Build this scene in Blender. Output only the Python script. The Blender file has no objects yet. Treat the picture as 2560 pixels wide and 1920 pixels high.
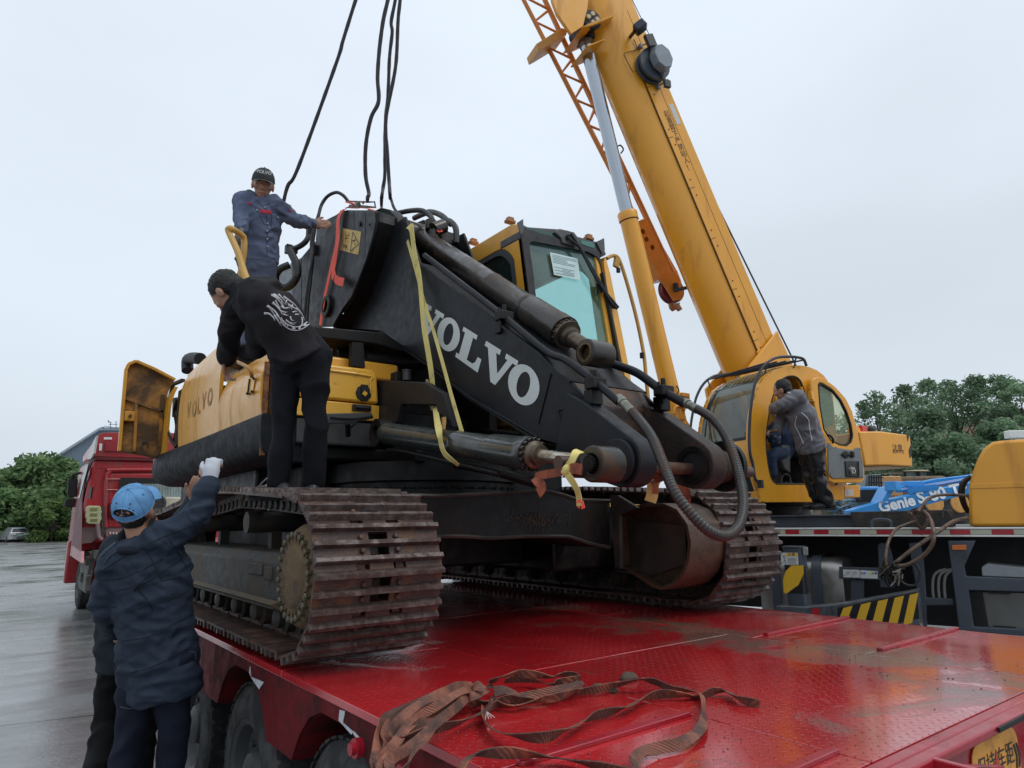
import bpy, bmesh, math, random
from mathutils import Vector, Matrix, noise
import numpy as np
random.seed(7)
V = Vector
S = bpy.context.scene
COL = S.collection
rad = math.radians

# ------------------------------------------------------------------ camera, light, exposure
CF, CYAW, CPIT, CROL, CH = 1700., 37.3, 11.2, .8, 1.62
cam_d = bpy.data.cameras.new('camera'); cam = bpy.data.objects.new('camera', cam_d); COL.objects.link(cam)
_y, _p, _r = rad(CYAW), rad(CPIT), rad(CROL)
FWD = V((math.sin(_y)*math.cos(_p), math.cos(_y)*math.cos(_p), math.sin(_p)))
_r0 = V((math.cos(_y), -math.sin(_y), 0)); _u0 = _r0.cross(FWD)
RGT = _r0*math.cos(_r) - _u0*math.sin(_r); UPV = RGT.cross(FWD)
cam.matrix_world = Matrix(((RGT.x, UPV.x, -FWD.x, 0), (RGT.y, UPV.y, -FWD.y, 0), (RGT.z, UPV.z, -FWD.z, CH), (0, 0, 0, 1)))
cam_d.sensor_width = 36; cam_d.lens = 36*CF/2560; cam_d.clip_end = 3000; cam_d.clip_start = .05
S.camera = cam

W = bpy.data.worlds.new('World'); S.world = W; W.use_nodes = True
nt = W.node_tree; N = nt.nodes; L = nt.links; N.clear()
wo = N.new('ShaderNodeOutputWorld'); sky = N.new('ShaderNodeTexSky'); sky.sky_type = 'NISHITA'; sky.sun_disc = False
sky.sun_elevation = rad(58); sky.sun_rotation = rad(150); sky.air_density = 1.5; sky.dust_density = 4
b1 = N.new('ShaderNodeBackground'); b1.inputs[1].default_value = .07; L.new(sky.outputs[0], b1.inputs[0])
tc = N.new('ShaderNodeTexCoord'); mp = N.new('ShaderNodeMapping'); mp.inputs['Scale'].default_value = (1, 1, 2.2)
L.new(tc.outputs['Generated'], mp.inputs[0])
nz = N.new('ShaderNodeTexNoise'); nz.inputs['Scale'].default_value = 1.3; nz.inputs['Detail'].default_value = 4; nz.inputs['Roughness'].default_value = .45
L.new(mp.outputs[0], nz.inputs[0])
sx = N.new('ShaderNodeSeparateXYZ'); L.new(tc.outputs['Generated'], sx.inputs[0])
cr = N.new('ShaderNodeValToRGB'); e = cr.color_ramp.elements
e[0].position = 0; e[0].color = (.55, .61, .68, 1); e[1].position = 1; e[1].color = (.69, .765, .85, 1)
q = e.new(.22); q.color = (.60, .67, .745, 1); q = e.new(.55); q.color = (.69, .765, .85, 1)
L.new(sx.outputs[2], cr.inputs[0])
mr = N.new('ShaderNodeMapRange'); mr.inputs[1].default_value = .3; mr.inputs[2].default_value = .7; mr.inputs[3].default_value = .9; mr.inputs[4].default_value = 1.08
L.new(nz.outputs[0], mr.inputs[0])
vm = N.new('ShaderNodeVectorMath'); vm.operation = 'SCALE'; L.new(cr.outputs[0], vm.inputs[0]); L.new(mr.outputs[0], vm.inputs['Scale'])
b2 = N.new('ShaderNodeBackground'); L.new(vm.outputs[0], b2.inputs[0]); b2.inputs[1].default_value = 1.0
mx = N.new('ShaderNodeMixShader'); mx.inputs[0].default_value = .93; L.new(b1.outputs[0], mx.inputs[1]); L.new(b2.outputs[0], mx.inputs[2]); L.new(mx.outputs[0], wo.inputs[0])

sd = bpy.data.lights.new('sun', 'SUN'); sd.energy = .7; sd.angle = rad(25); sd.color = (1, .97, .93)
sun = bpy.data.objects.new('sun', sd); COL.objects.link(sun)
_sdir = V((math.sin(rad(150))*math.cos(rad(58)), math.cos(rad(150))*math.cos(rad(58)), math.sin(rad(58))))
sun.rotation_euler = _sdir.to_track_quat('Z', 'Y').to_euler()
S.view_settings.view_transform = 'Standard'; S.view_settings.look = 'None'; S.view_settings.exposure = .30; S.view_settings.gamma = 1
S.view_settings.use_curve_mapping = False
S.render.engine = 'CYCLES'
S.cycles.max_bounces = 6; S.cycles.diffuse_bounces = 3; S.cycles.glossy_bounces = 3; S.cycles.transparent_max_bounces = 8

# ------------------------------------------------------------------ survey helpers: sight lines met with real planes
CR = dict(d=(0,0,1/1.15732),c1=(0,1000,3.456),c2=(0,1440,3.456),c3=(260,840,2.989),c4=(460,1180,3.16),c5=(500,380,3.456),c6=(1100,480,3.456),c7=(1000,860,3.456),c8=(1280,0,3.456),c9=(1400,440,3.456),c10=(1500,880,3.072),c11=(1060,1080,2.514),c12=(1860,1260,3.16),c13=(1660,840,3.607),c14=(2060,900,4.424),c15=(520,1480,3.771),c16=(900,1620,2.212),c17=(1800,1600,2.9105),c18=(840,0,3.319),c19=(500,680,2.911),c20=(0,1060,5.183),k1=(680,480,4.609),k2=(780,800,4.365),k3=(1440,860,4.148),k4=(580,400,5.53),k5=(1980,1240,6.379),k6=(220,1060,5.529))
CO = V((0, 0, CH))
def ray(k, x, y):
    a, b, s = CR[k]; px = a+x/s; py = b+y/s
    return FWD + RGT*(px-1280)/CF - UPV*(py-960)/CF
def _h(k, x, y, ax, c):
    d = ray(k, x, y); return CO + d*((c-CO[ax])/d[ax])
def PX(k, x, y, c): return _h(k, x, y, 0, c)
def PY(k, x, y, c): return _h(k, x, y, 1, c)
def PZ(k, x, y, c): return _h(k, x, y, 2, c)
def PD(k, x, y, d): return CO + ray(k, x, y)*d
def PP(k, x, y, p0, n):
    d = ray(k, x, y); return CO + d*((V(p0)-CO).dot(n)/d.dot(n))

# ------------------------------------------------------------------ objects
WL = {}
def link(o, parent=None, loc=None, rot=None, label=None, cat=None, group=None, kind=None, local=None):
    COL.objects.link(o)
    if loc is None: loc = V((0, 0, 0))
    loc = V(loc); WL[o.name] = loc
    if parent is not None:
        o.parent = parent
        o.location = local if local is not None else loc - WL[parent.name]
    else: o.location = loc
    if rot is not None: o.rotation_euler = rot
    if label: o['label'] = label
    if cat: o['category'] = cat
    if group: o['group'] = group
    if kind: o['kind'] = kind
    return o
def thing(name, loc, label, cat, group=None):
    return link(bpy.data.objects.new(name, None), None, loc, None, label, cat, group)

class G:
    def __init__(s, M=None): s.v = []; s.f = []; s.M = M
    def add(s, vs, fs):
        n = len(s.v)
        s.v += [V(a) for a in vs]; s.f += [tuple(i+n for i in f) for f in fs]
        return s
    def box(s, c, d, R=None):
        c = V(c); hx, hy, hz = d[0]/2, d[1]/2, d[2]/2
        vs = [V((x, y, z)) for x in (-hx, hx) for y in (-hy, hy) for z in (-hz, hz)]
        if R is not None: vs = [R @ v for v in vs]
        return s.add([c+v for v in vs], [(0,1,3,2),(4,6,7,5),(0,4,5,1),(2,3,7,6),(0,2,6,4),(1,5,7,3)])
    def bb(s, x0, x1, y0, y1, z0, z1): return s.box(((x0+x1)/2, (y0+y1)/2, (z0+z1)/2), (abs(x1-x0), abs(y1-y0), abs(z1-z0)))
    def bar(s, a, b, w, h, up=(0,0,1)):
        a = V(a); b = V(b); d = (b-a); l = d.length; d.normalize(); u = V(up)
        sd_ = d.cross(u)
        if sd_.length < 1e-4: sd_ = d.cross(V((1, 0, 0)))
        sd_.normalize(); u = sd_.cross(d)
        R = Matrix((sd_, d, u)).transposed()
        return s.box((a+b)/2, (w, l, h), R)
    def ring(s, c, d, r, n, ph=0, f=1.0, u=None):
        d = V(d).normalized()
        if u is None: u = V((0, 0, 1)) if abs(d.z) < .9 else V((1, 0, 0))
        a = d.cross(V(u)).normalized(); b = a.cross(d)
        return [V(c)+a*(math.cos(ph+2*math.pi*i/n)*r)+b*(math.sin(ph+2*math.pi*i/n)*r*f) for i in range(n)]
    def loft(s, rings, cap=True, closed=False):
        n = len(rings[0]); vs = [p for r in rings for p in r]; fs = []
        m = len(rings)
        for j in range(m if closed else m-1):
            for i in range(n):
                fs.append((j*n+i, j*n+(i+1) % n, ((j+1) % m)*n+(i+1) % n, ((j+1) % m)*n+i))
        if cap and not closed: fs.append(tuple(range(n-1, -1, -1))); fs.append(tuple((m-1)*n+i for i in range(n)))
        return s.add(vs, fs)
    def cyl(s, a, b, r0, r1=None, n=20, cap=True):
        a = V(a); b = V(b); r1 = r0 if r1 is None else r1
        return s.loft([s.ring(a, b-a, r0, n), s.ring(b, b-a, r1, n)], cap)
    def pipe(s, a, b, ro, ri, n=24):   # hollow ring
        a = V(a); b = V(b); d = b-a
        return s.loft([s.ring(a, d, ro, n), s.ring(b, d, ro, n), s.ring(b, d, ri, n), s.ring(a, d, ri, n)], closed=True)
    def lathe(s, a, d, prof, n=24, cap=True):   # prof: (t along unit d, r)
        d = V(d).normalized(); a = V(a)
        return s.loft([s.ring(a+d*t, d, max(r, 1e-4), n) for t, r in prof], cap)
    def tube(s, pts, r, n=10, cap=True, twist=0, lobe=0, ridge=0, pitch=.012):
        pts = [V(p) for p in pts]; m = len(pts); rings = []
        t0 = (pts[1]-pts[0]).normalized(); u = V((0, 0, 1)) if abs(t0.z) < .9 else V((1, 0, 0))
        a = t0.cross(u).normalized(); L_ = 0
        for i, p in enumerate(pts):
            t = (pts[min(i+1, m-1)]-pts[max(i-1, 0)])
            if t.length < 1e-9: t = t0
            t.normalize(); a = (a-t*a.dot(t)).normalized(); b = t.cross(a)
            if i: L_ += (p-pts[i-1]).length
            rr = r(i/(m-1)) if callable(r) else r
            if ridge: rr *= 1+ridge*(.5+.5*math.cos(2*math.pi*L_/pitch))
            ring = []
            for k in range(n):
                th = 2*math.pi*k/n
                q_ = rr*(1+lobe*math.cos(6*th+twist*L_)) if lobe else rr
                ring.append(p+a*math.cos(th)*q_+b*math.sin(th)*q_)
            rings.append(ring)
        return s.loft(rings, cap)
    def extr(s, poly, vec):
        poly = [V(p) for p in poly]; n = len(poly); vec = V(vec)
        vs = poly+[p+vec for p in poly]
        return s.add(vs, [tuple(range(n-1, -1, -1)), tuple(range(n, 2*n))]+[(i, (i+1) % n, n+(i+1) % n, n+i) for i in range(n)])
    def sheet(s, grid):
        m = len(grid); n = len(grid[0])
        return s.add([p for r in grid for p in r], [(j*n+i, j*n+i+1, (j+1)*n+i+1, (j+1)*n+i) for j in range(m-1) for i in range(n-1)])
    def ell(s, c, d, R=None, n=16, m=10):
        vs = []; fs = []
        for j in range(m+1):
            ph = math.pi*j/m
            for i in range(n):
                th = 2*math.pi*i/n
                p = V((math.sin(ph)*math.cos(th)*d[0], math.sin(ph)*math.sin(th)*d[1], math.cos(ph)*d[2]))
                vs.append(V(c)+(R @ p if R is not None else p))
        for j in range(m):
            for i in range(n): fs.append((j*n+i, (j+1)*n+i, (j+1)*n+(i+1) % n, j*n+(i+1) % n))
        return s.add(vs, fs)
    def ribbon(s, pts, wd, w, t=.003, sm=True):
        pts = [V(p) for p in pts]; m = len(pts); rings = []
        for i, p in enumerate(pts):
            tg = (pts[min(i+1, m-1)]-pts[max(i-1, 0)]).normalized()
            ww = wd(i/(m-1)) if callable(wd) else (wd[i] if isinstance(wd, list) else V(wd))
            ww = (ww-tg*ww.dot(tg)).normalized(); nn = tg.cross(ww)
            rings.append([p+ww*w/2+nn*t/2, p-ww*w/2+nn*t/2, p-ww*w/2-nn*t/2, p+ww*w/2-nn*t/2])
        return s.loft(rings)
    def mesh(s, name, smooth=0, fix=True):
        me = bpy.data.meshes.new(name)
        vs = [(s.M @ v) if s.M is not None else v for v in s.v]
        me.from_pydata([tuple(v) for v in vs], [], s.f); me.update()
        if fix:
            bm = bmesh.new(); bm.from_mesh(me); bmesh.ops.recalc_face_normals(bm, faces=bm.faces); bm.to_mesh(me); bm.free()
        if smooth:
            me.shade_smooth(); me.set_sharp_from_angle(angle=rad(smooth))
        return me
    def put(s, name, mat, parent=None, smooth=35, bev=0, loc=None, **k):
        me = s.mesh(name, smooth)
        if loc is not None and 'keep' not in k:
            me.transform(Matrix.Translation(-V(loc)))
        k.pop('keep', None)
        o = bpy.data.objects.new(name, me); me.materials.append(mat)
        link(o, parent, loc, **k)
        if bev:
            b = o.modifiers.new('bevel', 'BEVEL'); b.width = bev; b.segments = 2; b.limit_method = 'ANGLE'; b.angle_limit = rad(38); b.harden_normals = False
        return o
def ribj(p, n=8, closed=False):   # catmull-rom through points
    p = [V(a) for a in p]; out = []; m = len(p)
    for i in range(m if closed else m-1):
        g = (lambda k: p[k % m]) if closed else (lambda k: p[min(max(k, 0), m-1)])
        a, b, c, d = g(i-1), g(i), g(i+1), g(i+2)
        for j in range(n):
            t = j/n
            out.append(.5*((2*b)+(c-a)*t+(2*a-5*b+4*c-d)*t*t+(3*b-a-3*c+d)*t**3))
    if not closed: out.append(p[-1])
    return out
def resamp(pts, step):
    pts = [V(p) for p in pts]; out = [pts[0]]; acc = 0
    for a, b in zip(pts, pts[1:]):
        l = (b-a).length
        while acc+l >= step:
            t = (step-acc)/l; a = a.lerp(b, t); out.append(a); l = (b-a).length; acc = 0
        acc += l
    out.append(pts[-1]); return out

# ------------------------------------------------------------------ materials
MC = {}
def mat(name, col, rough=.5, metal=0., var=.12, vs=6., dirt=None, da=.0, ds=3., streak=False, bump=.0, bs=60., coat=0., spec=.5, extra=None, dr=.75, wet=0):
    if name in MC: return MC[name]
    m = bpy.data.materials.new(name); m.use_nodes = True; t = m.node_tree; n = t.nodes; l = t.links
    b = n['Principled BSDF']; b.inputs['Metallic'].default_value = metal; b.inputs['Specular IOR Level'].default_value = spec
    b.inputs['Coat Weight'].default_value = coat; b.inputs['Coat Roughness'].default_value = .12
    tc = n.new('ShaderNodeTexCoord'); oi = n.new('ShaderNodeObjectInfo'); ad = n.new('ShaderNodeVectorMath'); ad.operation = 'ADD'
    sc = n.new('ShaderNodeMath'); sc.operation = 'MULTIPLY'; sc.inputs[1].default_value = 37.; l.new(oi.outputs['Random'], sc.inputs[0])
    l.new(tc.outputs['Object'], ad.inputs[0]); l.new(sc.outputs[0], ad.inputs[1]); P = ad.outputs[0]
    def nz(scale, det=5, r=.55, src=P, dist=0):
        x = n.new('ShaderNodeTexNoise'); x.inputs['Scale'].default_value = scale; x.inputs['Detail'].default_value = det; x.inputs['Roughness'].default_value = r
        x.inputs['Distortion'].default_value = dist; l.new(src, x.inputs[0]); return x.outputs[0]
    def mr(src, a, b_, c, d):
        x = n.new('ShaderNodeMapRange'); x.inputs[1].default_value = a; x.inputs[2].default_value = b_; x.inputs[3].default_value = c; x.inputs[4].default_value = d; l.new(src, x.inputs[0]); return x.outputs[0]
    def mix(f, a, c):
        x = n.new('ShaderNodeMix'); x.data_type = 'RGBA'
        if isinstance(f, float): x.inputs[0].default_value = f
        else: l.new(f, x.inputs[0])
        for i, q in ((6, a), (7, c)):
            if isinstance(q, tuple): x.inputs[i].default_value = (*q[:3], 1)
            else: l.new(q, x.inputs[i])
        return x.outputs[2]
    n1 = nz(vs)
    c = mix(mr(n1, .3, .7, 0, 1), tuple(v*(1-var) for v in col), tuple(min(1, v*(1+var)) for v in col))
    rr = mr(nz(vs*2.3), .3, .7, max(0, rough-.1), min(1, rough+.1))
    if dirt is not None:
        if streak:
            mpn = n.new('ShaderNodeMapping'); mpn.inputs['Scale'].default_value = (1, 1, .12); l.new(P, mpn.inputs[0]); src = mpn.outputs[0]
            d1 = nz(ds*3, 6, .6, src)
        else: d1 = nz(ds, 8, .65, P, .4)
        f = mr(d1, .62-da*.35, .72-da*.25, 0, min(1., .55+da*.5))
        c = mix(f, c, dirt)
        x = n.new('ShaderNodeMix'); x.data_type = 'FLOAT'; l.new(f, x.inputs[0]); l.new(rr, x.inputs[2]); x.inputs[3].default_value = dr; rr = x.outputs[0]
    l.new(c, b.inputs['Base Color']); l.new(rr, b.inputs['Roughness'])
    if bump:
        bp = n.new('ShaderNodeBump'); bp.inputs['Strength'].default_value = bump; bp.inputs['Distance'].default_value = .01
        l.new(nz(bs, 6, .6), bp.inputs['Height']); l.new(bp.outputs[0], b.inputs['Normal'])
    if extra: extra(m, t, n, l, b, P, nz, mr, mix, c, rr)
    MC[name] = m; return m

M_yel = mat('excavator_yellow_paint', (.78, .37, .035), .34, dirt=(.50, .24, .05), da=.22, ds=1.1, streak=True, coat=.25, var=.07)
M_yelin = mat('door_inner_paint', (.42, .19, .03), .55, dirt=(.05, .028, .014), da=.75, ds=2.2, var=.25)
M_yelb = mat('toolbox_yellow_paint', (.8, .42, .04), .35, dirt=(.10, .05, .02), da=.12, ds=9, coat=.3, var=.06)
M_blk = mat('boom_charcoal_paint', (.0125, .0145, .018), .42, dirt=(.035, .024, .018), da=.2, ds=2.5, spec=.24, bump=.06, bs=120)
M_blk2 = mat('dark_oily_steel', (.007, .0068, .007), .48, spec=.3, dirt=(.030, .019, .013), da=.3, ds=3.5, bump=.15, bs=60)
M_skirt = mat('scuffed_black_paint', (.014, .016, .019), .58, dirt=(.04, .036, .032), da=.16, ds=4, spec=.12)
M_gry = mat('frame_grey_paint', (.05, .053, .053), .45, dirt=(.03, .024, .02), da=.3, ds=5)
M_trk = mat('rusty_track_steel', (.060, .032, .026), .42, .1, dirt=(.17, .07, .03), da=.32, ds=9, var=.3, vs=14, bump=.5, bs=90, dr=.7)
M_trkw = mat('worn_grouser_steel', (.15, .12, .11), .38, .4, dirt=(.06, .034, .026), da=.62, ds=14, var=.25, vs=30, bump=.5, bs=80)
M_mud = mat('dried_mud', (.135, .085, .042), .85, dirt=(.05, .033, .02), da=.4, ds=7, bump=.8, bs=45, var=.2)
M_ufr = mat('muddy_undercarriage_steel', (.03, .028, .024), .6, dirt=(.08, .055, .035), da=.4, ds=3, bump=.4, bs=40)
M_chr = mat('chromed_rod', (.62, .64, .66), .16, 1, var=.05)
M_gsteel = mat('greasy_bare_steel', (.13, .105, .08), .35, .7, dirt=(.12, .06, .025), da=.45, ds=9, var=.25)
M_grn = mat('hydraulic_cylinder_paint', (.038, .044, .041), .26, dirt=(.05, .045, .035), da=.2, ds=5, coat=.4)
M_brn = mat('oily_brown_cylinder', (.030, .024, .020), .3, .2, dirt=(.075, .045, .022), da=.3, ds=5, coat=.25)
M_rub = mat('hose_rubber', (.014, .014, .015), .5, var=.2)
M_spr = mat('hose_guard_spring_steel', (.05, .046, .044), .36, .4, dirt=(.09, .05, .03), da=.3, ds=10)
M_wht = mat('white_lettering_vinyl', (.62, .66, .64), .5, var=.05)
M_orgs = mat('orange_red_strap', (.85, .10, .06), .65, var=.1, bump=.25, bs=260)
M_yels = mat('pale_yellow_strap', (.72, .60, .20), .7, var=.12, bump=.25, bs=260, dirt=(.35, .2, .06), da=.15, ds=8)
def weave_x(m, t, n, l, b, P, nz, mr, mix, c, rr):
    w = n.new('ShaderNodeTexWave'); w.inputs['Scale'].default_value = 55; w.inputs['Distortion'].default_value = 1.5; w.inputs['Detail'].default_value = 2; w.bands_direction = 'DIAGONAL'; l.new(P, w.inputs[0])
    l.new(mix(mr(w.outputs['Fac'], .2, .8, .55, 0), c, (.06, .03, .025)), b.inputs['Base Color'])
    bp = n.new('ShaderNodeBump'); bp.inputs['Strength'].default_value = .5; bp.inputs['Distance'].default_value = .003; l.new(w.outputs['Fac'], bp.inputs['Height']); l.new(bp.outputs[0], b.inputs['Normal'])
M_tan = mat('dirty_peach_webbing', (.36, .125, .07), .75, var=.3, vs=9, dirt=(.05, .032, .028), da=.62, ds=7, extra=weave_x)
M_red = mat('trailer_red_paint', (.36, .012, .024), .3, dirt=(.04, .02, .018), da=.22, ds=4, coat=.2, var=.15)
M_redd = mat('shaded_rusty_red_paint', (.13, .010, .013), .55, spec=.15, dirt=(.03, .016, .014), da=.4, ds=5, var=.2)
M_trk_red = mat('truck_red_paint', (.36, .022, .028), .32, dirt=(.16, .08, .07), da=.2, ds=2.5, streak=True, coat=.35, var=.08)
M_tyre = mat('tyre_rubber', (.018, .018, .019), .75, dirt=(.07, .07, .068), da=.4, ds=6, var=.2, bump=.3, bs=80)
M_cry = mat('crane_yellow_paint', (.82, .37, .026), .32, var=.05, vs=1.2, coat=.3, dirt=(.55, .23, .03), da=.18, ds=1.8, streak=True)
M_cro = mat('jib_orange_paint', (.66, .235, .035), .4, var=.1, coat=.1)
M_crg = mat('crane_chassis_grey_paint', (.055, .066, .085), .42, var=.1, dirt=(.03, .027, .025), da=.2, ds=4)
M_alu = mat('brushed_aluminium_tank', (.36, .34, .32), .36, .85, var=.08, bump=.05, bs=200)
M_whp = mat('white_paint', (.72, .72, .69), .45, var=.06, dirt=(.3, .28, .25), da=.2, ds=5)
M_dk = mat('matt_black', (.008, .008, .009), .6)
M_pla = mat('dark_grey_plastic', (.05, .053, .055), .5, var=.1)
M_skin = mat('skin', (.42, .215, .14), .5, var=.12, vs=25, bump=.1, bs=160)
M_hair = mat('black_hair', (.008, .007, .007), .55, bump=.6, bs=300)
def glass(name, col, rough=.03, alpha=.35, tr=.5):
    m = bpy.data.materials.new(name); m.use_nodes = True; t = m.node_tree; n = t.nodes; l = t.links; b = n['Principled BSDF']
    # thin tinted pane: clear tint, a film of dirt, and a fresnel reflection on top
    b.inputs['Base Color'].default_value = (*col, 1); b.inputs['Roughness'].default_value = .6; b.inputs['Specular IOR Level'].default_value = 0
    ts = n.new('ShaderNodeBsdfTransparent'); k = tr**.25; ts.inputs[0].default_value = (col[0]**.5*k, col[1]**.5*k, col[2]**.5*k, 1)
    ms = n.new('ShaderNodeMixShader'); tc = n.new('ShaderNodeTexCoord'); nn = n.new('ShaderNodeTexNoise'); nn.inputs['Scale'].default_value = 2.5; nn.inputs['Detail'].default_value = 6; l.new(tc.outputs['Object'], nn.inputs[0])
    mr_ = n.new('ShaderNodeMapRange'); mr_.inputs[1].default_value = .35; mr_.inputs[2].default_value = .7; mr_.inputs[3].default_value = (1-tr)*.12; mr_.inputs[4].default_value = (1-tr)*.6; l.new(nn.outputs[0], mr_.inputs[0]); l.new(mr_.outputs[0], ms.inputs[0])
    l.new(ts.outputs[0], ms.inputs[1]); l.new(b.outputs[0], ms.inputs[2])
    gl = n.new('ShaderNodeBsdfGlossy'); gl.inputs['Roughness'].default_value = rough; lw = n.new('ShaderNodeLayerWeight'); lw.inputs[0].default_value = .5; pw = n.new('ShaderNodeMath'); pw.operation = 'POWER'; pw.inputs[1].default_value = 4.5; l.new(lw.outputs['Facing'], pw.inputs[0]); fr = n.new('ShaderNodeMath'); fr.operation = 'MULTIPLY_ADD'; fr.inputs[1].default_value = .85; fr.inputs[2].default_value = .07; l.new(pw.outputs[0], fr.inputs[0]); m2 = n.new('ShaderNodeMixShader')
    l.new(fr.outputs[0], m2.inputs[0]); l.new(ms.outputs[0], m2.inputs[1]); l.new(gl.outputs[0], m2.inputs[2]); l.new(m2.outputs[0], n['Material Output'].inputs[0])
    return m
def flat(name, col, rough=.5):
    return mat(name, col, rough, var=.03)

def remesh(prims, voxel, mat_, name, parent, smooth_it=3, wr=None, label=None, deci=None):
    """prims: G with closed overlapping solids -> one continuous skin"""
    me = prims.mesh(name); o = bpy.data.objects.new(name, me); COL.objects.link(o)
    r = o.modifiers.new('r', 'REMESH'); r.mode = 'VOXEL'; r.voxel_size = voxel
    s_ = o.modifiers.new('s', 'SMOOTH'); s_.iterations = smooth_it; s_.factor = .6
    dg = bpy.context.evaluated_depsgraph_get(); m2 = bpy.data.meshes.new_from_object(o.evaluated_get(dg))
    bpy.data.objects.remove(o)
    if wr:
        nv = len(m2.vertices); co = np.empty(nv*3, 'f'); no = np.empty(nv*3, 'f')
        m2.vertices.foreach_get('co', co); m2.vertices.foreach_get('normal', no); co = co.reshape(-1, 3); no = no.reshape(-1, 3)
        for i in range(nv):
            co[i] += no[i]*wr(V(co[i]), V(no[i]))
        m2.vertices.foreach_set('co', co.ravel()); m2.update()
    m2.shade_smooth(); m2.name = name; m2.materials.clear(); m2.materials.append(mat_)
    o = bpy.data.objects.new(name, m2); link(o, parent, None)
    if label: o['label'] = label
    return o
def text_mesh(txt, size=1., extrude=0., align='CENTER', bold=0.):
    c = bpy.data.curves.new('t', 'FONT'); c.body = txt; c.size = size; c.extrude = extrude; c.align_x = align; c.align_y = 'CENTER'; c.offset = bold; c.resolution_u = 3
    o = bpy.data.objects.new('t', c); COL.objects.link(o); dg = bpy.context.evaluated_depsgraph_get()
    me = bpy.data.meshes.new_from_object(o.evaluated_get(dg)); bpy.data.objects.remove(o); bpy.data.curves.remove(c)
    return me
def put_text(txt, name, m, parent, org, ex, ey, size, bold=0., **k):
    """flat print: text centre at org, reading direction ex, letter-up direction ey"""
    me = text_mesh(txt, size, 0, bold=bold); ex = V(ex).normalized(); ey = V(ey); ey = (ey-ex*ey.dot(ex)).normalized(); ez = ex.cross(ey)
    M = Matrix((( ex.x, ey.x, ez.x, org[0]), (ex.y, ey.y, ez.y, org[1]), (ex.z, ey.z, ez.z, org[2]), (0, 0, 0, 1)))
    me.transform(M); me.materials.clear(); me.materials.append(m); me.name = name
    o = bpy.data.objects.new(name, me); return link(o, parent, None, **k)
# ------------------------------------------------------------------ setting: wet yard
def ground_x(m, t, n, l, b, P, nz, mr, mix, c, rr):
    g = n.new('ShaderNodeNewGeometry').outputs['Position']
    mp_ = n.new('ShaderNodeMapping'); mp_.inputs['Rotation'].default_value = (0, 0, rad(12)); l.new(g, mp_.inputs[0])
    sp = n.new('ShaderNodeSeparateXYZ'); l.new(mp_.outputs[0], sp.inputs[0])
    def M(op, a, b_=None, c_=None):
        x = n.new('ShaderNodeMath'); x.operation = op
        for i, q in enumerate((a, b_, c_)):
            if q is None: continue
            if isinstance(q, (int, float)): x.inputs[i].default_value = q
            else: l.new(q, x.inputs[i])
        return x.outputs[0]
    def line(src, per, off, w):
        f = M('ABSOLUTE', M('SUBTRACT', M('FRACT', M('ADD', M('DIVIDE', src, per), off)), .5))
        return M('LESS_THAN', f, w/per)
    j = M('MAXIMUM', line(sp.outputs[0], 4.2, .62, .012), line(sp.outputs[1], 3.1, .15, .014))
    big = nz(.35, 5, .6, g); st = nz(1.7, 7, .65, g)
    st2 = n.new('ShaderNodeMapping'); st2.inputs['Rotation'].default_value = (0, 0, rad(50)); st2.inputs['Scale'].default_value = (.35, 2.4, 1); l.new(g, st2.inputs[0])
    strk = nz(.8, 5, .6, st2.outputs[0], .5)
    c1 = mix(mr(st, .35, .7, 0, 1), (.17, .17, .168), (.27, .27, .265))
    c1 = mix(mr(strk, .55, .75, 0, .6), c1, (.085, .082, .078))
    c1 = mix(j, c1, (.02, .02, .02))
    l.new(c1, b.inputs['Base Color'])
    r1 = mr(M('ADD', M('MULTIPLY', big, .6), M('MULTIPLY', strk, .4)), .4, .6, .06, .42)
    l.new(r1, b.inputs['Roughness'])
    bp = n.new('ShaderNodeBump'); bp.inputs['Strength'].default_value = .12; bp.inputs['Distance'].default_value = .02
    l.new(nz(25, 6, .6, g), bp.inputs['Height'])
    bp2 = n.new('ShaderNodeBump'); bp2.inputs['Strength'].default_value = .10; bp2.inputs['Distance'].default_value = .05; l.new(nz(1.3, 2, .5, st2.outputs[0]), bp2.inputs['Height']); l.new(bp2.outputs[0], bp.inputs['Normal'])
    l.new(bp.outputs[0], b.inputs['Normal'])
M_gnd = mat('wet_concrete', (.15, .15, .15), .3, extra=ground_x, spec=.6)
g = G(); g.add([(-900, -60, 0), (900, -60, 0), (900, 1500, 0), (-900, 1500, 0)], [(0, 1, 2, 3)])
g.put('ground', M_gnd, kind='structure', smooth=0)
M_verge = mat('verge_soil_grass', (.05, .07, .03), .9, dirt=(.07, .055, .04), da=.5, ds=1.5, bump=.6, bs=8)

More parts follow.
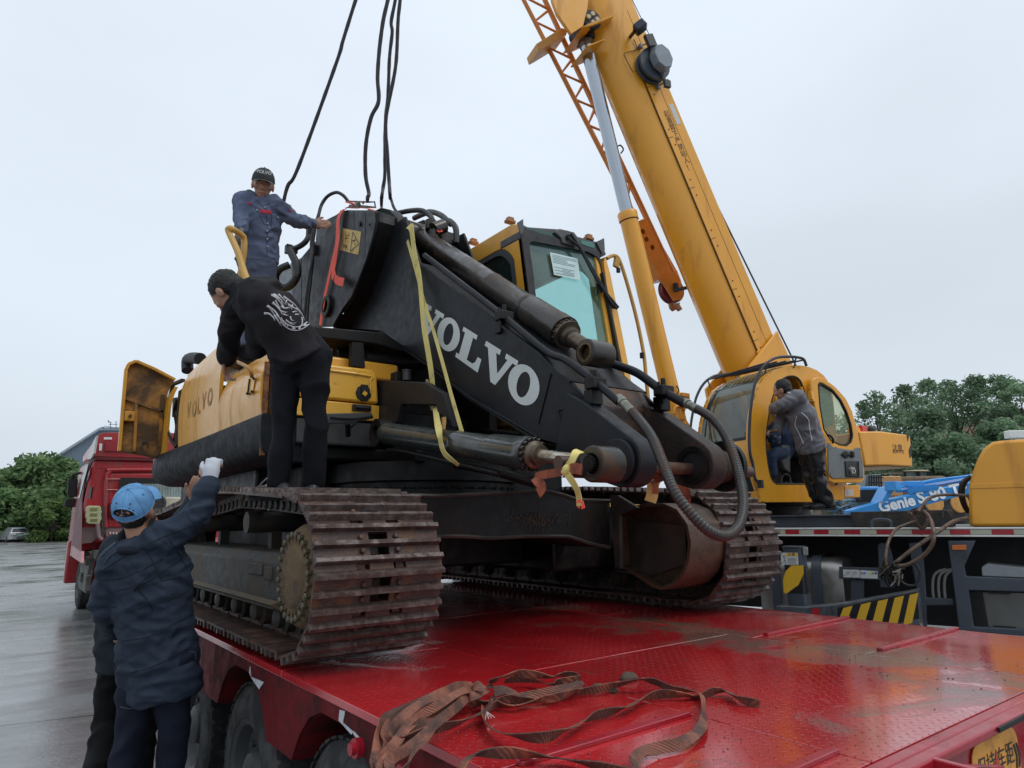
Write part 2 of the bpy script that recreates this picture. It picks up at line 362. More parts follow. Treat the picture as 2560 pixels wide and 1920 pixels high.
# ------------------------------------------------------------------ red low-bed trailer
DZ = 1.0
def deck_x(m, t, n, l, b, P, nz, mr, mix, c, rr):
    g = n.new('ShaderNodeNewGeometry').outputs['Position']; sp = n.new('ShaderNodeSeparateXYZ'); l.new(g, sp.inputs[0])
    def M(op, a, b_=None, c_=None):
        x = n.new('ShaderNodeMath'); x.operation = op
        for i, q in enumerate((a, b_, c_)):
            if q is None: continue
            if isinstance(q, (int, float)): x.inputs[i].default_value = q
            else: l.new(q, x.inputs[i])
        return x.outputs[0]
    # raised lens treads, alternately turned, on a 45 degree lattice
    K = 1/.030
    u = M('MULTIPLY', M('ADD', sp.outputs[0], sp.outputs[1]), K*.7071); v = M('MULTIPLY', M('SUBTRACT', sp.outputs[0], sp.outputs[1]), K*.7071)
    fu = M('SUBTRACT', M('FRACT', u), .5); fv = M('SUBTRACT', M('FRACT', v), .5)
    par = M('MODULO', M('ADD', M('ADD', M('FLOOR', u), M('FLOOR', v)), 1000), 2)
    a = M('ADD', M('MULTIPLY', fu, par), M('MULTIPLY', fv, M('SUBTRACT', 1, par)))
    bb = M('SUBTRACT', M('ADD', fu, fv), a)
    d = M('ADD', M('MULTIPLY', M('MULTIPLY', a, a), 5.2), M('MULTIPLY', M('MULTIPLY', bb, bb), 70))
    h = M('MAXIMUM', M('SUBTRACT', 1, d), 0)
    wear = mr(nz(.9, 3, .5, g), .35, .6, .25, 1)
    # left and rear part of the deck is worn smooth
    side = n.new('ShaderNodeMapRange'); l.new(M('ADD', M('MULTIPLY', sp.outputs[0], 1.), M('MULTIPLY', sp.outputs[1], -.75)), side.inputs[0])
    side.inputs[1].default_value = -.3; side.inputs[2].default_value = 1.3; side.inputs[3].default_value = .12; side.inputs[4].default_value = 1
    amp = M('MULTIPLY', wear, side.outputs[0])
    pud = mr(nz(1.15, 3, .5, g, .6), .47, .60, 0, 1)
    far = n.new('ShaderNodeMapRange'); l.new(sp.outputs[0], far.inputs[0]); far.inputs[1].default_value = 1.2; far.inputs[2].default_value = 2.6; far.inputs[3].default_value = .2; far.inputs[4].default_value = 1
    pud = M('MULTIPLY', pud, far.outputs[0])
    # a broad film of standing water with a ragged edge near the right rear
    dx_ = M('SUBTRACT', sp.outputs[0], 3.15); dy_ = M('SUBTRACT', sp.outputs[1], 1.55); rr2_ = M('SQRT', M('ADD', M('MULTIPLY', dx_, dx_), M('MULTIPLY', M('MULTIPLY', dy_, dy_), 1.6)))
    film = mr(M('ADD', rr2_, M('MULTIPLY', M('SUBTRACT', nz(2.6, 5, .6, g), .5), 1.4)), .62, .95, 1, 0)
    pud = M('MAXIMUM', pud, M('MULTIPLY', film, .8))
    mudn = nz(2.2, 9, .72, g, .8)
    band = n.new('ShaderNodeMapRange'); l.new(M('ABSOLUTE', M('SUBTRACT', sp.outputs[0], 3.15)), band.inputs[0]); band.inputs[1].default_value = .05; band.inputs[2].default_value = .55; band.inputs[3].default_value = .16; band.inputs[4].default_value = 0
    mud = mr(M('ADD', mudn, band.outputs[0]), .585, .70, 0, .8)
    spk = mr(nz(38, 3, .5, g), .70, .74, 0, .9)
    c1 = mix(mr(nz(1.4, 5, .6, g), .3, .7, 0, 1), (.38, .010, .014), (.60, .022, .028))
    scr = mr(nz(5, 8, .7, g), .60, .72, 0, .55); c1 = mix(scr, c1, (.12, .035, .03))
    tops = M('MULTIPLY', M('MULTIPLY', mr(h, .35, .8, 0, 1), amp), mr(nz(1.7, 6, .7, g), .45, .62, 0, .75)); c1 = mix(tops, c1, (.42, .20, .18))
    c1 = mix(mud, c1, (.16, .125, .085)); c1 = mix(spk, c1, (.03, .02, .018))
    l.new(c1, b.inputs['Base Color'])
    r0 = mr(nz(3.1, 5, .6, g), .3, .7, .13, .30)
    x = n.new('ShaderNodeMix'); x.data_type = 'FLOAT'; l.new(mud, x.inputs[0]); l.new(r0, x.inputs[2]); x.inputs[3].default_value = .42
    y = n.new('ShaderNodeMix'); y.data_type = 'FLOAT'; l.new(pud, y.inputs[0]); l.new(x.outputs[0], y.inputs[2]); y.inputs[3].default_value = .035
    l.new(y.outputs[0], b.inputs['Roughness'])
    hh = M('MULTIPLY', M('MULTIPLY', h, amp), M('SUBTRACT', 1, M('MULTIPLY', pud, .75)))
    hh = M('ADD', hh, M('MULTIPLY', M('MULTIPLY', nz(30, 6, .7, g), mud), 1.2))
    hh = M('ADD', hh, M('MULTIPLY', nz(2., 4, .5, g), .5))
    bp = n.new('ShaderNodeBump'); bp.inputs['Strength'].default_value = .9; bp.inputs['Distance'].default_value = .009; l.new(hh, bp.inputs['Height']); l.new(bp.outputs[0], b.inputs['Normal'])
M_deck = mat('wet_red_tread_plate', (.3, .02, .03), .3, extra=deck_x, coat=.8, spec=.7)
TX0, TX1 = 1.065, 4.24
tr = thing('lowbed_trailer', (2.65, .95, 0), 'red low-bed trailer with wet tread-plate deck under the excavator', 'trailer')
# deck: individual plates with narrow joints
xs = [TX0, 1.86, 3.22, TX1]
ys = {0: [.95, 1.515, 3.05, 4.6, 6.2, 7.6], 1: [.95, 2.35, 3.9, 5.6, 7.6], 2: [.95, 1.625, 2.205, 3.3, 4.5, 6.0, 7.6]}
for i in range(3):
    for a, b_ in zip(ys[i], ys[i][1:]):
        g = G(); gx = .004
        g.bb(xs[i]+gx, xs[i+1]-gx, a+gx, b_-gx, DZ-.03, DZ)
        g.put('deck_plate', M_deck, tr, smooth=0, bev=.003)
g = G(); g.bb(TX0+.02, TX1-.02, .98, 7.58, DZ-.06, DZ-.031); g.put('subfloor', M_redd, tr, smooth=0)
# raised weld battens at transverse seams
for (a, b_) in (((3.33, 2.20), (4.23, 2.22)), ((3.34, 1.62), (4.23, 1.63)), ((1.15, 1.505), (1.84, 1.52))):
    g = G(); g.bar((*a, DZ+.006), (*b_, DZ+.006), .03, .014); g.put('batten', M_red, tr, bev=.003)
g = G(); g.bar((1.45, 1.04, DZ+.006), (1.86, 1.05, DZ+.006), .03, .014); g.put('batten', M_red, tr, bev=.003)
# rear beam
g = G(); g.bb(TX0+.0, TX1, .905, .945, .52, DZ+.004); g.bb(TX0, TX1, .86, .904, DZ-.02, DZ+.006); g.put('rear_beam', M_red, tr, bev=.006)
g = G(); g.bb(2.42, 2.9, .852, .859, DZ-.012, DZ+.002); g.bb(3.0, 3.3, .852, .859, DZ-.012, DZ+.002); g.put('seal_strip', M_dk, tr, bev=.001)
g = G(); g.bar((1.99, .80, DZ-.02), (2.18, .78, DZ-.055), .02, .05); g.bar((2.0, .9, DZ-.02), (1.99, .70, DZ-.02), .02, .05); g.put('ramp_hinge', M_red, tr, bev=.003)
g = G(); g.cyl((3.02, .80, .80), (3.5, .72, .96), .05, n=16); g.put('ramp_tube', M_red, tr)
M_sty = mat('amber_warning_sticker', (.78, .36, .06), .5, dirt=(.4, .2, .06), da=.35, ds=9)
M_ink = flat('black_print_ink', (.02, .018, .018))
def rrect(c, ex, ey, w, h, r, k=5):
    c = V(c); ex = V(ex).normalized(); ey = V(ey).normalized(); out = []
    for sx_, sy_, a0 in ((1, 1, 0), (-1, 1, 90), (-1, -1, 180), (1, -1, 270)):
        for i in range(k+1):
            a = rad(a0+90*i/k); out.append(c+ex*(sx_*(w/2-r)+math.cos(a)*r)+ey*(sy_*(h/2-r)+math.sin(a)*r))
    return out
for cx, tx in ((2.50, '保持车距'), (2.99, '谨慎驾驶')):
    s_ = G(); cz = .87
    s_.extr(rrect((cx, .902, cz), (1, 0, 0), (0, 0, 1), .36, .17, .05), (0, -.003, 0)); so = s_.put('warning_sticker', M_sty, tr, smooth=0)
    put_text(tx[:2], 'printed_text', M_ink, so, (cx-.085, .8975, cz+.012), (1, 0, 0), (0, 0, 1), .07, .0)
    put_text(tx[2:], 'printed_text', M_ink, so, (cx+.065, .8975, cz+.012), (1, 0, 0), (0, 0, 1), .07, .0)
    a = G(); a.extr([(cx-.03, .8978, cz-.02), (cx-.005, .8978, cz+.05), (cx+.02, .8978, cz-.02)], (0, -.001, 0)); a.put('printed_triangle', flat('red_print_ink', (.5, .06, .03)), so, smooth=0)
    a = G()
    sg = 1 if cx < 2.7 else -1
    for q in (0, .022):
        x0 = cx+sg*(.135+q)
        a.extr([(x0, .8978, cz+.035), (x0+sg*.012, .8978, cz+.035), (x0+sg*.026, .8978, cz), (x0+sg*.012, .8978, cz-.035), (x0, .8978, cz-.035), (x0+sg*.014, .8978, cz)], (0, -.001, 0))
    a.put('printed_chevrons', M_ink, so, smooth=0, kind='stuff'); a = G(); a.bb(cx-.03, cx+.07, .8968, .8978, cz-.062, cz-.038); a.put('printed_bar', M_ink, so, smooth=0)
# side skirt with wheel arches (left side), pieces between wheels
def skirt(x, th):
    g = G()
    WC = [2.50, 3.62, 4.74]; R_ = .47; cz = .42
    pts = [(1.0, DZ-.035)]
    pts = []
    top = DZ-.032
    y = 1.0; low = [(1.0, .62)]
    for c in WC:
        for i in range(0, 13):
            a = rad(200-220*i/12) if False else math.pi-math.pi*i/12
            yy = c-R_*math.cos(a)*-1 if False else c+R_*math.cos(a); zz = cz+R_*1.12*math.sin(a)
            if zz > .60: low.append((yy, min(zz, top-.05)))
        pass
    low.append((7.6, .62))
    poly = [(x, yy, zz) for yy, zz in low]+[(x, 7.6, top), (x, 1.0, top)]
    g.extr(poly, (th, 0, 0)); return g
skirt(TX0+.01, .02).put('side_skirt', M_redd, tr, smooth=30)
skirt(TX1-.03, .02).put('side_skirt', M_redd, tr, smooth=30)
g = G()
for c in (2.50, 3.62, 4.74):
    prev = None; pr = []
    for i in range(13):
        a = math.pi-math.pi*i/12; pr.append((c+.47*math.cos(a), .42+.47*1.12*math.sin(a)))
    for (y0, z0), (y1, z1) in zip(pr, pr[1:]):
        if z0 > .58 and z1 > .58: g.extr([(TX0+.03, y0, z0), (TX0+.03, y1, z1), (TX0+.03, y1, z1-.008), (TX0+.03, y0, z0-.008)], (.62, 0, 0))
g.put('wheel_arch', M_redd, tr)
g = G(); g.bb(TX0+.5, TX1-.5, 1.0, 7.6, .55, .93); g.bb(TX0+.9, TX0+1.05, .95, 7.6, .45, .93); g.bb(TX1-1.05, TX1-.9, .95, 7.6, .45, .93)
for y in (1.4, 2.0, 3.05, 4.2, 5.3, 6.4): g.bb(TX0+.02, TX1-.02, y, y+.06, .70, .935)
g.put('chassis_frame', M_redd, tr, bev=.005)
# torn white reflective decals on the skirt, tie-down pins
M_rfl = mat('torn_reflective_tape', (.55, .57, .60), .4, dirt=(.2, .05, .05), da=.3, ds=12)
for pts in (((395,700),(405,800),(525,850),(480,918),(400,800),(385,760)), ((1240,1110),(1290,1125),(1270,1230),(1370,1320),(1350,1345),(1230,1210)), ((1370,1310),(1425,1370),(1410,1392),(1370,1340))):
    P_ = [PX('c15', x, y, TX0+.006) for x, y in pts]; a = G(); a.extr(P_, (.002, 0, 0)); a.put('reflective_tape', M_rfl, tr, smooth=0)
for y in (2.27, 1.95):
    a = G(); a.cyl((TX0-.015, y, .88), (TX0+.05, y, .88), .032, n=12); a.cyl((TX0-.03, y, .88), (TX0-.014, y, .88), .02, n=12); a.put('tie_down_pin', M_red, tr)
# wheels
def wheel(parent, c, r, w, side=-1, rimm=M_pla, nm='wheel', spokes=True):
    c = V(c); x = V((1, 0, 0))
    e = link(bpy.data.objects.new(nm, None), parent, c)
    t = G(); s_ = side
    prof = [(-w/2, r*.62), (-w/2, r*.80), (-w/2+.012, r*.92), (-w/2+.035, r*.985), (-w*.2, r), (w*.2, r), (w/2-.035, r*.985), (w/2-.012, r*.92), (w/2, r*.80), (w/2, r*.62)]
    rings = [t.ring(c+x*a, x, q, 40) for a, q in prof]
    t.loft(rings+[t.ring(c+x*0, x, r*.60, 40)], closed=True)
    for k in range(40):
        th = 2*math.pi*k/40; d = V((0, math.cos(th), math.sin(th))); tg = V((0, -math.sin(th), math.cos(th)))
        for ox in (-.3, .3):
            t.bar(c+x*(w*ox-.03)+d*(r*.997), c+x*(w*ox+.03)+d*(r*.997), .045, .010, d)
    t.put('tyre', M_tyre, e, 40, loc=c)
    q = G(); q.lathe(c+x*(s_*-w*.45) if False else c, x*s_, [(-.02, r*.60), (w*.44, r*.61), (w*.47, r*.64), (w*.49, r*.62), (w*.44, r*.55), (w*.22, r*.50), (w*.16, r*.30), (w*.40, r*.24), (w*.44, r*.20), (w*.5, r*.13)], 32)
    for k in range(8):
        th = 2*math.pi*k/8; d = V((0, math.cos(th), math.sin(th)))
        q.cyl(c+d*r*.38+x*s_*w*.16, c+d*r*.38+x*s_*w*.26, .016, n=6)
    q.put('rim', rimm, e, 35, loc=c)
    return e
for y in (2.50, 3.62, 4.74):
    wheel(tr, (TX0+.17, y, .42), .42, .24)
    wheel(tr, (TX1-.17, y, .42), .42, .24, 1)
    g = G(); g.cyl((TX0+.2, y, .42), (TX1-.2, y, .42), .06); g.put('axle', M_dk, tr)
# gooseneck toward the tractor
g = G(); g.extr([(1.9, 7.6, .93), (1.9, 7.6, .6), (1.9, 9.4, .65), (1.9, 9.9, 1.15), (1.9, 12.4, 1.2), (1.9, 12.4, 1.38), (1.9, 9.7, 1.38), (1.9, 9.2, .95)], (1.5, 0, 0)); g.put('gooseneck', M_red, tr, bev=.01)
# ------------------------------------------------------------------ excavator
ex = thing('excavator', (2.72, 4.6, DZ), 'yellow and charcoal crawler excavator without its stick, strapped onto the red trailer', 'excavator')
# ---- tracks
def track_path(rear=2.69):
    p = [(6.30, 1.035)]
    p += [(y, 1.035) for y in (5.6, 5.0, 4.4, 3.8, 3.25)]
    c = (3.05, 1.395); rr = .362
    for i in range(0, 11):
        a = rad(-100-170*i/10); p.append((c[0]+rr*math.cos(a), c[1]+rr*math.sin(a)))
    p += [(3.5, 1.785), (4.0, 1.815), (4.45, 1.83), (4.95, 1.80), (5.5, 1.755), (6.0, 1.72)]
    c = (6.30, 1.38)
    for i in range(0, 9):
        a = rad(80-165*i/8); p.append((c[0]+.345*math.cos(a), c[1]+.345*math.sin(a)))
    return p
def shoe_meshes():
    Wd = .59; pt = .188
    a = G()   # x: across, y: along travel, z: outward. plate at z -.03..-.018; grouser tips at 0
    z0, z1 = -.036, -.024
    rows = [(-.094, -.058, 'pk'), (-.058, -.034, 'full'), (-.034, .0, 'slot'), (.0, .024, 'full'), (.024, .06, 'slot'), (.06, .094, 'full')]
    for y0, y1, k in rows:
        if k == 'full': a.bb(-Wd/2, Wd/2, y0, y1, z0, z1)
        elif k == 'slot':
            a.bb(-Wd/2, -.045, y0, y1, z0, z1); a.bb(.045, Wd/2, y0, y1, z0, z1)
        else:
            a.bb(-Wd/2, -.115, y0, y1, z0, z1); a.bb(-.055, .055, y0, y1, z0, z1); a.bb(.115, Wd/2, y0, y1, z0, z1)
    # link lugs below
    for x in (-.09, .09): a.bb(x-.018, x+.018, -.085, .085, -.12, z0)
    a.cyl((-.11, -.06, -.085), (.11, -.06, -.085), .02, n=8)
    gr = G()
    for y, h in ((-.052, .002), (.012, 0), (.078, .001)):
        gr.extr([(-Wd/2, y-.014, z1), (-Wd/2, y+.014, z1), (-Wd/2, y+.010, h+.001), (-Wd/2, y-.007, h+.003)], (Wd, 0, 0))
    for q_ in (a, gr):
        q_.v = [V((v.x, v.y*1.08, v.z)) for v in q_.v]
    b = G(); b.lathe((0, 0, 0), (0, 0, 1), [(-.004, .0125), (.010, .0125), (.014, .009)], 6)
    return a.mesh('track_shoe'), gr.mesh('grouser'), b.mesh('bolt')
me_s, me_g, me_b = shoe_meshes(); me_s.materials.append(M_trk); me_g.materials.append(M_trkw); me_b.materials.append(M_trk)
rnd = random.Random(3)
for xc in (1.355, 4.045):
    rz = .045 if xc > 2 else 0
    pts = [V((0, y, z+(rz if z > 1.5 else 0))) for y, z in track_path()]; pts.append(pts[0])
    L_ = sum((b-a).length for a, b in zip(pts, pts[1:])); ns = int(L_/.206); rp = resamp(pts, L_/ns)[:ns]
    for i, p in enumerate(rp):
        nx = rp[(i+1) % ns]; pv = rp[i-1]; t = (nx-pv).normalized(); nrm = V((0, t.z, -t.y))   # outward
        # travel direction: bottom run goes -Y then up, outward = rotate
        cx = V((1, 0, 0)); zz = -nrm if nrm.dot(p-V((0, 4.6, 1.4))) < 0 else nrm
        if i and False: pass
        yy = zz.cross(cx)
        R = Matrix((cx, yy, zz)).transposed().to_euler()
        o = bpy.data.objects.new('track_shoe', me_s)
        jx = xc+rnd.uniform(-.004, .004)
        if abs(p.z-1.035) < .02 and p.y > 3.1: loc = (jx, p.y, p.z-.0)
        else: loc = (jx, p.y, p.z)
        link(o, ex, loc, R)
        o2 = bpy.data.objects.new('grouser', me_g); link(o2, o, None, None, local=(0, 0, 0))
        if p.y < 4.4 and p.z > 1.06:
            for bx in (-.082, .082):
                for by in (-.018, .042):
                    if rnd.random() < .93:
                        o3 = bpy.data.objects.new('bolt', me_b); link(o3, o, None, None, local=(bx, by, -.022))
# ---- track frames, rollers, final drives
for xc, s_ in ((1.36, -1), (4.05, 1)):
    g = G(); sec = [(-.20, 1.22), (.20, 1.22), (.20, 1.42), (.15, 1.47), (-.15, 1.47), (-.20, 1.42)]
    g.extr([(xc+x, 3.35, z) for x, z in sec], (0, 2.7, 0)); g.bb(xc-.23, xc+.23, 3.4, 6.0, 1.205, 1.225)
    g.put('track_frame', M_ufr, ex, bev=.01)
    for y in np.linspace(3.45, 5.95, 8):
        g = G(); g.lathe((xc-.2, y, 1.165), (1, 0, 0), [(0, .03), (.01, .05), (.04, .05), (.05, .075), (.09, .075), (.1, .06), (.3, .06), (.31, .075), (.35, .075), (.36, .05), (.39, .05), (.4, .03)], 16); g.put('track_roller', M_ufr, ex)
    for y in (4.1, 5.2):
        g = G(); g.cyl((xc-.17, y, 1.62), (xc+.17, y, 1.62), .06); g.bar((xc, y, 1.45), (xc, y, 1.62), .06, .06); g.put('carrier_roller', M_ufr, ex)
    # chain links along top and bottom (visible from the side)
    g = G(); pts = resamp([V((0, y, z+(.045 if xc > 2 and z > 1.5 else 0))) for y, z in track_path()]+[V((0, 6.30, 1.035))], .096); ctr = V((0, 4.6, 1.4))
    for i, p in enumerate(pts[:-1]):
        t = (pts[i+1]-p).normalized(); nn = V((0, t.z, -t.y))
        if nn.dot(p-ctr) < 0: nn = -nn
        for x in (-.095, .095):
            g.bar(V((xc+x, p.y, p.z))-nn*.085-t*.042, V((xc+x, p.y, p.z))-nn*.085+t*.042, .03, .075, nn)
            g.cyl(V((xc+x-.025, p.y, p.z))-nn*.09, V((xc+x+.025, p.y, p.z))-nn*.09, .026, n=8)
    g.put('track_chain', M_ufr, ex, kind='stuff')
    g = G(); g.lathe((xc-.10, 6.30, 1.38), (1, 0, 0), [(0, .22), (.02, .24), (.05, .24), (.06, .2), (.14, .2), (.15, .24), (.18, .24), (.2, .22)], 28); g.put('idler', M_ufr, ex)
    g = G(); g.cyl((xc-.2, 3.05, 1.385), (xc+.27, 3.05, 1.385), .2, n=32); g.put('added_track_filler', M_blk2, ex)  # added dark filler, stops bright sky showing through the shoe slots
    # sprocket with teeth
    g = G(); g.lathe((xc-.03, 3.05, 1.385), (1, 0, 0), [(0, .235), (.06, .235)], 42)
    for k in range(21):
        a = 2*math.pi*k/21; d = V((0, math.cos(a), math.sin(a))); g.bar(V((xc, 3.05, 1.385))+d*.22, V((xc, 3.05, 1.385))+d*.272, .06, .034, (1, 0, 0))
    g.put('sprocket', M_ufr, ex)
# left final drive with cast cover, bolts and mud
fc = V((1.10, 3.02, 1.385))
g = G(); g.lathe(fc+V((.14, 0, 0)), (-1, 0, 0), [(-.15, .23), (0, .235), (.10, .225), (.13, .205), (.14, .188), (.145, .17)], 48); fd = g.put('final_drive', M_mud, ex)
g = G()
prof = []
for k in range(96):
    a = 2*math.pi*k/96; r = .160+.018*(math.cos(24*a) if True else 0); prof.append(fc+V((-.012, math.cos(a)*r, math.sin(a)*r)))
g.extr(prof, (.02, 0, 0)); g.lathe(fc+V((-.012, 0, 0)), (-1, 0, 0), [(0, .135), (.004, .13), (.006, .1), (.004, .03)], 40); g.put('cover', M_mud, fd)
g = G(); g.lathe((0, 0, 0), (-1, 0, 0), [(-.012, .0145), (.012, .0145), (.017, .010)], 6); me_db = g.mesh('bolt'); me_db.materials.append(mat('worn_olive_bolt', (.13, .11, .07), .5, .3, dirt=(.12, .075, .035), da=.3, ds=30))
for k in range(24):
    a = 2*math.pi*(k+.5)/24; o = bpy.data.objects.new('bolt', me_db); link(o, fd, fc+V((-.012+.006, math.cos(a)*.180, math.sin(a)*.180)))
g = G(); g.bb(1.15, 1.19, 3.5, 3.62, 1.335, 1.40); g.bb(1.15, 1.185, 3.64, 3.90, 1.35, 1.41); g.put('bracket', M_ufr, ex, bev=.006)
g = G(); g.extr([(1.16, 3.40, 1.245), (1.16, 5.9, 1.245), (1.20, 5.9, 1.215), (1.20, 3.40, 1.215)], (-.04, 0, -.012)); g.put('guard_strip', mat('muddy_guard_strip', (.12, .10, .07), .6, dirt=(.16, .10, .05), da=.4, ds=6, bump=.4), ex, bev=.003)
# right side travel motor housing on the inner side of the far track: D-shaped rusty band with recessed face
hc = V((3.30, 3.25, 1.41))
loopp = []
for (x, y) in ((1222,525),(1300,490),(1400,468),(1500,470),(1580,505),(1640,590),(1660,690),(1650,800),(1620,880),(1560,945),(1490,972),(1440,955),(1380,915),(1300,870),(1240,835)):
    loopp.append(PX('c11', x, y, 3.42))
loopp = [V((3.42, p.y, p.z)) for p in loopp]
g = G(); c0 = sum(loopp, V())/len(loopp)
outer = [p+(p-c0).normalized()*.022 for p in loopp]
n_ = len(loopp); g.add(outer+loopp+[p+V((.34, 0, 0)) for p in outer]+[p+V((.10, 0, 0)) for p in loopp],
    [f for i in range(n_) for f in ((i, (i+1) % n_, n_+(i+1) % n_, n_+i), (i, 2*n_+i, 2*n_+(i+1) % n_, (i+1) % n_), (n_+i, n_+(i+1) % n_, 3*n_+(i+1) % n_, 3*n_+i))]+[tuple(range(3*n_, 4*n_)), tuple(range(2*n_, 3*n_))])
g.put('travel_motor_housing', mat('rusty_brown_band', (.078, .040, .022), .5, dirt=(.022, .016, .012), da=.5, ds=5, var=.3, bump=.4, bs=50), ex, 25)
a = G(); a.extr([PX('c11', 1225, 540, 3.50), PX('c11', 1640, 590, 3.50), PX('c11', 1650, 830, 3.50), PX('c11', 1405, 912, 3.5), PX('c11', 1240, 830, 3.50)], (.02, 0, 0)); a.put('face_plate', M_ufr, ex)
g = G(); P1 = [PX('c11', 1168, 400, 3.30), PX('c11', 1215, 398, 3.30), PX('c11', 1340, 475, 3.30), PX('c11', 1225, 520, 3.30), PX('c11', 1235, 860, 3.30), PX('c11', 1200, 850, 3.3)]
g.extr(P1, (.03, 0, 0)); g.put('gusset', M_ufr, ex, bev=.003)
# X-frame between the tracks: front beam with wavy flanges
g = G()
top = [(-80, 398), (80, 402), (400, 388), (700, 370), (790, 374), (880, 395), (960, 425), (1170, 432)]
bot = [(-80, 665), (130, 655), (250, 655), (420, 668), (640, 655), (900, 655), (960, 672), (1040, 700), (1180, 728)]
YB = 3.30
def crv(l_, xx):
    for (x0, y0), (x1, y1) in zip(l_, l_[1:]):
        if x0 <= xx <= x1: return y0+(y1-y0)*(xx-x0)/(x1-x0)
    return l_[-1][1]
ft, fb = [], []
for xx in np.linspace(-80, 1168, 34):
    a = PY('c11', xx, crv(top, xx), YB); b_ = PY('c11', xx, crv(bot, xx), YB)
    ft.append(a); fb.append(b_)
g.sheet([ft, fb]); g.sheet([[p+V((0, .9, 0)) for p in fb], [p+V((0, .9, 0)) for p in ft]]); g.sheet([fb, [p+V((0, .9, 0)) for p in fb]]); g.sheet([ft, [p+V((0, .9, 0)) for p in ft]])
g.put('cross_frame', M_blk2, ex, 30)
g = G(); g.tube(ft, .012, 6); g.tube(fb, .012, 6); g.put('frame_flange', M_ufr, ex)
g = G(); g.bb(1.5, 2.2, 3.6, 5.6, 1.25, 1.70); g.bb(3.2, 3.9, 3.75, 5.6, 1.25, 1.70); g.bb(1.9, 3.6, 4.1, 5.3, 1.3, 1.78); g.put('car_body', M_blk2, ex, bev=.02)
g = G(); g.lathe((2.72, 4.75, 1.78), (0, 0, 1), [(-.02, .72), (.05, .72), (.06, .70), (.10, .70), (.11, .74), (.24, .74), (.25, .70)], 56)
for k in range(44):
    a = 2*math.pi*k/44; g.cyl((2.72+.725*math.cos(a), 4.75+.725*math.sin(a), 1.83), (2.72+.725*math.cos(a), 4.75+.725*math.sin(a), 1.85), .014, n=6)
g.put('slewing_ring', M_blk2, ex)
# mud clots with straw on the cross frame
rr_ = random.Random(9); g = G()
for k in range(80):
    u, v = rr_.gauss(0, 1), rr_.gauss(0, .6); p = PY('c11', 700+u*85, 555+v*45, YB-.004)
    d = V((rr_.uniform(-1, 1), 0, rr_.uniform(-.9, .9))).normalized()*rr_.uniform(.008, .03); g.bar(p-d, p+d, .003, .003, (0, 1, 0))
g.put('straw_mud', mat('dry_straw', (.075, .06, .045), .85), ex, kind='stuff', smooth=0)

# ---- upper structure
HX = 1.38
# skirt (lower black edge, bulging) left side
def house_z(t): return 0
g = G(); rings = []
for y in [4.52, 4.78, 5.31, 5.84, 6.37, 6.9, 7.32, 7.64, 7.91, 8.07, 8.15]:
    f = max(0, (y-5.52)/2.55); b_ = .03*math.sin(min(1, f)*math.pi)+.055*f; e_ = max(0, (y-7.91)/.24); zc = 2.193; inx = e_*e_*.10; sz = 1-e_*e_*.35
    rings.append([V((HX+x-b_*k+inx, y, zc+(z-zc)*sz)) for x, z, k in ((.30, 2.326, 0), (0, 2.326, 0), (-.012, 2.31, .5), (-.012, 2.193, 1), (.0, 2.108-.02*f, 1), (.04, 2.055-.03*f, .7), (.12, 2.023-.03*f, .2), (.30, 2.013-.02*f, 0))])
g.loft(rings); g.put('lower_skirt', M_skirt, ex, 40)
g = G(); g.extr([PX('c20', 1983, 455, 1.5), PX('c20', 2025, 450, 1.5), PX('c20', 2030, 720, 1.5), PX('c20', 1985, 650, 1.5)], (.02, 0, 0)); g.put('edge_trim', mat('worn_bare_edge', (.19, .17, .12), .6), ex)
# belly / floor of house
g = G(); g.bb(HX+.25, 4.1, 4.57, 7.9, 2.04, 2.14); g.bb(2.3, 3.3, 4.1, 4.6, 2.0, 2.1); g.put('house_floor', M_blk2, ex, bev=.02)
# counterweight (mostly hidden)
g = G(); g.extr([(HX+.12, 7.4, 2.03), (HX+.12, 7.8, 2.03), (HX+.35, 8.2, 2.03), (3.7, 8.3, 2.03), (4.05, 7.9, 2.03), (4.05, 7.4, 2.03)], (0, 0, .55)); g.put('counterweight', M_skirt, ex, bev=.05)
# yellow side panels: curved profile leaning inwards at the top
def side_panel(name, y0, y1, z0, ztop0, ztop1, bulge=.02, curl=.16, n=12, m_=M_yel):
    g = G(); grid = []
    for j in range(n+1):
        v = j/n; row = []
        for i in range(7):
            u = i/6; y = y0+(y1-y0)*u; zt = ztop0+(ztop1-ztop0)*u
            z = z0+(zt-z0)*(1-(1-min(v/.86, 1))**1.0*1) if False else z0+(zt-z0)*v
            x = HX-bulge*math.sin(math.pi*min(1, v/.8))+curl*max(0, (v-.62)/.38)**2.2
            row.append(V((x, y, z)))
        grid.append(row)
    back = [[p+V((.03, 0, 0)) for p in r] for r in grid]
    nr = len(grid); nc = 7; vs = [p for r in grid for p in r]+[p for r in back for p in r]; o_ = nr*nc
    fs = [(j*nc+i, j*nc+i+1, (j+1)*nc+i+1, (j+1)*nc+i) for j in range(nr-1) for i in range(nc-1)]
    fs += [tuple(o_+q for q in f) for f in fs[:]]
    for j in range(nr-1):
        fs.append((j*nc, (j+1)*nc, o_+(j+1)*nc, o_+j*nc)); k = nc-1; fs.append((j*nc+k, (j+1)*nc+k, o_+(j+1)*nc+k, o_+j*nc+k))
    for i in range(nc-1):
        fs.append((i, i+1, o_+i+1, o_+i)); k = (nr-1)*nc; fs.append((k+i, k+i+1, o_+k+i+1, o_+k+i))
    g.add(vs, fs); return g.put(name, m_, ex, 50)
pA = side_panel('side_panel', 4.56, 5.60, 2.326, 2.73, 2.74, curl=.05)
pB = side_panel('side_door', 5.62, 6.35, 2.326, 3.215, 3.225)
pC = side_panel('side_door', 6.36, 7.07, 2.326, 3.225, 3.19)
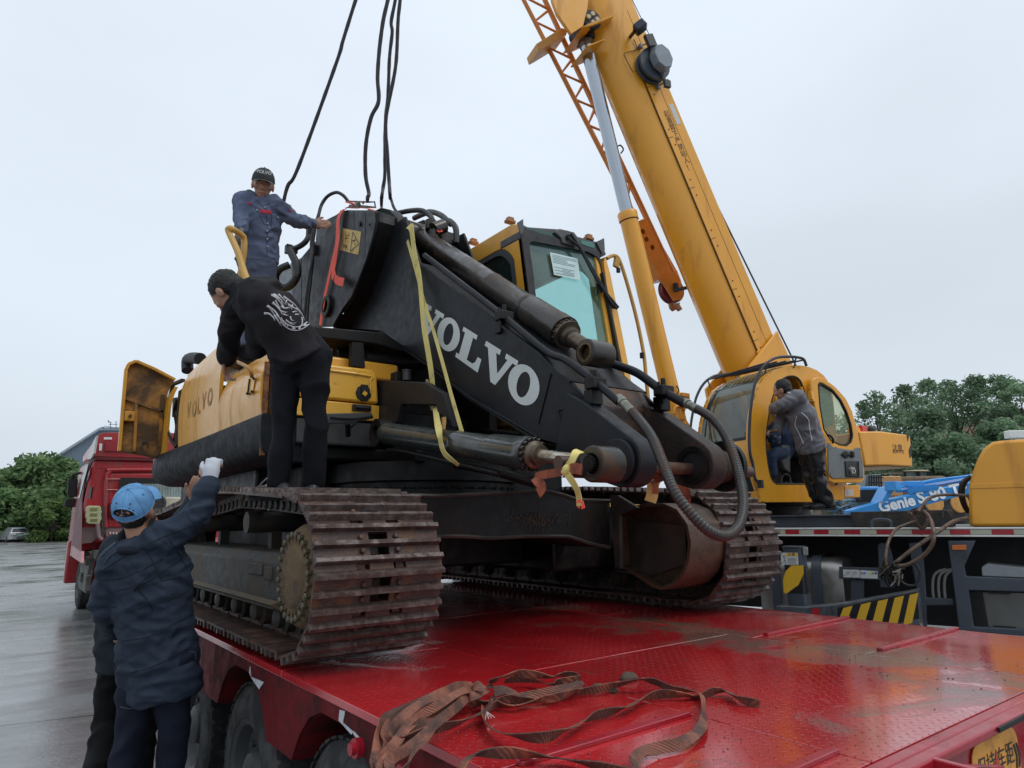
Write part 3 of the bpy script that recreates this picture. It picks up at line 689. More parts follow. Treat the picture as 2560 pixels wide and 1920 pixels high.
side_panel('rear_corner_panel', 7.73, 7.96, 2.326, 3.03, 3.03, bulge=0, curl=.05)
# faded lettering shadow on the doors: V O L V O ghost
M_gho = mat('faded_lettering', (.36, .165, .03), .5, dirt=(.6, .3, .05), da=.5, ds=7)
pv = [PX('c3', x, y, HX-.0235) for x, y in ((630, 555), (715, 510))]
for ch, (x, y) in zip('VOLVO', ((632, 562), (672, 548), (706, 525), (745, 492), (790, 462))):
    c_ = PX('c3', x, y, HX-.022); put_text(ch, 'ghost_letter', M_gho, pB, c_, (0, -1, 0), (0, 0, 1), .20, .006)
# roof of the engine bay, walkway, top covers
g = G(); g.bb(HX+.17, 2.45, 5.63, 7.8, 3.15, 3.19); g.bb(HX+.06, 2.4, 4.58, 5.60, 2.65, 2.79); g.put('engine_cover', M_yel, ex, bev=.02)
g = G(); g.extr([PX('c3', 850, 200, 1.72), PX('c3', 850, 100, 1.72), PX('c3', 1010, 25, 1.72), PX('c3', 1100, 45, 1.72), PX('c3', 1230, 170, 1.72), PX('c3', 1230, 260, 1.72), PX('c3', 930, 370, 1.72)], (.03, 0, 0)); pe = g.put('inner_cover_panel', M_yelb, ex, bev=.004)
a = G(); cc = PX('c3', 1063, 50, 1.715); a.lathe(cc, (-1, 0, 0), [(-.01, .03), (.004, .03), (.008, .018)], 16); a.put('rubber_plug', M_dk, pe)
g = G(); g.bb(2.4, 4.05, 5.9, 7.9, 2.1, 3.0); g.put('engine_housing', M_yel, ex, bev=.04)
g = G(); g.bb(HX+.08, 2.2, 7.11, 7.7, 2.33, 2.98); g.put('engine_bay', M_blk2, ex)
# open rear side door swung outwards, inside face to the camera
DY = 7.92
def dpt(k, x, y, yy=DY): return PY(k, x, y, yy)
dpts = [('c3',110,862),('c3',135,560),('c3',160,260),('c3',180,215),('c3',235,192),('c3',380,255),('c3',525,332),('c3',480,420),('c3',445,600),('c3',420,920),('c3',250,885)]
D3 = [dpt(*q) for q in dpts]
g = G(); g.extr(D3, (0, .035, 0)); dr_ = g.put('rear_side_door', M_yelin, ex, bev=.004)
g = G()
for i in (0, 1, 2, 3, 4, 5):
    g.bar(D3[i]+V((0, -.03, 0)), D3[i+1]+V((0, -.03, 0)), .03, .05, (0, 1, 0))
g.put('door_flange', mat('door_edge_yellow', (.62, .29, .03), .4), dr_, bev=.004)
g = G(); q = lambda x, y: dpt('c3', x, y)+V((0, -.012, 0))
g.bar(q(155, 465), q(440, 570), .03, .03, (0, 1, 0)); g.bar(q(240, 500), q(225, 865), .03, .03, (0, 1, 0)); g.bar(q(440, 440), q(405, 900), .035, .03, (0, 1, 0)); g.put('door_stiffener', M_yelin, dr_, bev=.004)
g = G(); c_ = q(185, 605); g.box(c_+V((0, -.03, 0)), (.09, .06, .10)); g.put('latch_box', mat('latch_yellow', (.6, .28, .03), .45), dr_, bev=.006)
g = G(); g.cyl(c_+V((0, -.06, 0)), c_+V((0, -.10, 0)), .015, n=10); g.put('latch_bolt', M_gsteel, dr_)
g = G(); c_ = q(300, 835); g.bar(c_+V((-.03, 0, 0)), c_+V((-.02, 0, .06)), .012, .012); g.bar(c_+V((-.02, 0, .06)), c_+V((.03, 0, .06)), .012, .012); g.bar(c_+V((.03, 0, .06)), c_+V((.03, 0, 0)), .012, .012); g.put('door_catch', M_gry, dr_)
# things in the open bay: hoses, filters, brackets
g = G()
for dx in (0, .05): g.tube(ribj([PX('c3', 530-dx*200, 350, HX+.05), PX('c3', 480, 480, HX+.04), PX('c3', 470, 650, HX+.03), PX('c3', 500, 770, HX+.03), PX('c3', 540, 830, HX+.05)], 8), .014, 8)
g.tube(ribj([PX('c3', 555, 470, HX+.1), PX('c3', 530, 560, HX+.1), PX('c3', 545, 680, HX+.1), PX('c3', 525, 790, HX+.1)], 8), .02, 8); g.put('bay_hoses', M_rub, ex)
g = G(); a, b_ = PX('c3', 550, 470, HX+.16), PX('c3', 545, 600, HX+.16); g.cyl(a, b_, .05); g.put('filter', M_gry, ex)
g = G(); g.bar(PX('c3', 590, 330, HX+.02), PX('c3', 520, 360, HX+.02), .04, .03); g.bar(PX('c3', 440, 600, HX+.01), PX('c3', 430, 900, HX+.01), .04, .03, (1, 0, 0)); g.put('hinge_post', M_yelin, ex, bev=.004)
# exhaust behind
g = G(); g.tube(ribj([PX('c3', 720, 170, 2.3), PX('c3', 660, 165, 2.3), PX('c3', 625, 185, 2.3), PX('c3', 625, 260, 2.3)], 6), .09, 16); g.put('exhaust_pipe', M_dk, ex)
# small grab handle and latch on front panel
g = G(); h0, h1, h2, h3 = PX('c3', 1105, 305, HX-.03), PX('c3', 1095, 260, HX-.05), PX('c3', 1060, 225, HX-.06), PX('c3', 975, 185, HX-.03)
g.tube(ribj([h0, h1, h2, h3], 6), .014, 8); g.put('grab_handle', mat('worn_orange_handle', (.42, .2, .05), .5), ex)
g = G(); g.extr([PX('c3', 1095, 310, HX-.022), PX('c3', 1130, 315, HX-.022), PX('c3', 1115, 430, HX-.022), PX('c3', 1078, 425, HX-.022)], (-.004, 0, 0)); g.put('hinge_plate', M_yel, ex)
g = G(); g.tube([PX('c3', 1088, 320, HX-.03), PX('c3', 1075, 420, HX-.03)], .006, 6)
for x, y in ((1118, 318), (1105, 415), (1070, 430)): g.cyl(PX('c3', x, y, HX-.02), PX('c3', x, y, HX-.045), .010, n=6)
g.put('panel_latch', M_dk, ex, kind='stuff')
# panel front vertical end (rusty edge) and dark blocks added behind
g = G(); g.bb(HX, HX+.03, 4.54, 4.56, 2.05, 2.68); g.put('panel_edge', mat('rusty_panel_edge', (.25, .10, .03), .7, dirt=(.04, .02, .015), da=.5, ds=14, bump=.6), ex)
g = G(); g.bb(2.95, 3.75, 4.25, 5.5, 1.8, 2.12); g.put('added_sky_blocker', M_blk2, ex, bev=.02)  # added dark box that blocks the sky under the boom cylinder
g = G(); g.bb(1.62, 3.9, 5.4, 8.0, 1.86, 2.05); g.bb(1.8, 3.8, 4.9, 5.4, 1.84, 2.03); g.put('added_underside_filler', M_blk2, ex, bev=.02)  # added dark mass that keeps the gap under the skirt black
# toolbox: yellow front box
TY = 4.48
g = G(); bx = [PY('c3', 1560, 222, TY), PY('c3', 2005, 250, TY), PY('c3', 2042, 285, TY), PY('c3', 2055, 508, TY), PY('c3', 1560, 500, TY)]
x0 = 1.45
c_ = [V((x0, TY, bx[1].z)), bx[1], bx[2], bx[3], V((x0, TY, bx[3].z))]
g.extr(c_, (0, .75, 0)); tb = g.put('tool_box', M_yelb, ex, bev=.018)
g = G(); zt, zb = bx[1].z-.05, bx[3].z; xr = bx[2].x
g.tube(ribj([(x0, TY-.002, zt), (xr-.10, TY-.002, zt), (xr-.055, TY-.002, zt-.04), (xr-.055, TY-.002, zt-.13)], 6), .010, 8); g.put('pressed_bead', M_yelb, tb)
g = G(); b2 = [PY('c3', 2058, 520, TY), PY('c3', 2058, 640, TY)]
g.extr([(x0, TY+.004, b2[0].z), (b2[0].x+.004, TY+.004, b2[0].z), (b2[0].x+.004, TY+.004, b2[1].z), (x0, TY+.004, b2[1].z)], (0, .7, 0)); g.put('box_sill', M_yelb, ex, bev=.006)
g = G(); c_ = PY('c3', 1940, 428, TY-.003); g.lathe(c_, (0, -1, 0), [(-.002, .062), (.006, .060), (.008, .05)], 9)
g.box(c_+V((.0, -.012, .03)), (.05, .02, .06)); g.put('lock', M_dk, tb)
g = G(); g.box(c_+V((.0, -.014, -.005)), (.03, .02, .03), Matrix.Rotation(.6, 3, 'Y')); g.put('lock_centre', M_yelb, tb)
g = G(); c_ = PY('c3', 1925, 538, TY-.003); g.box(c_, (.14, .03, .045)); g.cyl(c_+V((-.05, -.015, 0)), c_+V((.06, -.015, 0)), .012, n=8); g.put('latch', M_dk, ex, bev=.004)
# toothed step bar in front of the box
g = G(); a, b_ = PY('c3', 1560, 600, TY-.14), PY('c3', 2010, 590, TY-.14)
st = [a+V((0, 0, .02)), PY('c3', 1690, 578, TY-.14), PY('c3', 2000, 572, TY-.14), PY('c3', 2015, 615, TY-.14), PY('c3', 1860, 648, TY-.14), PY('c3', 1690, 652, TY-.14), a+V((0, 0, -.04))]
g.extr(st, (0, .03, 0)); g.put('step', M_gry, ex, bev=.004)
g = G()
for k in range(16):
    t = k/15; p = PY('c3', 1700+t*300, 612-8*t+14*math.sin(t*3.1), TY-.147); g.box(p, (.012, .02, .014))
g.put('step_teeth', M_blk2, ex)
g = G(); g.bar(PY('c3', 1820, 655, TY-.1), PY('c3', 1825, 750, TY-.05), .03, .02, (0, 1, 0)); g.bar(PY('c3', 1835, 690, TY-.1), PY('c3', 1880, 655, TY-.12), .012, .012, (0, 1, 0)); g.put('step_bracket', M_blk2, ex)
g = G(); zt = PY('c3', 2055, 655, TY).z; zb = PY('c3', 2055, 830, TY).z; xr = PY('c3', 2055, 700, TY).x
g.bb(1.6, xr, TY+.02, TY+.04, zb, zt); g.bb(1.6, xr, TY+.04, 5.2, zb, zb+.02); g.put('frame_front_plate', M_gry, ex, bev=.006)
g = G(); g.bar((1.6, TY+.0, zb+.003), (xr, TY+.0, zb+.003), .03, .012); g.put('frayed_rubber', M_dk, ex)
# centre section: dark box frame under the boom, brackets, hoses
g = G(); g.bb(2.33, 2.39, 4.5, 5.6, 2.12, 2.72); g.bb(3.12, 3.2, 4.4, 5.6, 2.12, 2.9); g.bb(2.33, 3.2, 4.7, 4.76, 2.12, 2.45); g.bb(1.9, 3.3, 5.0, 5.1, 2.1, 2.9); g.put('boom_bracket', M_blk2, ex, bev=.01)
bl = [PX('k2', 720, 650, 2.26), PX('k2', 1240, 680, 2.26), PX('k2', 1400, 760, 2.26), PX('k2', 1560, 1180, 2.26), PX('k2', 930, 1150, 2.26), PX('k2', 960, 940, 2.26), PX('k2', 930, 1130, 2.26), PX('k2', 720, 1120, 2.26)]
bl = [PX('k2', 720, 650, 2.20), PX('k2', 1240, 680, 2.20), PX('k2', 1440, 800, 2.20), PX('k2', 1540, 1170, 2.20), PX('k2', 1400, 1150, 2.20), PX('k2', 1350, 930, 2.20), PX('k2', 970, 920, 2.20), PX('k2', 930, 1130, 2.20), PX('k2', 725, 1110, 2.20)]
g = G(); g.extr(bl, (.05, 0, 0)); g.put('boom_mount_plate', M_blk, ex, bev=.008)
g = G(); z2 = PX('k2', 100, 60, 1.95)
g.extr([PY('k2', -60, 60, 4.55), PY('k2', 740, 130, 4.55), PY('k2', 1100, 330, 4.55), PY('k2', 1100, 380, 4.55), PY('k2', 700, 262, 4.55), PY('k2', 440, 232, 4.55), PY('k2', -60, 180, 4.55)], (0, .3, 0)); g.put('cross_beam', M_blk2, ex, bev=.01)
g = G(); rr_ = random.Random(5)
g.tube(ribj([PY('k2', 560, 420, 4.75), PY('k2', 800, 430, 4.75), PY('k2', 1200, 440, 4.75)], 5), .075, 14)
for k in range(9):
    xx = 300+k*45; g.tube(ribj([PY('k2', xx, 250, 4.9), PY('k2', xx+30*rr_.uniform(-1, 1), 380, 4.8), PY('k2', xx+40*rr_.uniform(-1, 1), 520, 4.9)], 5), .018, 8)
g.put('hydraulic_lines', M_rub, ex)
g = G(); g.extr([PY('k2', 720, 500, 4.6), PY('k2', 780, 500, 4.6), PY('k2', 800, 640, 4.6), PY('k2', 720, 640, 4.6)], (0, .05, 0)); g.extr([PY('k2', 880, 510, 4.6), PY('k2', 940, 520, 4.6), PY('k2', 950, 660, 4.6), PY('k2', 890, 660, 4.6)], (0, .05, 0)); g.extr([PY('k2', 440, 240, 4.5), PY('k2', 560, 250, 4.5), PY('k2', 580, 520, 4.5), PY('k2', 430, 500, 4.5)], (0, .05, 0)); g.put('hose_bracket', M_blk2, ex, kind='stuff')
g = G(); g.bb(2.3, 3.3, 5.6, 5.66, 2.5, 3.45); g.put('added_gap_backing', M_blk2, ex)  # added dark backing, closes a gap where sky light leaked through
g = G(); g.extr([PY('k2', 830, 345, 4.9), PY('k2', 1100, 385, 4.9), PY('k2', 1100, 395, 4.9), PY('k2', 840, 365, 4.9)], (0, .03, 0)); g.bar(PY('k2', 610, 325, 4.9), PY('k2', 690, 330, 4.9), .04, .03); g.bar(PY('k2', 580, 500, 5.0), PY('k2', 720, 515, 5.0), .07, .05); g.put('yellow_fitting', M_yelin, ex)
g = G(); c_ = PX('k2', 1035, 660, 2.4); g.cyl(c_, c_+V((0, 0, .07)), .035, n=14); g.cyl(c_+V((0, 0, .07)), c_+V((0, 0, .08)), .04, n=14); g.put('filler_cap', M_gry, ex)
# yellow platform seen under the boom on the right (cab side floor)
g = G(); cf = [PX('k2', 1730, 1010, 3.25), PX('k2', 1800, 1040, 3.25), PX('k2', 2010, 985, 3.25), PX('k2', 2250, 1150, 3.25), PX('k2', 1790, 1190, 3.25)]
g.extr(cf, (.9, 0, 0)); g.put('cab_base_panel', M_yelin, ex, bev=.01)
# ------------------------------------------------------------------ boom
BX0, BX1 = 2.42, 3.00
bm_ = link(bpy.data.objects.new('boom', None), ex, (2.71, 5.2, 2.6))
def arc(c, r, a0, a1, n, x):
    return [V((x, c.y+r*math.cos(rad(a0+(a1-a0)*i/n)), c.z+r*math.sin(rad(a0+(a1-a0)*i/n)))) for i in range(n+1)]
TIP = PX('k3', 435, 1210, 2.36); TIP = V((0, TIP.y, TIP.z)); TR = .118
up_ = [PX(k, x, y, BX0) for k, x, y in (('k1',1530,280),('k1',1700,820),('c6',480,1112),('c6',860,1392),('c7',1370,243),('c7',1480,330),('c7',1650,525))]
lo_ = [PX(k, x, y, BX0) for k, x, y in (('c7',1430,885),('c7',1200,820),('c7',600,452),('c7',280,192),('k2',745,120),('k1',800,1560),('k1',860,1100),('k1',1000,700))]
tang = up_[-1]
side = up_+arc(TIP, TR, 132, 290, 14, BX0)+lo_
def zf(p): return V((BX0, p.y, p.z))
side = [zf(p) for p in side]
g = G(); g.extr(side, (.022, 0, 0)); g.put('side_plate', M_blk, bm_, bev=.004)
g = G(); g.extr([V((BX1-.022, p.y, p.z)) for p in side], (.022, 0, 0)); g.put('side_plate', M_blk2, bm_, bev=.004)
# top and bottom plates
g = G()
T = [zf(p) for p in up_[1:6]]
fl = [T, [p+V((BX1-BX0, 0, 0)) for p in T]]
n_ = len(T); ov = .0
def strip(P, off, th):
    a = G(); A = [p+V((-ov, 0, 0))+V((0, 0, off)) for p in P]; B = [p+V((BX1-BX0+ov, 0, off)) for p in P]
    a.sheet([A, B]); a.sheet([[p-V((0, 0, th)) for p in B], [p-V((0, 0, th)) for p in A]]); a.sheet([[p-V((0, 0, th)) for p in A], A]); a.sheet([B, [p-V((0, 0, th)) for p in B]]); return a
ov = .012; strip(T, .006, .016).put('top_plate', M_blk, bm_, 30)
ov = .012; strip([zf(p) for p in lo_[1:5]], -.004, .016).put('bottom_plate', M_blk, bm_, 30)
# forward curved web between the tip lugs (rusty cast nose)
g = G(); nz_ = [V((BX0, p.y, p.z)) for p in (PX('c7',1480,330,BX0), PX('c7',1650,525,BX0))]
web = [zf(up_[5]), zf(up_[5]).lerp(zf(up_[6]), .6)+V((0, .03, -.02)), V((BX0, TIP.y+.32, TIP.z+.28)), V((BX0, TIP.y+.36, TIP.z+.05)), V((BX0, TIP.y+.5, TIP.z-.05))]
web = ribj(web, 5)
g.sheet([[p+V((.02, 0, 0)) for p in web], [p+V((BX1-BX0-.02, 0, 0)) for p in web]])
g.put('nose_web', mat('rusty_scraped_plate', (.035, .028, .025), .5, dirt=(.17, .075, .035), da=.45, ds=4.5, var=.3, bump=.5, bs=35), bm_, 60)
# tip lugs with bosses
def lug(x0, x1, m_, shape=True):
    a = G()
    pts = [V((0, up_[5].y-.012, up_[5].z-.062)), V((0, up_[6].y-.006, up_[6].z+.004))]+arc(TIP, TR+.007, 130, 285, 16, 0)+[V((0, TIP.y+.50, TIP.z+.02))]
    a.extr([V((x0, p.y, p.z)) for p in pts], (x1-x0, 0, 0)); return a
lug(2.375, 2.50, M_blk).put('tip_lug', M_blk, bm_, 40, .006)
lug(2.92, 3.045, M_blk2).put('tip_lug', mat('scraped_brown_lug', (.030, .024, .021), .5, spec=.3, dirt=(.085, .045, .03), da=.4, ds=5, var=.3, bump=.6, bs=30), bm_, 40, .006)
g = G(); g.pipe((2.345, TIP.y, TIP.z), (2.37, TIP.y, TIP.z), .105, .056, 36); g.put('boss', M_blk, bm_, 40, .005); g = G(); g.pipe((3.05, TIP.y, TIP.z), (3.09, TIP.y, TIP.z), .105, .055, 36); g.put('boss', M_blk, bm_, 40, .005)
g = G(); g.cyl((2.914, TIP.y, TIP.z), (2.93, TIP.y, TIP.z), .068, n=28); g.put('pin_bore', M_dk, bm_)
g = G(); g.pipe((2.905, TIP.y, TIP.z), (2.93, TIP.y, TIP.z), .098, .068, 30); g.put('bore_ring', M_blk2, bm_)
g = G(); g.cyl((2.348, TIP.y, TIP.z), (2.36, TIP.y, TIP.z), .057, n=28); g.put('pin_bore', M_dk, bm_)
g = G(); g.cyl((2.0, TIP.y+.02, TIP.z-.02), (3.45, TIP.y+.02, TIP.z-.02), .031, n=24); g.put('tip_shaft', mat('rusty_round_shaft', (.085, .052, .04), .4, .4, dirt=(.14, .07, .03), da=.4, ds=8), bm_)
g = G(); g.lathe((3.09, TIP.y, TIP.z), (1, 0, 0), [(0, .088), (.09, .088), (.095, .135), (.11, .135)], 40); g.put('flanged_sleeve', M_gsteel, bm_)
g = G()
for k in range(10):
    a = 2*math.pi*k/10; c = V((3.203, TIP.y+.115*math.cos(a), TIP.z+.115*math.sin(a))); g.cyl(c-V((.05, 0, 0)), c+V((.005, 0, 0)), .010, n=10)
g.cyl((3.17, TIP.y, TIP.z), (3.20, TIP.y, TIP.z), .137, n=40); g.put('flange_ring', M_blk2, bm_)
# raised number boss + stiffener on the side of the boom
g = G(); p_ = [PX('c7', x, y, BX0-.001) for x, y in ((1370,590),(1430,570),(1545,665),(1550,740),(1505,800),(1440,770))]
g.tube(ribj(p_, 4, True)+[p_[0]], .008, 6); g.put('cast_oval', M_blk, bm_)
put_text('32063 42', 'cast_number', M_blk2, bm_, PX('c7', 1445, 690, BX0-.004), PX('c7', 1530, 735, BX0)-PX('c7', 1400, 640, BX0), (0, 0, 1), .045)
g = G(); g.bar(PX('c7', 1300, 250, BX0-.004), PX('c7', 1190, 690, BX0-.004), .012, .006, (1, 0, 0)); g.tube(ribj([PX('c7', 1480, 350, BX0-.002), PX('c7', 1560, 420, BX0-.002), PX('c7', 1700, 560, BX0-.002)], 4), .005, 6)
g.tube([PX('c7', 300, 225, BX0-.003), PX('c7', 620, 470, BX0-.003), PX('c7', 1190, 805, BX0-.003)], .005, 6); g.tube(ribj([PX('c7', 1570, 590, BX0-.004), PX('c7', 1610, 610, BX0-.004), PX('c7', 1650, 540, BX0-.004)], 4), .010, 6); g.put('weld_bead', M_blk, bm_)
# VOLVO lettering: slab letters, flat vinyl on the plate
L0, L1 = PX('k2', 1568, 402, BX0), PX('k2', 1806, 572, BX0); LT = PX('k2', 1660, 75, BX0)
e1 = (L1-L0); wL = e1.length; e1.normalize(); e2 = (LT-L0); hL = e2.length; e2u = e2.normalized(); print('shear', e1.dot(e2u), wL, hL)
Vs = PX('k1', 1735, 1200, BX0); On = PX('c7', 1062, 367, BX0)
# letter cell origin along e1 measured from L0
def oval(cx, cy, rx, ry, n=30): return [(cx+rx*math.cos(2*math.pi*i/n), cy+ry*math.sin(2*math.pi*i/n)) for i in range(n)]
LV = [(-.52, 1), (-.52, .86), (-.40, .86), (-.06, 0), (.10, 0), (.40, .86), (.52, .86), (.52, 1), (.10, 1), (.10, .86), (.19, .86), (.06, .38), (-.10, .86), (.0, .86), (.0, 1)]
LV = [(-.54, 1), (-.54, .85), (-.43, .85), (-.08, 0), (.08, 0), (.37, .85), (.50, .85), (.50, 1), (.13, 1), (.13, .85), (.21, .85), (.045, .33), (-.15, .85), (-.04, .85), (-.04, 1)]
LL = [(-.42, 1), (-.42, .86), (-.32, .86), (-.32, .14), (-.42, .14), (-.42, 0), (.42, 0), (.42, .42), (.29, .42), (.26, .24), (.18, .14), (-.02, .14), (-.02, .86), (.10, .86), (.10, 1)]
def put_letter(nm, cx, kind, x=BX0-.0016, sc=1.):
    g = G()
    def m(u, v): return V((x, 0, 0))+V((0, (L0+e1*(cx+u*wL*1.22*sc)+e2u*(v*hL)).y, (L0+e1*(cx+u*wL*1.22*sc)+e2u*(v*hL)).z))
    if kind == 'O':
        o_ = oval(0, .5, .43, .53); i_ = oval(.0, .5, .17, .36); n = len(o_)
        g.add([m(*p) for p in o_]+[m(*p) for p in i_], [(i, (i+1) % n, n+(i+1) % n, n+i) for i in range(n)])
    else:
        pts = LV if kind == 'V' else LL
        g.add([m(*p) for p in pts], [tuple(range(len(pts)))])
    bmm = g.mesh(nm)
    bm = bmesh.new(); bm.from_mesh(bmm); bmesh.ops.triangulate(bm, faces=bm.faces); bm.to_mesh(bmm); bm.free(); bmm.materials.append(M_wht)
    o = bpy.data.objects.new(nm, bmm); link(o, bm_)
def along(p):   # oblique coordinate along the baseline
    d = p-L0; a, b, c_ = e1.y, e2u.y, d.y; a2, b2, c2_ = e1.z, e2u.z, d.z; det = a*b2-b*a2
    return (c_*b2-b*c2_)/det
cO2 = along(On); cL = wL*.5; cO1 = along(PX('k2', 1490, 155, BX0)); cV1 = along(PX('k1', 1830, 1425, BX0)); cV2 = along(PX('c7', 850, 180, BX0))
for k, c in (('V', cV1), ('O', cO1), ('L', cL), ('V', cV2), ('O', cO2)): put_letter('letter', c, k)
print('letters', cV1, cO1, cL, cV2, cO2, hL, wL)

# rear section: wider box with sticker face
RX0, RX1 = 2.26, 3.16
rp = [('k1',1150,208),('k1',1190,225),('k1',1198,330),('k1',1160,520),('k1',1085,780),('k1',1000,1000),('k1',915,1210),('k1',810,1350),('k1',695,1550),('k1',250,1560),('k1',250,860),('k1',330,760),('k1',430,640),('k1',560,500),('k1',690,360),('k1',780,235),('k1',860,205)]
rs = [PX(k, x, y, RX0) for k, x, y in rp]
g = G(); g.extr(rs, (.03, 0, 0)); g.put('rear_side_plate', M_blk, bm_, bev=.008)
g = G(); g.extr([p+V((RX1-RX0-.03, 0, 0)) for p in rs], (.03, 0, 0)); g.put('rear_side_plate', M_blk2, bm_, bev=.008)
inn = [p+V((.03, 0, 0)) for p in rs]
g = G(); cw = RX1-RX0-.06
fr = inn[0:9]; g.sheet([fr, [p+V((cw, 0, 0)) for p in fr]]); bk = inn[10:]+inn[:1]; bk = [p+V((0, 0, -.012)) for p in bk]; g.sheet([[p+V((cw, 0, 0)) for p in bk], bk])
g.put('web_plate', M_blk2, bm_, 25)
g = G(); g.extr([PX('k1', 520, 345, 2.46), PX('k1', 620, 320, 2.46), PX('k1', 740, 260, 2.46), PX('k1', 810, 205, 2.46), PX('k1', 900, 300, 2.46), PX('k1', 500, 560, 2.46)], (.5, 0, 0)); g.put('knee_top_plate', M_blk, bm_, bev=.006)
# vertical score lines and mounting bolt hole details on the plate
g = G()
for a, b_ in (((945, 240), (945, 425)), ((1075, 240), (1068, 760))): g.bar(PX('k1', *a, RX0-.001), PX('k1', *b_, RX0-.001), .003, .002, (1, 0, 0))
g.bar(PX('k1', 335, 770, RX0-.001), PX('k1', 335, 1400, RX0-.001), .006, .004, (1, 0, 0)); g.put('weld_bead', M_blk2, bm_)
g = G(); c_ = PX('k1', 1018, 375, RX0-.002); g.lathe(c_, (-1, 0, 0), [(-.002, .018), (.012, .016)], 8); g.box(c_+V((0, .01, .02)), (.02, .03, .01)); c_ = PX('k1', 1120, 375, RX0-.002); g.lathe(c_, (-1, 0, 0), [(-.002, .010), (.004, .009)], 8); g.put('tapped_hole', M_dk, bm_)
# caution sticker
M_cst = mat('dirty_yellow_sticker', (.60, .42, .11), .5, dirt=(.25, .16, .05), da=.3, ds=12)
sp_ = [PX('k1', x, y, RX0-.001) for x, y in ((820,418),(1030,458),(995,724),(783,668))]
g = G(); g.extr(sp_, (-.002, 0, 0)); so = g.put('caution_sticker', M_cst, bm_, smooth=0)
def kp(x, y, o=.0045): return PX('k1', x, y, RX0-o)
g = G(); tri = [kp(930, 462), kp(1002, 600), kp(903, 680)]
for a, b_ in zip(tri, tri[1:]+tri[:1]): g.bar(a, b_, .007, .002, (1, 0, 0))
g.bar(kp(915, 560), kp(965, 560), .006, .002, (1, 0, 0)); g.bar(kp(930, 580), kp(960, 540), .008, .002, (1, 0, 0)); g.bar(kp(955, 590), kp(955, 610), .012, .002, (1, 0, 0))
for a, b_ in (((840,450),(845,500)),((845,500),(885,505)),((885,505),(885,470)),((850,520),(850,580)),((840,525),(880,535)),((820,610),(845,615)),((820,630),(845,635)),((845,605),(850,650)),((860,605),(858,650)),((845,620),(870,625))): g.bar(kp(*a), kp(*b_), .006, .002, (1, 0, 0))
g.put('printed_pictogram', M_ink, so, smooth=0)
# oval pin boss in the plate, boom cylinder eye
g = G(); c_ = PX('k1', 650, 1320, RX0); R_ = .085
g.lathe(c_, (-1, 0, 0), [(-.01, .10), (.03, .10), (.035, .092), (.035, .062), (-.02, .06)], 32, cap=False); g.put('pin_boss', M_blk2, bm_)
g = G(); g.cyl(c_+V((-.004, 0, 0)), c_+V((.01, 0, 0)), .062); g.put('pin_bore', M_dk, bm_)
# knee clevis lugs for the arm cylinder
def knee_lug(x0, x1, dx, m_, nm='cylinder_lug'):
    pts = [PX('k1', x, y, 2.44) for x, y in ((1180,215),(1250,178),(1350,200),(1440,310),(1455,430),(1420,540),(1330,680),(1200,860),(1130,960),(1090,780),(1160,520))]
    a = G(); a.extr([V((x0, p.y, p.z)) for p in pts], (x1-x0, 0, 0)); return a.put(nm, m_, bm_, bev=.008)
knee_lug(2.44, 2.55, 0, M_blk); knee_lug(2.86, 2.97, 0, M_blk2)
pc = PX('k1', 1360, 430, 2.44); pc = V((0, pc.y, pc.z))
g = G(); g.cyl((2.42, pc.y, pc.z), (3.0, pc.y, pc.z), .062, n=24); g.lathe((2.43, pc.y, pc.z), (-1, 0, 0), [(-.01, .085), (.004, .085), (.008, .066), (.002, .06)], 28); g.bar((2.425, pc.y+.06, pc.z-.04), (2.425, pc.y+.11, pc.z-.12), .03, .02, (1, 0, 0)); g.put('arm_cylinder_pin', M_gsteel, bm_)
g = G()
for k in range(5): x = 2.28+k*.032; g.pipe((x, pc.y+.12, pc.z+.06), (x+.028, pc.y+.12, pc.z+.06), .115, .06, 24)
g.put('shim_stack', M_blk, bm_)
# arm cylinder lying on the boom
ac = link(bpy.data.objects.new('arm_cylinder', None), ex, (2.71, pc.y, pc.z))
XA = 2.71
a0 = V((XA, pc.y, pc.z)); aE = PX('c6', 1200, 1360, 2.60); aE = V((XA, aE.y, aE.z)); d_ = (aE-a0).normalized(); LA = (aE-a0).length
ra = .092
g = G(); g.lathe(a0, d_, [(.06, .07), (.12, ra), (LA*.52, ra), (LA*.525, ra+.004), (LA*.53, ra), (LA*.70, ra), (LA*.705, ra+.006), (LA*.715, ra+.006), (LA*.72, ra), (LA*.735, ra*1.12), (LA*.84, ra*1.14), (LA*.85, ra*1.18), (LA*.885, ra*1.18)], 36); g.put('barrel', M_brn, ac)
g = G(); g.pipe(a0-V((.14, 0, 0)), a0+V((.14, 0, 0)), .115, .062, 30); g.put('base_eye', M_brn, ac)
g = G(); g.lathe(a0, d_, [(LA*.885, ra*1.02), (LA*.90, ra*1.02), (LA*.90, ra*.72), (LA*.915, ra*.70), (LA*.92, ra*.50)], 32); g.put('gland', M_gsteel, ac)
u_ = V((1, 0, 0)); w_ = d_.cross(u_)
me_cb = G().lathe((0, 0, 0), (0, 0, 1), [(0, .011), (.018, .011), (.02, .009), (.012, .006)], 8).mesh('bolt'); me_cb.materials.append(M_brn)
qd = d_.to_track_quat('Z', 'Y').to_euler()
for k in range(16):
    a = 2*math.pi*k/16; o = bpy.data.objects.new('gland_bolt', me_cb); link(o, ac, a0+d_*(LA*.885)+u_*math.cos(a)*ra*.98+w_*math.sin(a)*ra*.98, qd)
g = G(); g.cyl(a0+d_*LA*.92, a0+d_*(LA*.97), ra*.52); g.put('rod', M_gsteel, ac)
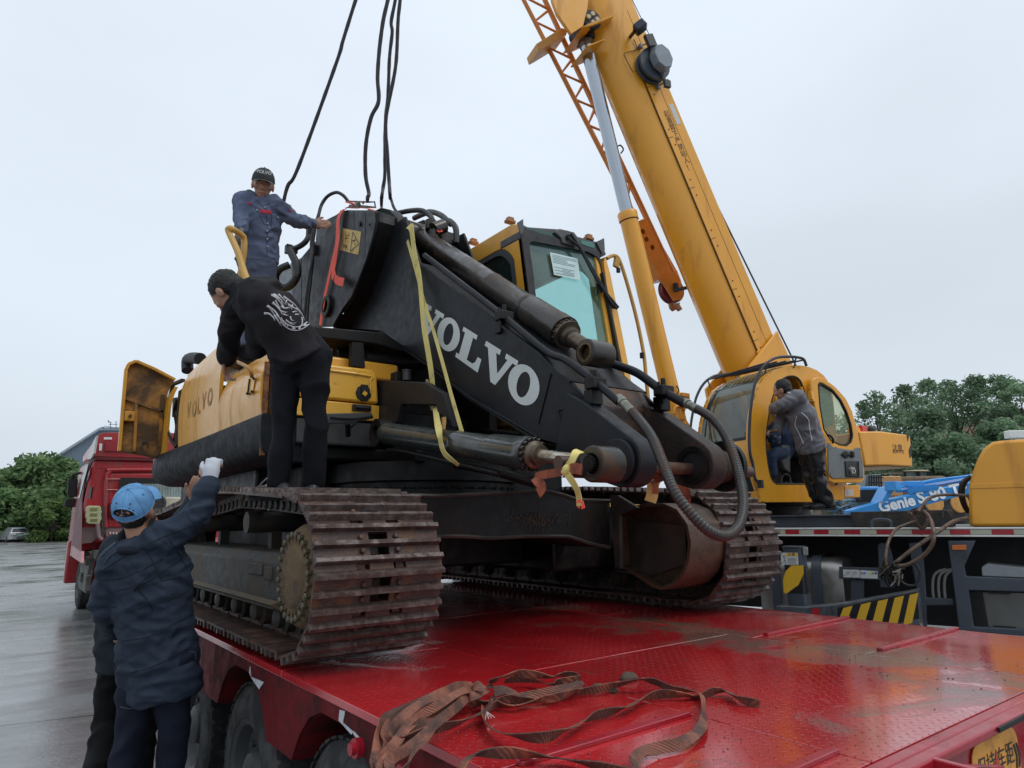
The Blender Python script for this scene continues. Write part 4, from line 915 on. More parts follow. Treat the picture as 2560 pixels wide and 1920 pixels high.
g = G(); e_ = aE+d_*.03; g.pipe(e_-V((.088, 0, 0)), e_+V((.088, 0, 0)), .079, .050, 36); g.put('rod_eye', M_brn, ac, 40, .006)
g = G(); g.pipe(e_-V((.091, 0, 0)), e_-V((.07, 0, 0)), .060, .045, 30); g.cyl(e_-V((.05, 0, 0)), e_-V((.04, 0, 0)), .062); g.put('rusty_bushing', mat('rusty_bushing', (.16, .10, .05), .45, .4, dirt=(.03, .02, .015), da=.4, ds=12), ac)
g = G(); nb = a0+d_*(LA*.12)+w_*0; g.cyl(nb+V((0, 0, ra*.8)), nb+V((0, 0, ra+.05)), .04, n=12); g.put('port_block', M_brn, ac)
# pipes over the knee to the cylinder
g = G(); g.tube(ribj([PX('k1', 1440, 245, 2.62), PX('k1', 1600, 215, 2.66), PX('k1', 1730, 215, 2.7), PX('k1', 1810, 265, 2.72), PX('k1', 1845, 310, 2.72), PX('k1', 1840, 360, 2.72)], 7), .022, 10)
g.tube(ribj([PX('k1', 1640, 300, 2.9), PX('k1', 1740, 255, 2.9), PX('k1', 1830, 230, 2.9), PX('k1', 1950, 270, 2.9), PX('k1', 2060, 370, 2.9), PX('c6', 80, 250, 2.9), PX('c6', 135, 310, 2.9), PX('c6', 140, 440, 2.9)], 7), .026, 10)
g.put('hydraulic_pipe', M_pla, bm_)
g = G(); c_ = PX('k1', 1830, 380, 2.72); g.cyl(c_-V((0, 0, .04)), c_+V((0, 0, .04)), .045, n=14); c_ = PX('k1', 1905, 410, 2.75); g.cyl(c_-V((.04, 0, .03)), c_+V((.06, 0, .03)), .06, n=16); g.put('pipe_flange', M_brn, bm_)
# steel pipes along the boom top, with clamp blocks
XL = 2.44; XR = 2.95
pl = [PX('k1', 1760, 730, XL), PX('c6', 500, 1035, XL), PX('c7', 1250, 55, XL), PX('c7', 1420, 130, XL), PX('c7', 1640, 290, XL), PX('c7', 1890, 500, XL)]
pl = [p+V((0, 0, .0)) for p in pl]
g = G(); g.tube(ribj(pl, 5), .021, 12); g.put('boom_pipe', M_blk, bm_)
prr = [PX('c6', 1130, 1230, XR), PX('c6', 1380, 1450, XR), PX('c6', 1660, 1535, XR), PX('c6', 1850, 1640, XR), PX('k3', 880, 475, XR), PX('k3', 1130, 620, XR)]
prr = [PX('k3', 60, 60, XR), PX('k3', 260, 165, XR), PX('k3', 480, 240, XR), PX('k3', 650, 310, XR), PX('k3', 880, 475, XR), PX('k3', 1130, 620, XR)]
g = G(); g.tube(ribj(prr, 5), .026, 12); g.put('boom_pipe', M_blk, bm_)
for (k, x, y, X_) in (('c6', 555, 1075, XL), ('c7', 1690, 345, XL), ('k3', 910, 490, XR)):
    c_ = PX(k, x, y, X_); g = G(); g.box(c_, (.10, .07, .06)); g.cyl(c_+V((.0, .0, .02)), c_+V((0, 0, .075)), .016, n=6); g.cyl(c_+V((-.04, 0, -.02)), c_+V((-.04, 0, .05)), .011, n=6); g.box(c_+V((0, .02, -.07)), (.08, .06, .08)); g.put('pipe_clamp', M_blk2, bm_, bev=.005)
# straps holding brackets curl
g = G(); g.sheet([[PX('k3', x, y, X_) for x, y in ((760,670),(770,600),(810,525),(860,510),(890,560),(905,620))] for X_ in (2.84, 2.98)]); g.put('curled_bracket', M_blk2, bm_)
# spring guarded hoses hanging from the pipe ends
def spring_hose(pts, r, nm='guarded_hose'):
    e = link(bpy.data.objects.new(nm, None), ex, pts[0])
    p = resamp(ribj(pts, 10), .004)
    g = G(); g.tube(p, r*.86, 12, ridge=.22, pitch=.016); g.put('spring_guard', M_spr, e, 60)
    d = (V(pts[1])-V(pts[0])).normalized(); g = G(); g.lathe(V(pts[0])-d*.09, d, [(0, r*.9), (.03, r*.95), (.031, r*1.1), (.055, r*1.1), (.056, r*.85), (.06, r*.98), (.14, r*1.02)], 12); g.put('fitting', mat('olive_steel_fitting', (.23, .23, .19), .35, .6), e)
    return e
D0 = 2.95
ha = [PX('c7', 1960, 540, 2.44), PX('c10', 300, 520, 2.42), PX('c10', 400, 660, 2.38), PX('c10', 480, 850, 2.32), PX('c10', 560, 1050, 2.28), PX('c10', 680, 1220, 2.30), PX('c10', 830, 1370, 2.36), PX('c10', 960, 1412, 2.46), PX('c10', 1060, 1340, 2.58), PX('c10', 1100, 1180, 2.70), PX('c10', 1075, 980, 2.80), PX('c10', 1020, 780, 2.86), PX('c10', 950, 620, 2.90), PX('c10', 850, 500, 2.93), PX('c10', 700, 415, 2.95)]
spring_hose(ha, .0235)
d2 = (V(ha[-2])-V(ha[-1])).normalized(); g = G(); g.lathe(V(ha[-1])-d2*.08, d2, [(0, .02), (.03, .022), (.031, .027), (.055, .027), (.056, .022), (.13, .025)], 12); g.put('fitting', MC['olive_steel_fitting'], ex)
# boom cylinders
for X_, full in ((2.12, True), (3.30, False)):
    bc = link(bpy.data.objects.new('boom_cylinder', None), ex, (X_, 4.2, 2.2))
    s0 = PX('k2', 790, 1235, 2.12); s1 = PX('k3', 105, 1240, 2.02); s0 = V((X_, s0.y, s0.z)); eye = V((X_, s1.y, s1.z))
    d_ = (eye-s0).normalized(); Lc = (eye-s0).length; r = .073
    g = G(); g.lathe(s0, d_, [(-.02, r*.7), (.04, r*.98), (.05, r*1.06), (.09, r*1.06), (.10, r), (Lc*.44, r), (Lc*.445, r+.003), (Lc*.45, r), (Lc*.60, r), (Lc*.62, r*1.12), (Lc*.73, r*1.14), (Lc*.735, r*1.2), (Lc*.765, r*1.2)], 40); g.put('barrel', M_grn if full else M_blk2, bc)
    g = G(); g.pipe(s0-V((.06, 0, 0))-d_*.02, s0+V((.06, 0, 0))-d_*.02, .095, .05, 28); g.put('base_eye', M_blk2, bc)
    g = G(); g.lathe(s0, d_, [(Lc*.765, r*.95), (Lc*.78, r*.95), (Lc*.785, r*.72), (Lc*.80, r*.70)], 30); g.put('gland', M_gsteel, bc)
    u_ = V((1, 0, 0)); w_ = d_.cross(u_); qd = d_.to_track_quat('Z', 'Y').to_euler()
    for k in range(16):
        a = 2*math.pi*k/16; o = bpy.data.objects.new('gland_bolt', me_cb); link(o, bc, s0+d_*(Lc*.765)+u_*math.cos(a)*r*1.02+w_*math.sin(a)*r*1.02, qd)
    if not full: continue
    g = G(); g.cyl(s0+d_*Lc*.80, eye-d_*.06, .032, n=28); g.put('rod', mat('muddy_chrome_rod', (.5, .46, .38), .22, .9, dirt=(.25, .15, .06), da=.5, ds=9), bc)
    g = G(); g.pipe(eye-V((.07, 0, 0)), eye+V((.07, 0, 0)), .080, .040, 36); g.bar(eye-d_*.13, eye-d_*.05, .10, .10, (1, 0, 0)); g.put('rod_eye', mat('greasy_grey_steel', (.035, .033, .031), .32, .4, dirt=(.11, .055, .022), da=.4, ds=8), bc, 40, .008)
    g = G()
    for k in range(18):
        a = 2*math.pi*k/18; c_ = eye+V((0, math.cos(a)*.033, math.sin(a)*.033)); g.cyl(c_-V((.09, 0, 0)), c_-V((.05, 0, 0)), .004, n=6)
    g.cyl(eye-V((.088, 0, 0)), eye-V((.04, 0, 0)), .032); g.put('splined_pin', M_blk2, bc)
    if 1:
        g = G(); a = s0+d_*.35+V((-.01, 0, -.10)); g.tube(ribj([s0+d_*.1+V((-.02, 0, -.11)), a, s0+d_*(Lc*.62)+V((.02, 0, -.13))], 6), .014, 8); g.tube(ribj([PX('c11', 200, 200, 2.4), PX('c11', 420, 240, 2.4), PX('c11', 600, 290, 2.45), PX('c11', 700, 320, 2.5)], 6), .03, 10); g.put('return_pipe', M_blk2, bc)
# lower link bar seen between
g = G(); g.tube([PX('k2', 1700, 1190, 3.2), PX('c7', 1050, 800, 3.0), PX('c7', 1150, 810, 2.9)], .03, 12); g.box(PX('c7', 1080, 790, 2.9), (.06, .05, .08)); g.put('link_rod', M_blk2, ex)
# boom hoses on the left of the knee
g = G(); g.tube(ribj([PX('k1', 430, 500, 2.28), PX('k1', 380, 580, 2.24), PX('k1', 290, 640, 2.2), PX('k1', 200, 655, 2.16)], 8), .028, 12); g.put('hydraulic_hose', M_rub, bm_)
g = G(); g.tube(resamp(ribj([PX('k1', 200, 655, 2.16), PX('k1', 230, 720, 2.14), PX('k1', 280, 830, 2.12), PX('k1', 290, 950, 2.1), PX('k1', 240, 1050, 2.08), PX('k1', 150, 1105, 2.05), PX('k1', 60, 1080, 2.0), PX('k1', 40, 980, 2.0), PX('k1', 90, 890, 2.02), PX('k1', 200, 840, 2.1)], 8), .004), .034, 12, ridge=.12, pitch=.018); g.put('corrugated_hose', M_rub, bm_)
g = G(); g.box(PX('k1', 190, 660, 2.15), (.06, .07, .09)); g.box(PX('k1', 260, 690, 2.18), (.05, .06, .04)); g.box(PX('k1', 430, 450, 2.28), (.05, .06, .12)); g.put('hose_clamp', M_blk2, bm_, bev=.005)
g = G()
for (x, y, h) in ((540, 360, .10), (490, 650, .07), (495, 700, .05)): c_ = PX('k1', x, y, RX0-.02); g.box(c_, (.03, .05, h)); g.cyl(c_-V((.03, 0, 0)), c_+V((0, 0, 0)), .012, n=6)
g.put('hose_bracket', M_blk2, bm_, bev=.004, kind='stuff')
# far handrail post (yellow) behind the hoses
g = G(); g.bar(PX('k1', 232, 820, 2.6), PX('k1', 240, 1230, 2.6), .05, .03, (1, 0, 0)); g.extr([PX('k1', 20, 900, 2.7), PX('k1', 200, 850, 2.7), PX('k1', 330, 760, 2.7), PX('k1', 330, 1300, 2.7), PX('k1', 60, 1200, 2.7)], (.04, 0, 0)); g.put('rear_guard', mat('blue_black_plate', (.02, .03, .045), .3), ex)

# ------------------------------------------------------------------ excavator cab
cabx0, cabx1 = 3.34, 4.26; CY = PX('c6', 740, 310, cabx0).y
CY = 4.22
def yp(z): return CY-.15*(3.9-z)
def cf(x, y, Y_=None): return PP('c6', x, y, (0, CY if Y_ is None else Y_, 3.9), V((0, 1, -.15)))
def onp(x, z): return V((x, yp(z), z))
cab_ = link(bpy.data.objects.new('cab', None), ex, (3.8, 4.8, 2.3))
# front frame (black surround) with rounded glass opening
fo = [cf(690, 290), cf(760, 300), cf(1100, 335), cf(1400, 470), cf(1430, 560), cf(1620, 1600), cf(1560, 1760), cf(860, 1760), cf(800, 900), cf(740, 560)]
gl = [cf(*p) for p in ((760,450),(780,425),(860,440),(1280,520),(1360,570),(1385,640),(1520,1440),(1530,1560),(1470,1600),(860,1500),(830,1000),(800,700))]
n_ = 40
def rs_closed(P, n):
    P = P+[P[0]]; Ltot = sum((b-a).length for a, b in zip(P, P[1:])); q = resamp(P, Ltot/n)[:n]; 
    while len(q) < n: q.append(P[0])
    return q
c_ = sum(gl, V())/len(gl)
def byang(P, n, c):
    P2 = P+[P[0]]; out = []
    for k in range(n):
        a = 2*math.pi*k/n; d = V((math.cos(a), 0, math.sin(a))); best = None
        for A, B in zip(P2, P2[1:]):
            e = B-A; den = d.x*e.z-d.z*e.x
            if abs(den) < 1e-9: continue
            w = A-c; t = (w.x*e.z-w.z*e.x)/den; s_ = (w.x*d.z-w.z*d.x)/den
            if t > 0 and -1e-6 <= s_ <= 1+1e-6 and (best is None or t > best): best = t
        out.append(c+d*(best or .1))
    return out
ir = byang(gl, 72, c_); og = byang([V((cabx0+.0, 0, cf(690, 290).z-.02)), V((cabx0+.0, 0, 2.2)), V((cabx1-.0, 0, 2.2)), V((cabx1-.0, 0, cf(1400, 480).z-.05))], 72, c_); og = [onp(p.x, p.z) for p in og]; ir = [onp(p.x, p.z) for p in ir]
g = G(); g.loft([ir, og, [p+V((0, .05, 0)) for p in og], [p+V((0, .05, 0)) for p in ir]], closed=True); g.v = [p+V((0, -.012, 0)) for p in g.v]; g.put('windscreen_surround', M_dk, cab_, 40)
M_gl = glass('green_tinted_glass', (.56, .92, .88), .02, tr=.84)
g = G(); g.extr([p+V((0, .02, 0)) for p in ir], (0, .006, 0)); g.put('windscreen', M_gl, cab_, smooth=0)
# side (left) of the cab: yellow frame ring with window, plane X = cabx0
def cs(x, y): return PX('c6', x, y, cabx0)
so_ = [cs(640, 260), cs(700, 400), cs(820, 900), cs(835, 1150), cs(300, 1150), cs(190, 700), cs(230, 500)]
sw = [cs(500, 465), cs(560, 465), cs(615, 520), cs(700, 830), cs(640, 900), cs(300, 650), cs(300, 540)]
zt_ = CY
yb = CY+1.55; f_ = 4.115; zt = f_
sA = [V((cabx0, yp(2.2), 2.2)), V((cabx0, yp(f_-.14), f_-.14)), V((cabx0, CY+.05, f_-.03)), V((cabx0, CY+.14, f_)), V((cabx0, yb-.1, f_-.02)), V((cabx0, yb, f_-.15)), V((cabx0, yb, 2.2))]
sB = [V((cabx0, yp(2.5)+.15, 2.5)), V((cabx0, yp(f_-.32)+.13, f_-.32)), V((cabx0, CY+.22, f_-.21)), V((cabx0, CY+.32, f_-.17)), V((cabx0, yb-.25, f_-.19)), V((cabx0, yb-.15, f_-.3)), V((cabx0, yb-.15, 2.5))]
def byangx(P, n, c):
    return [V((p.y, 0, p.z)) for p in P]
def ringx(P, n, c):
    Q = [V((p.y, 0, p.z)) for p in P]; q = byang(Q, n, V((c.y, 0, c.z))); return [V((c.x, a.x, a.z)) for a in q]
cc = sum(sB, V())/len(sB); ia = ringx(sB, 64, cc); oa = ringx(sA, 64, cc)
g = G(); g.loft([ia, oa, [p+V((.05, 0, 0)) for p in oa], [p+V((.05, 0, 0)) for p in ia]], closed=True); g.put('side_frame', M_yel, cab_, 40, .006)
sg = ringx([p+(cc-p)*.10 for p in sB], 64, cc)
g = G(); g.loft([[p+V((.004, 0, 0)) for p in ia], [p+V((.004, 0, 0)) for p in sg], [p+V((.03, 0, 0)) for p in sg], [p+V((.03, 0, 0)) for p in ia]], closed=True); g.put('window_seal', M_pla, cab_)
g = G(); g.extr([p+V((.02, 0, 0)) for p in sg], (.005, 0, 0)); g.put('side_window', glass('dark_side_glass', (.05, .08, .08), .02, tr=.35), cab_, smooth=0)
# far side frame, back, roof
g = G(); g.loft([[p+V((cabx1-cabx0-.05, 0, 0)) for p in q] for q in (ia, oa)]+[[p+V((cabx1-cabx0, 0, 0)) for p in q] for q in (oa, ia)], closed=True); g.put('door_frame', M_yel, cab_, 40, .006)
g = G(); g.extr([p+V((cabx1-cabx0-.03, 0, 0)) for p in ia], (.006, 0, 0)); g.put('door_window', glass('door_glass', (.75, .92, .9), .02, tr=.95), cab_, smooth=0)
g = G(); g.bb(cabx0+.05, cabx1-.05, yb-.05, yb, 2.2, f_-.95); g.bb(cabx0+.05, cabx0+.15, yb-.05, yb, f_-.95, f_-.05); g.bb(cabx1-.15, cabx1-.05, yb-.05, yb, f_-.95, f_-.05); g.put('rear_wall', M_pla, cab_)
g = G(); g.extr([(cabx0+.15, yb-.02, f_-.95), (cabx1-.15, yb-.02, f_-.95), (cabx1-.15, yb-.02, f_-.1), (cabx0+.15, yb-.02, f_-.1)], (0, .005, 0)); g.put('rear_window', glass('rear_glass', (.85, .97, .95), .02, tr=.97), cab_, smooth=0)
g = G(); g.bb(cabx0+.05, cabx1-.05, CY+.35, yb, f_-.06, f_-.01); g.put('roof_panel', M_yel, cab_, bev=.02)
# roof front visor: grey frame with two green glasses
rt = [cf(690, 265), cf(760, 300), cf(1050, 320), cf(1110, 330), cf(1180, 380), cf(1400, 440), cf(1440, 540), cf(1400, 560), cf(1360, 540), cf(1280, 490), cf(800, 400), cf(750, 440), cf(700, 400)]
g = G(); g.extr([p+V((0, .0, 0)) for p in rt], (0, .30, 0)); g.put('roof_visor', M_pla, cab_, bev=.012)
M_grg = glass('green_roof_glass', (.16, .50, .40), .08, tr=.5)
for P_ in (((735,305),(745,330),(800,375),(1040,420),(1050,400),(1020,365)), ((1215,415),(1225,450),(1330,485),(1340,460),(1320,435))):
    g = G(); g.extr([cf(x, y, CY-.006) for x, y in P_], (0, .004, 0)); g.put('roof_glass', M_grg, cab_, smooth=0)
g = G(); g.extr([cf(990, 345, CY-.03), cf(1035, 315, CY-.03), cf(1160, 345, CY-.03), cf(1190, 385, CY-.03), cf(1170, 470, CY-.03), cf(1060, 440, CY-.03), cf(1050, 400, CY-.03)], (0, .08, 0)); g.put('wiper_motor_box', M_pla, cab_, bev=.01)
for P_ in (((668,265),(718,232),(725,340),(700,370)), ((1350,430),(1418,398),(1425,500),(1405,535))):
    g = G(); g.extr([cf(x, y, CY-.02) for x, y in P_], (0, .008, 0)); g.put('lamp_bracket', M_pla, cab_, smooth=0)
for (x, y, s_, Y_) in ((605, 258, .055, 0), (288, 440, .055, 1), (1285, 405, .05, 2)):
    c_ = PX('c6', x, y, cabx0+.06) if Y_ < 2 else cf(x, y, CY+.02)
    c_.z = max(c_.z, f_-.0) if Y_ < 2 else c_.z; g = G(); g.box(c_, (.09, .06, .03)); g.box(c_+V((0, 0, .025)), (.06, .05, .03)); g.put('marker_lamp', mat('amber_brown_lamp', (.35, .13, .03), .35), cab_, bev=.006)
# wiper
g = G(); YW = CY-.05
g.tube([cf(1100, 390, YW), cf(1200, 470, YW), cf(1310, 680, YW), cf(1480, 960, YW), cf(1530, 1010, YW)], .012, 8); g.tube([cf(1130, 360, YW), cf(1240, 530, YW), cf(1440, 880, YW), cf(1540, 1000, YW)], .014, 8); g.tube([cf(1240, 530, YW+.02), cf(1380, 780, YW+.02), cf(1500, 1000, YW+.02)], .006, 6); g.cyl(cf(1105, 388, YW), cf(1105, 388, YW+.06), .02); g.box(cf(1490, 990, YW+.02), (.07, .03, .03)); g.bar(cf(1400, 700, YW+.03), cf(1560, 1540, YW+.03), .035, .02, (1, 0, 0)); g.put('wiper', M_dk, cab_)
g = G(); g.extr([cf(1360, 790, YW+.02), cf(1400, 790, YW+.02), cf(1405, 870, YW+.02), cf(1375, 880, YW+.02)], (0, .02, 0)); g.put('catch', M_dk, cab_)
# paper notice inside the glass
pn = [cf(950, 520, CY-.001), cf(1190, 575, CY-.001), cf(1215, 762, CY-.001), cf(985, 715, CY-.001)]
g = G(); g.add(pn, [(0, 1, 2, 3)]); po = g.put('paper_notice', mat('tinted_paper', (.55, .70, .68), .6), cab_, smooth=0)
g = G(); rr_ = random.Random(2)
for k in range(13):
    if k in (6, 7): continue
    t = .1+.8*k/12; a = pn[0].lerp(pn[3], t); b_ = pn[1].lerp(pn[2], t); a2 = a.lerp(b_, .05+.3*(k > 7 and k % 2)); b2 = a.lerp(b_, rr_.uniform(.55, .93)); g.bar(a2+V((0, -.002, 0)), b2+V((0, -.002, 0)), .003, .001, (0, 1, 0))
g.put('printed_lines', flat('faint_print', (.16, .25, .27)), po, smooth=0)
g = G(); g.tube(ribj([cf(1350, 780, CY+.5), cf(1320, 800, CY+.5), cf(1335, 880, CY+.5), cf(1400, 1060, CY+.5), cf(1450, 1060, CY+.5)], 5), .012, 8); g.put('grab_rail', M_pla, cab_)
# seat and console inside
g = G(); g.bb(3.55, 4.05, 5.1, 5.22, 2.5, 3.35); g.bb(3.55, 4.05, 4.75, 5.2, 2.5, 2.62); g.ell((3.8, 5.2, 3.45), (.14, .05, .12)); g.put('seat', M_dk, cab_, bev=.04)
g = G(); g.tube(ribj([(3.62, 4.6, 2.5), (3.62, 4.55, 2.95), (3.6, 4.5, 3.1)], 5), .02); g.cyl((3.6, 4.5, 3.08), (3.6, 4.48, 3.2), .03); g.put('lever', M_dk, cab_)
# right outer rail (yellow pipe) beside the cab
g = G(); YR = 4.3; g.tube(ribj([cf(1440, 575, YR), cf(1500, 550, YR), cf(1550, 590, YR), cf(1620, 800, YR), cf(1700, 1100, YR), cf(1760, 1400, YR), cf(1780, 1600, YR), cf(1800, 1800, YR)], 6), .018, 10)
c_ = cf(1525, 610, YR-.0); g.box(c_, (.06, .03, .10), Matrix.Rotation(.25, 3, 'Y')); g.put('mirror_rail', mat('rail_ochre_paint', (.48, .25, .04), .45), cab_, 40)
g = G(); c_ = cf(1540, 660, YR); g.cyl(c_, c_+V((.0, 0, -.04)), .02); c_ = cf(1745, 1390, YR); g.cyl(c_, c_+V((0, 0, -.05)), .022); g.put('rail_clip', M_dk, cab_)
g = G(); A = [cf(1430, 560), cf(1470, 700), cf(1560, 1150), cf(1640, 1560), cf(1660, 1700), cf(1620, 1700), cf(1540, 1300), cf(1440, 800), cf(1415, 600)]; g.extr(A, (0, .1, 0)); g.put('door_edge', M_yel, cab_)
# yellow D-rail at the side walkway (held by the man)
g = G(); DH = 4.85
g.tube(ribj([PD('c5', x, y, d) for x, y, d in ((430, 1160, 4.7), (380, 1030, 4.75), (320, 850, 4.8), (248, 690, DH), (255, 662, DH), (285, 668, DH), (340, 705, 4.95), (378, 745, 5.0), (380, 850, 5.0), (360, 1000, 5.0), (355, 1180, 5.0))], 5), .023, 10)
g.put('hand_rail', mat('rail_ochre_light', (.62, .36, .09), .4, var=.1), ex)
# ------------------------------------------------------------------ truck crane
BO = V((7.3, 2.16, 0)); BL = V((-.28, .96, 0)).normalized(); BN = V((.96, .28, 0)).normalized()
crn = thing('truck_crane', tuple(BO+BN*1.3+BL*3), 'big yellow truck crane with telescopic boom parked behind the red trailer', 'crane')
def bp_(k, x, y, off=0): return PP(k, x, y, BO+BN*off, BN)
def zb_(z): return z
def bed(s, off, z): return BO+BL*s+BN*off+V((0, 0, z))
def bbar(g, s0, s1, o0, o1, z0, z1):
    vs = [bed(s, o, z) for s in (s0, s1) for o in (o0, o1) for z in (z0, z1)]
    g.add(vs, [(0,1,3,2),(4,6,7,5),(0,4,5,1),(2,3,7,6),(0,2,6,4),(1,5,7,3)]); return g
ZT = 1.485; ZB = 1.40
g = G(); bbar(g, -4, 7.5, .006, .05, ZB+.018, ZT-.018); g.put('deck_edge_rail', mat('dull_white_rail', (.42, .41, .36), .5), crn)
g = G(); bbar(g, -4, 7.5, -.005, .06, ZT-.016, ZT); g.put('rail_lip', M_whp, crn, bev=.003)
g = G(); bbar(g, -4, 7.5, -.005, .06, ZB, ZB+.016); g.put('rail_lip', M_whp, crn, bev=.003)
M_rt = mat('red_reflective_tape', (.38, .02, .03), .35); M_wt = mat('pale_reflective_tape', (.44, .43, .33), .35)
xsr = [(-60,'r'),(220,'w'),(328,'r'),(437,'w'),(552,'r'),(670,'w'),(793,'r'),(920,'w'),(1048,'r'),(1190,'w'),(1326,'r'),(1485,'w'),(1628,'r'),(1790,'w'),(1957,'r'),(2133,'w'),(2320,'r')]
for (x0, c_), (x1, _) in zip(xsr, xsr[1:]):
    a = bp_('c12', x0, 230); b_ = bp_('c12', x1, 230); s0 = (a-BO).dot(BL); s1 = (b_-BO).dot(BL)
    g = G(); bbar(g, s0, s1, -.001, .005, ZB+.021, ZT-.021); g.put('reflective_tape', M_rt if c_ == 'r' else M_wt, crn, smooth=0)
g = G(); bbar(g, -4, 7.5, .07, 2.5, ZT-.03, ZT-.008); g.put('deck_plate', mat('speckled_deck_grey', (.22, .22, .22), .5, dirt=(.05, .05, .05), da=.4, ds=20), crn)
g = G(); bbar(g, 1.1, 7, .45, .55, ZT, ZT+.125); bbar(g, 1.1, 7, .40, 1.1, ZT+.115, ZT+.13); g.put('side_beam', M_crg, crn, bev=.004)
# dark body under the deck
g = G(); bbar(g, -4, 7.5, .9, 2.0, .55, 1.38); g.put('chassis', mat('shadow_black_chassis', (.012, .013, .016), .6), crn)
# fuel tank with straps
def tank(s0, s1, nm='fuel_tank'):
    g = G(); sec = rrect((0, 0, 0), (1, 0, 0), (0, 1, 0), .62, .66, .13, 6); sec = [(p.x+.36, p.y+.85) for p in sec]
    rings = []
    for s in np.linspace(s0, s1, 12):
        e_ = min(abs(s-s0), abs(s1-s)); k = 1-.06*max(0, 1-e_/.04)
        rings.append([bed(s, .36+(o-.36)*k, .85+(z-.85)*k) for o, z in sec])
    g.loft(rings); o = g.put(nm, M_alu, crn, 50)
    return o
sA_ = (bp_('c12', 780, 600, .05)-BO).dot(BL); sB_ = (bp_('c12', 120, 600, .05)-BO).dot(BL)
tk = tank(sA_, sB_)
for xx in (250, 575):
    s = (bp_('c12', xx, 600, .03)-BO).dot(BL); g = G(); sec = rrect((0, 0, 0), (1, 0, 0), (0, 1, 0), .66, .70, .15, 6)
    g.loft([[bed(s+ds, .36+p.x, .85+p.y) for p in sec] for ds in (-.045, .045)], cap=False); g.loft([[bed(s+ds, .36+p.x*.985, .85+p.y*.985) for p in sec] for ds in (-.045, .045)], cap=False); g.put('tank_strap', M_crg, tk)
# outrigger post with warning label and hazard wrap
oP = -.55
a = bp_('c12', 300, 345, oP); b_ = bp_('c12', 455, 345, oP); sm = ((a+b_)/2-BO).dot(BL); wd = (a-b_).length/2; zt = a.z; zbm = bp_('c12', 330, 800, oP).z
def sq(s, o, w, r=.02): return rrect((0, 0, 0), (1, 0, 0), (0, 1, 0), w*2, w*2, r, 3)
g = G(); rings = [[bed(sm+p.x, oP+wd+p.y, z) for p in sq(0, 0, wd, .03)] for z in (.2, zt)]; g.loft(rings); g.put('outrigger_post', M_crg, crn, 40, .004)
g = G(); g.loft([[bed(sm+p.x, oP+wd+p.y, z) for p in sq(0, 0, wd+.006, .03)] for z in (zt, zt+.012)]); g.put('post_cap', M_crg, crn)
z1_, z2_ = bp_('c12', 380, 490, oP).z, bp_('c12', 380, 705, oP).z
g = G(); g.loft([[bed(sm+p.x, oP+wd+p.y, z) for p in sq(0, 0, wd+.0015, .03)] for z in (z2_, z1_)], cap=False); hz = g.put('hazard_wrap', flat('hazard_black', (.015, .015, .017), .35), crn)
g = G(); q = lambda x, y: bp_('c12', x, y, oP-.0035); g.extr([q(375, 485), q(470, 485), q(472, 550), q(430, 640), q(335, 708), q(315, 700), q(308, 600), q(330, 530)], BN*.001); g.put('yellow_band', flat('hazard_yellow', (.72, .42, .03), .4), hz, smooth=0)
g = G(); g.extr([q(290, 385), q(425, 385), q(432, 480), q(295, 478)], BN*.001); lb = g.put('warning_label', flat('label_white', (.6, .6, .58)), crn, smooth=0)
q2 = lambda x, y: bp_('c12', x, y, oP-.005)
g = G(); g.extr([q2(330, 388), q2(424, 388), q2(424, 412), q2(330, 412)], BN*.001); g.put('label_header', flat('label_amber', (.7, .45, .08)), lb, smooth=0)
g = G()
for k in range(5): g.bar(q2(345, 428+k*10), q2(415-6*(k % 2), 428+k*10), .002, .002)
for a_, b__ in (((305,400),(325,440)),((325,440),(310,465)),((325,440),(330,470)),((310,420),(330,410)),((315,395),(322,398))): g.bar(q2(*a_), q2(*b__), .006, .002)
g.put('label_print', M_ink, lb, smooth=0)
put_text('注意', 'label_text', M_ink, lb, bp_('c12', 375, 400, oP-.007), -BL, (0, 0, 1), .035)
g = G(); g.extr([q(462, 342), q(500, 342), q(500, 372), q(502, 405), q(470, 405)], BN*.03); g.put('latch_plate', mat('olive_painted_steel', (.28, .30, .26), .5), crn, bev=.003)
# outrigger beam with hazard stripes
oB = -.62
q = lambda x, y, o=0: bp_('c12', x, y, oB+o)
face = [q(735, 815), q(1368, 690), q(1400, 955), q(1400, 1060), q(735, 1000)]
zt0 = q(735, 800).z; zt1 = q(1365, 680).z
g = G(); A = [q(250, 805), q(500, 815), q(735, 795), q(1368, 680), q(1400, 1100), q(250, 1100)]
g.extr(A, BN*.22); g.put('outrigger_beam', mat('scratched_grey_beam', (.09, .10, .115), .32, dirt=(.02, .02, .02), da=.35, ds=7, coat=.2), crn, bev=.006)
for x0, x1 in ((740, 830), (880, 975), (1015, 1110), (1145, 1236), (1265, 1350)):
    yt = 812-(x1-735)*.197+10; yb = 1000-(x0-740)*.02
    sl = (x1-x0)*.0; t0, t1 = x0+55-(x0-740)*.05, x1+5; 
    g = G(); g.extr([q(x0+45, yt+18, -.003), q(x1+28, yt, -.003), q(x1-22, 940+(x0-740)*.0, -.003), q(x0-8, 960, -.003)], BN*.001); g.put('hazard_stripe', MC['hazard_yellow'] if 'hazard_yellow' in MC else M_sty, crn, smooth=0)
g = G(); g.extr([q(738, 820, -.0015), q(1366, 695, -.0015), q(1385, 905, -.0015), q(1240, 935, -.0015), q(1180, 1000, -.0015), q(738, 1000, -.0015)], BN*.001); g.put('stripe_backing', MC['hazard_black'], crn, smooth=0)
g = G(); g.extr([q(535, 825, -.002), q(600, 822, -.002), q(600, 890, -.002), q(540, 890, -.002)], BN*.001); g.put('reflective_tape', M_rt, crn, smooth=0)
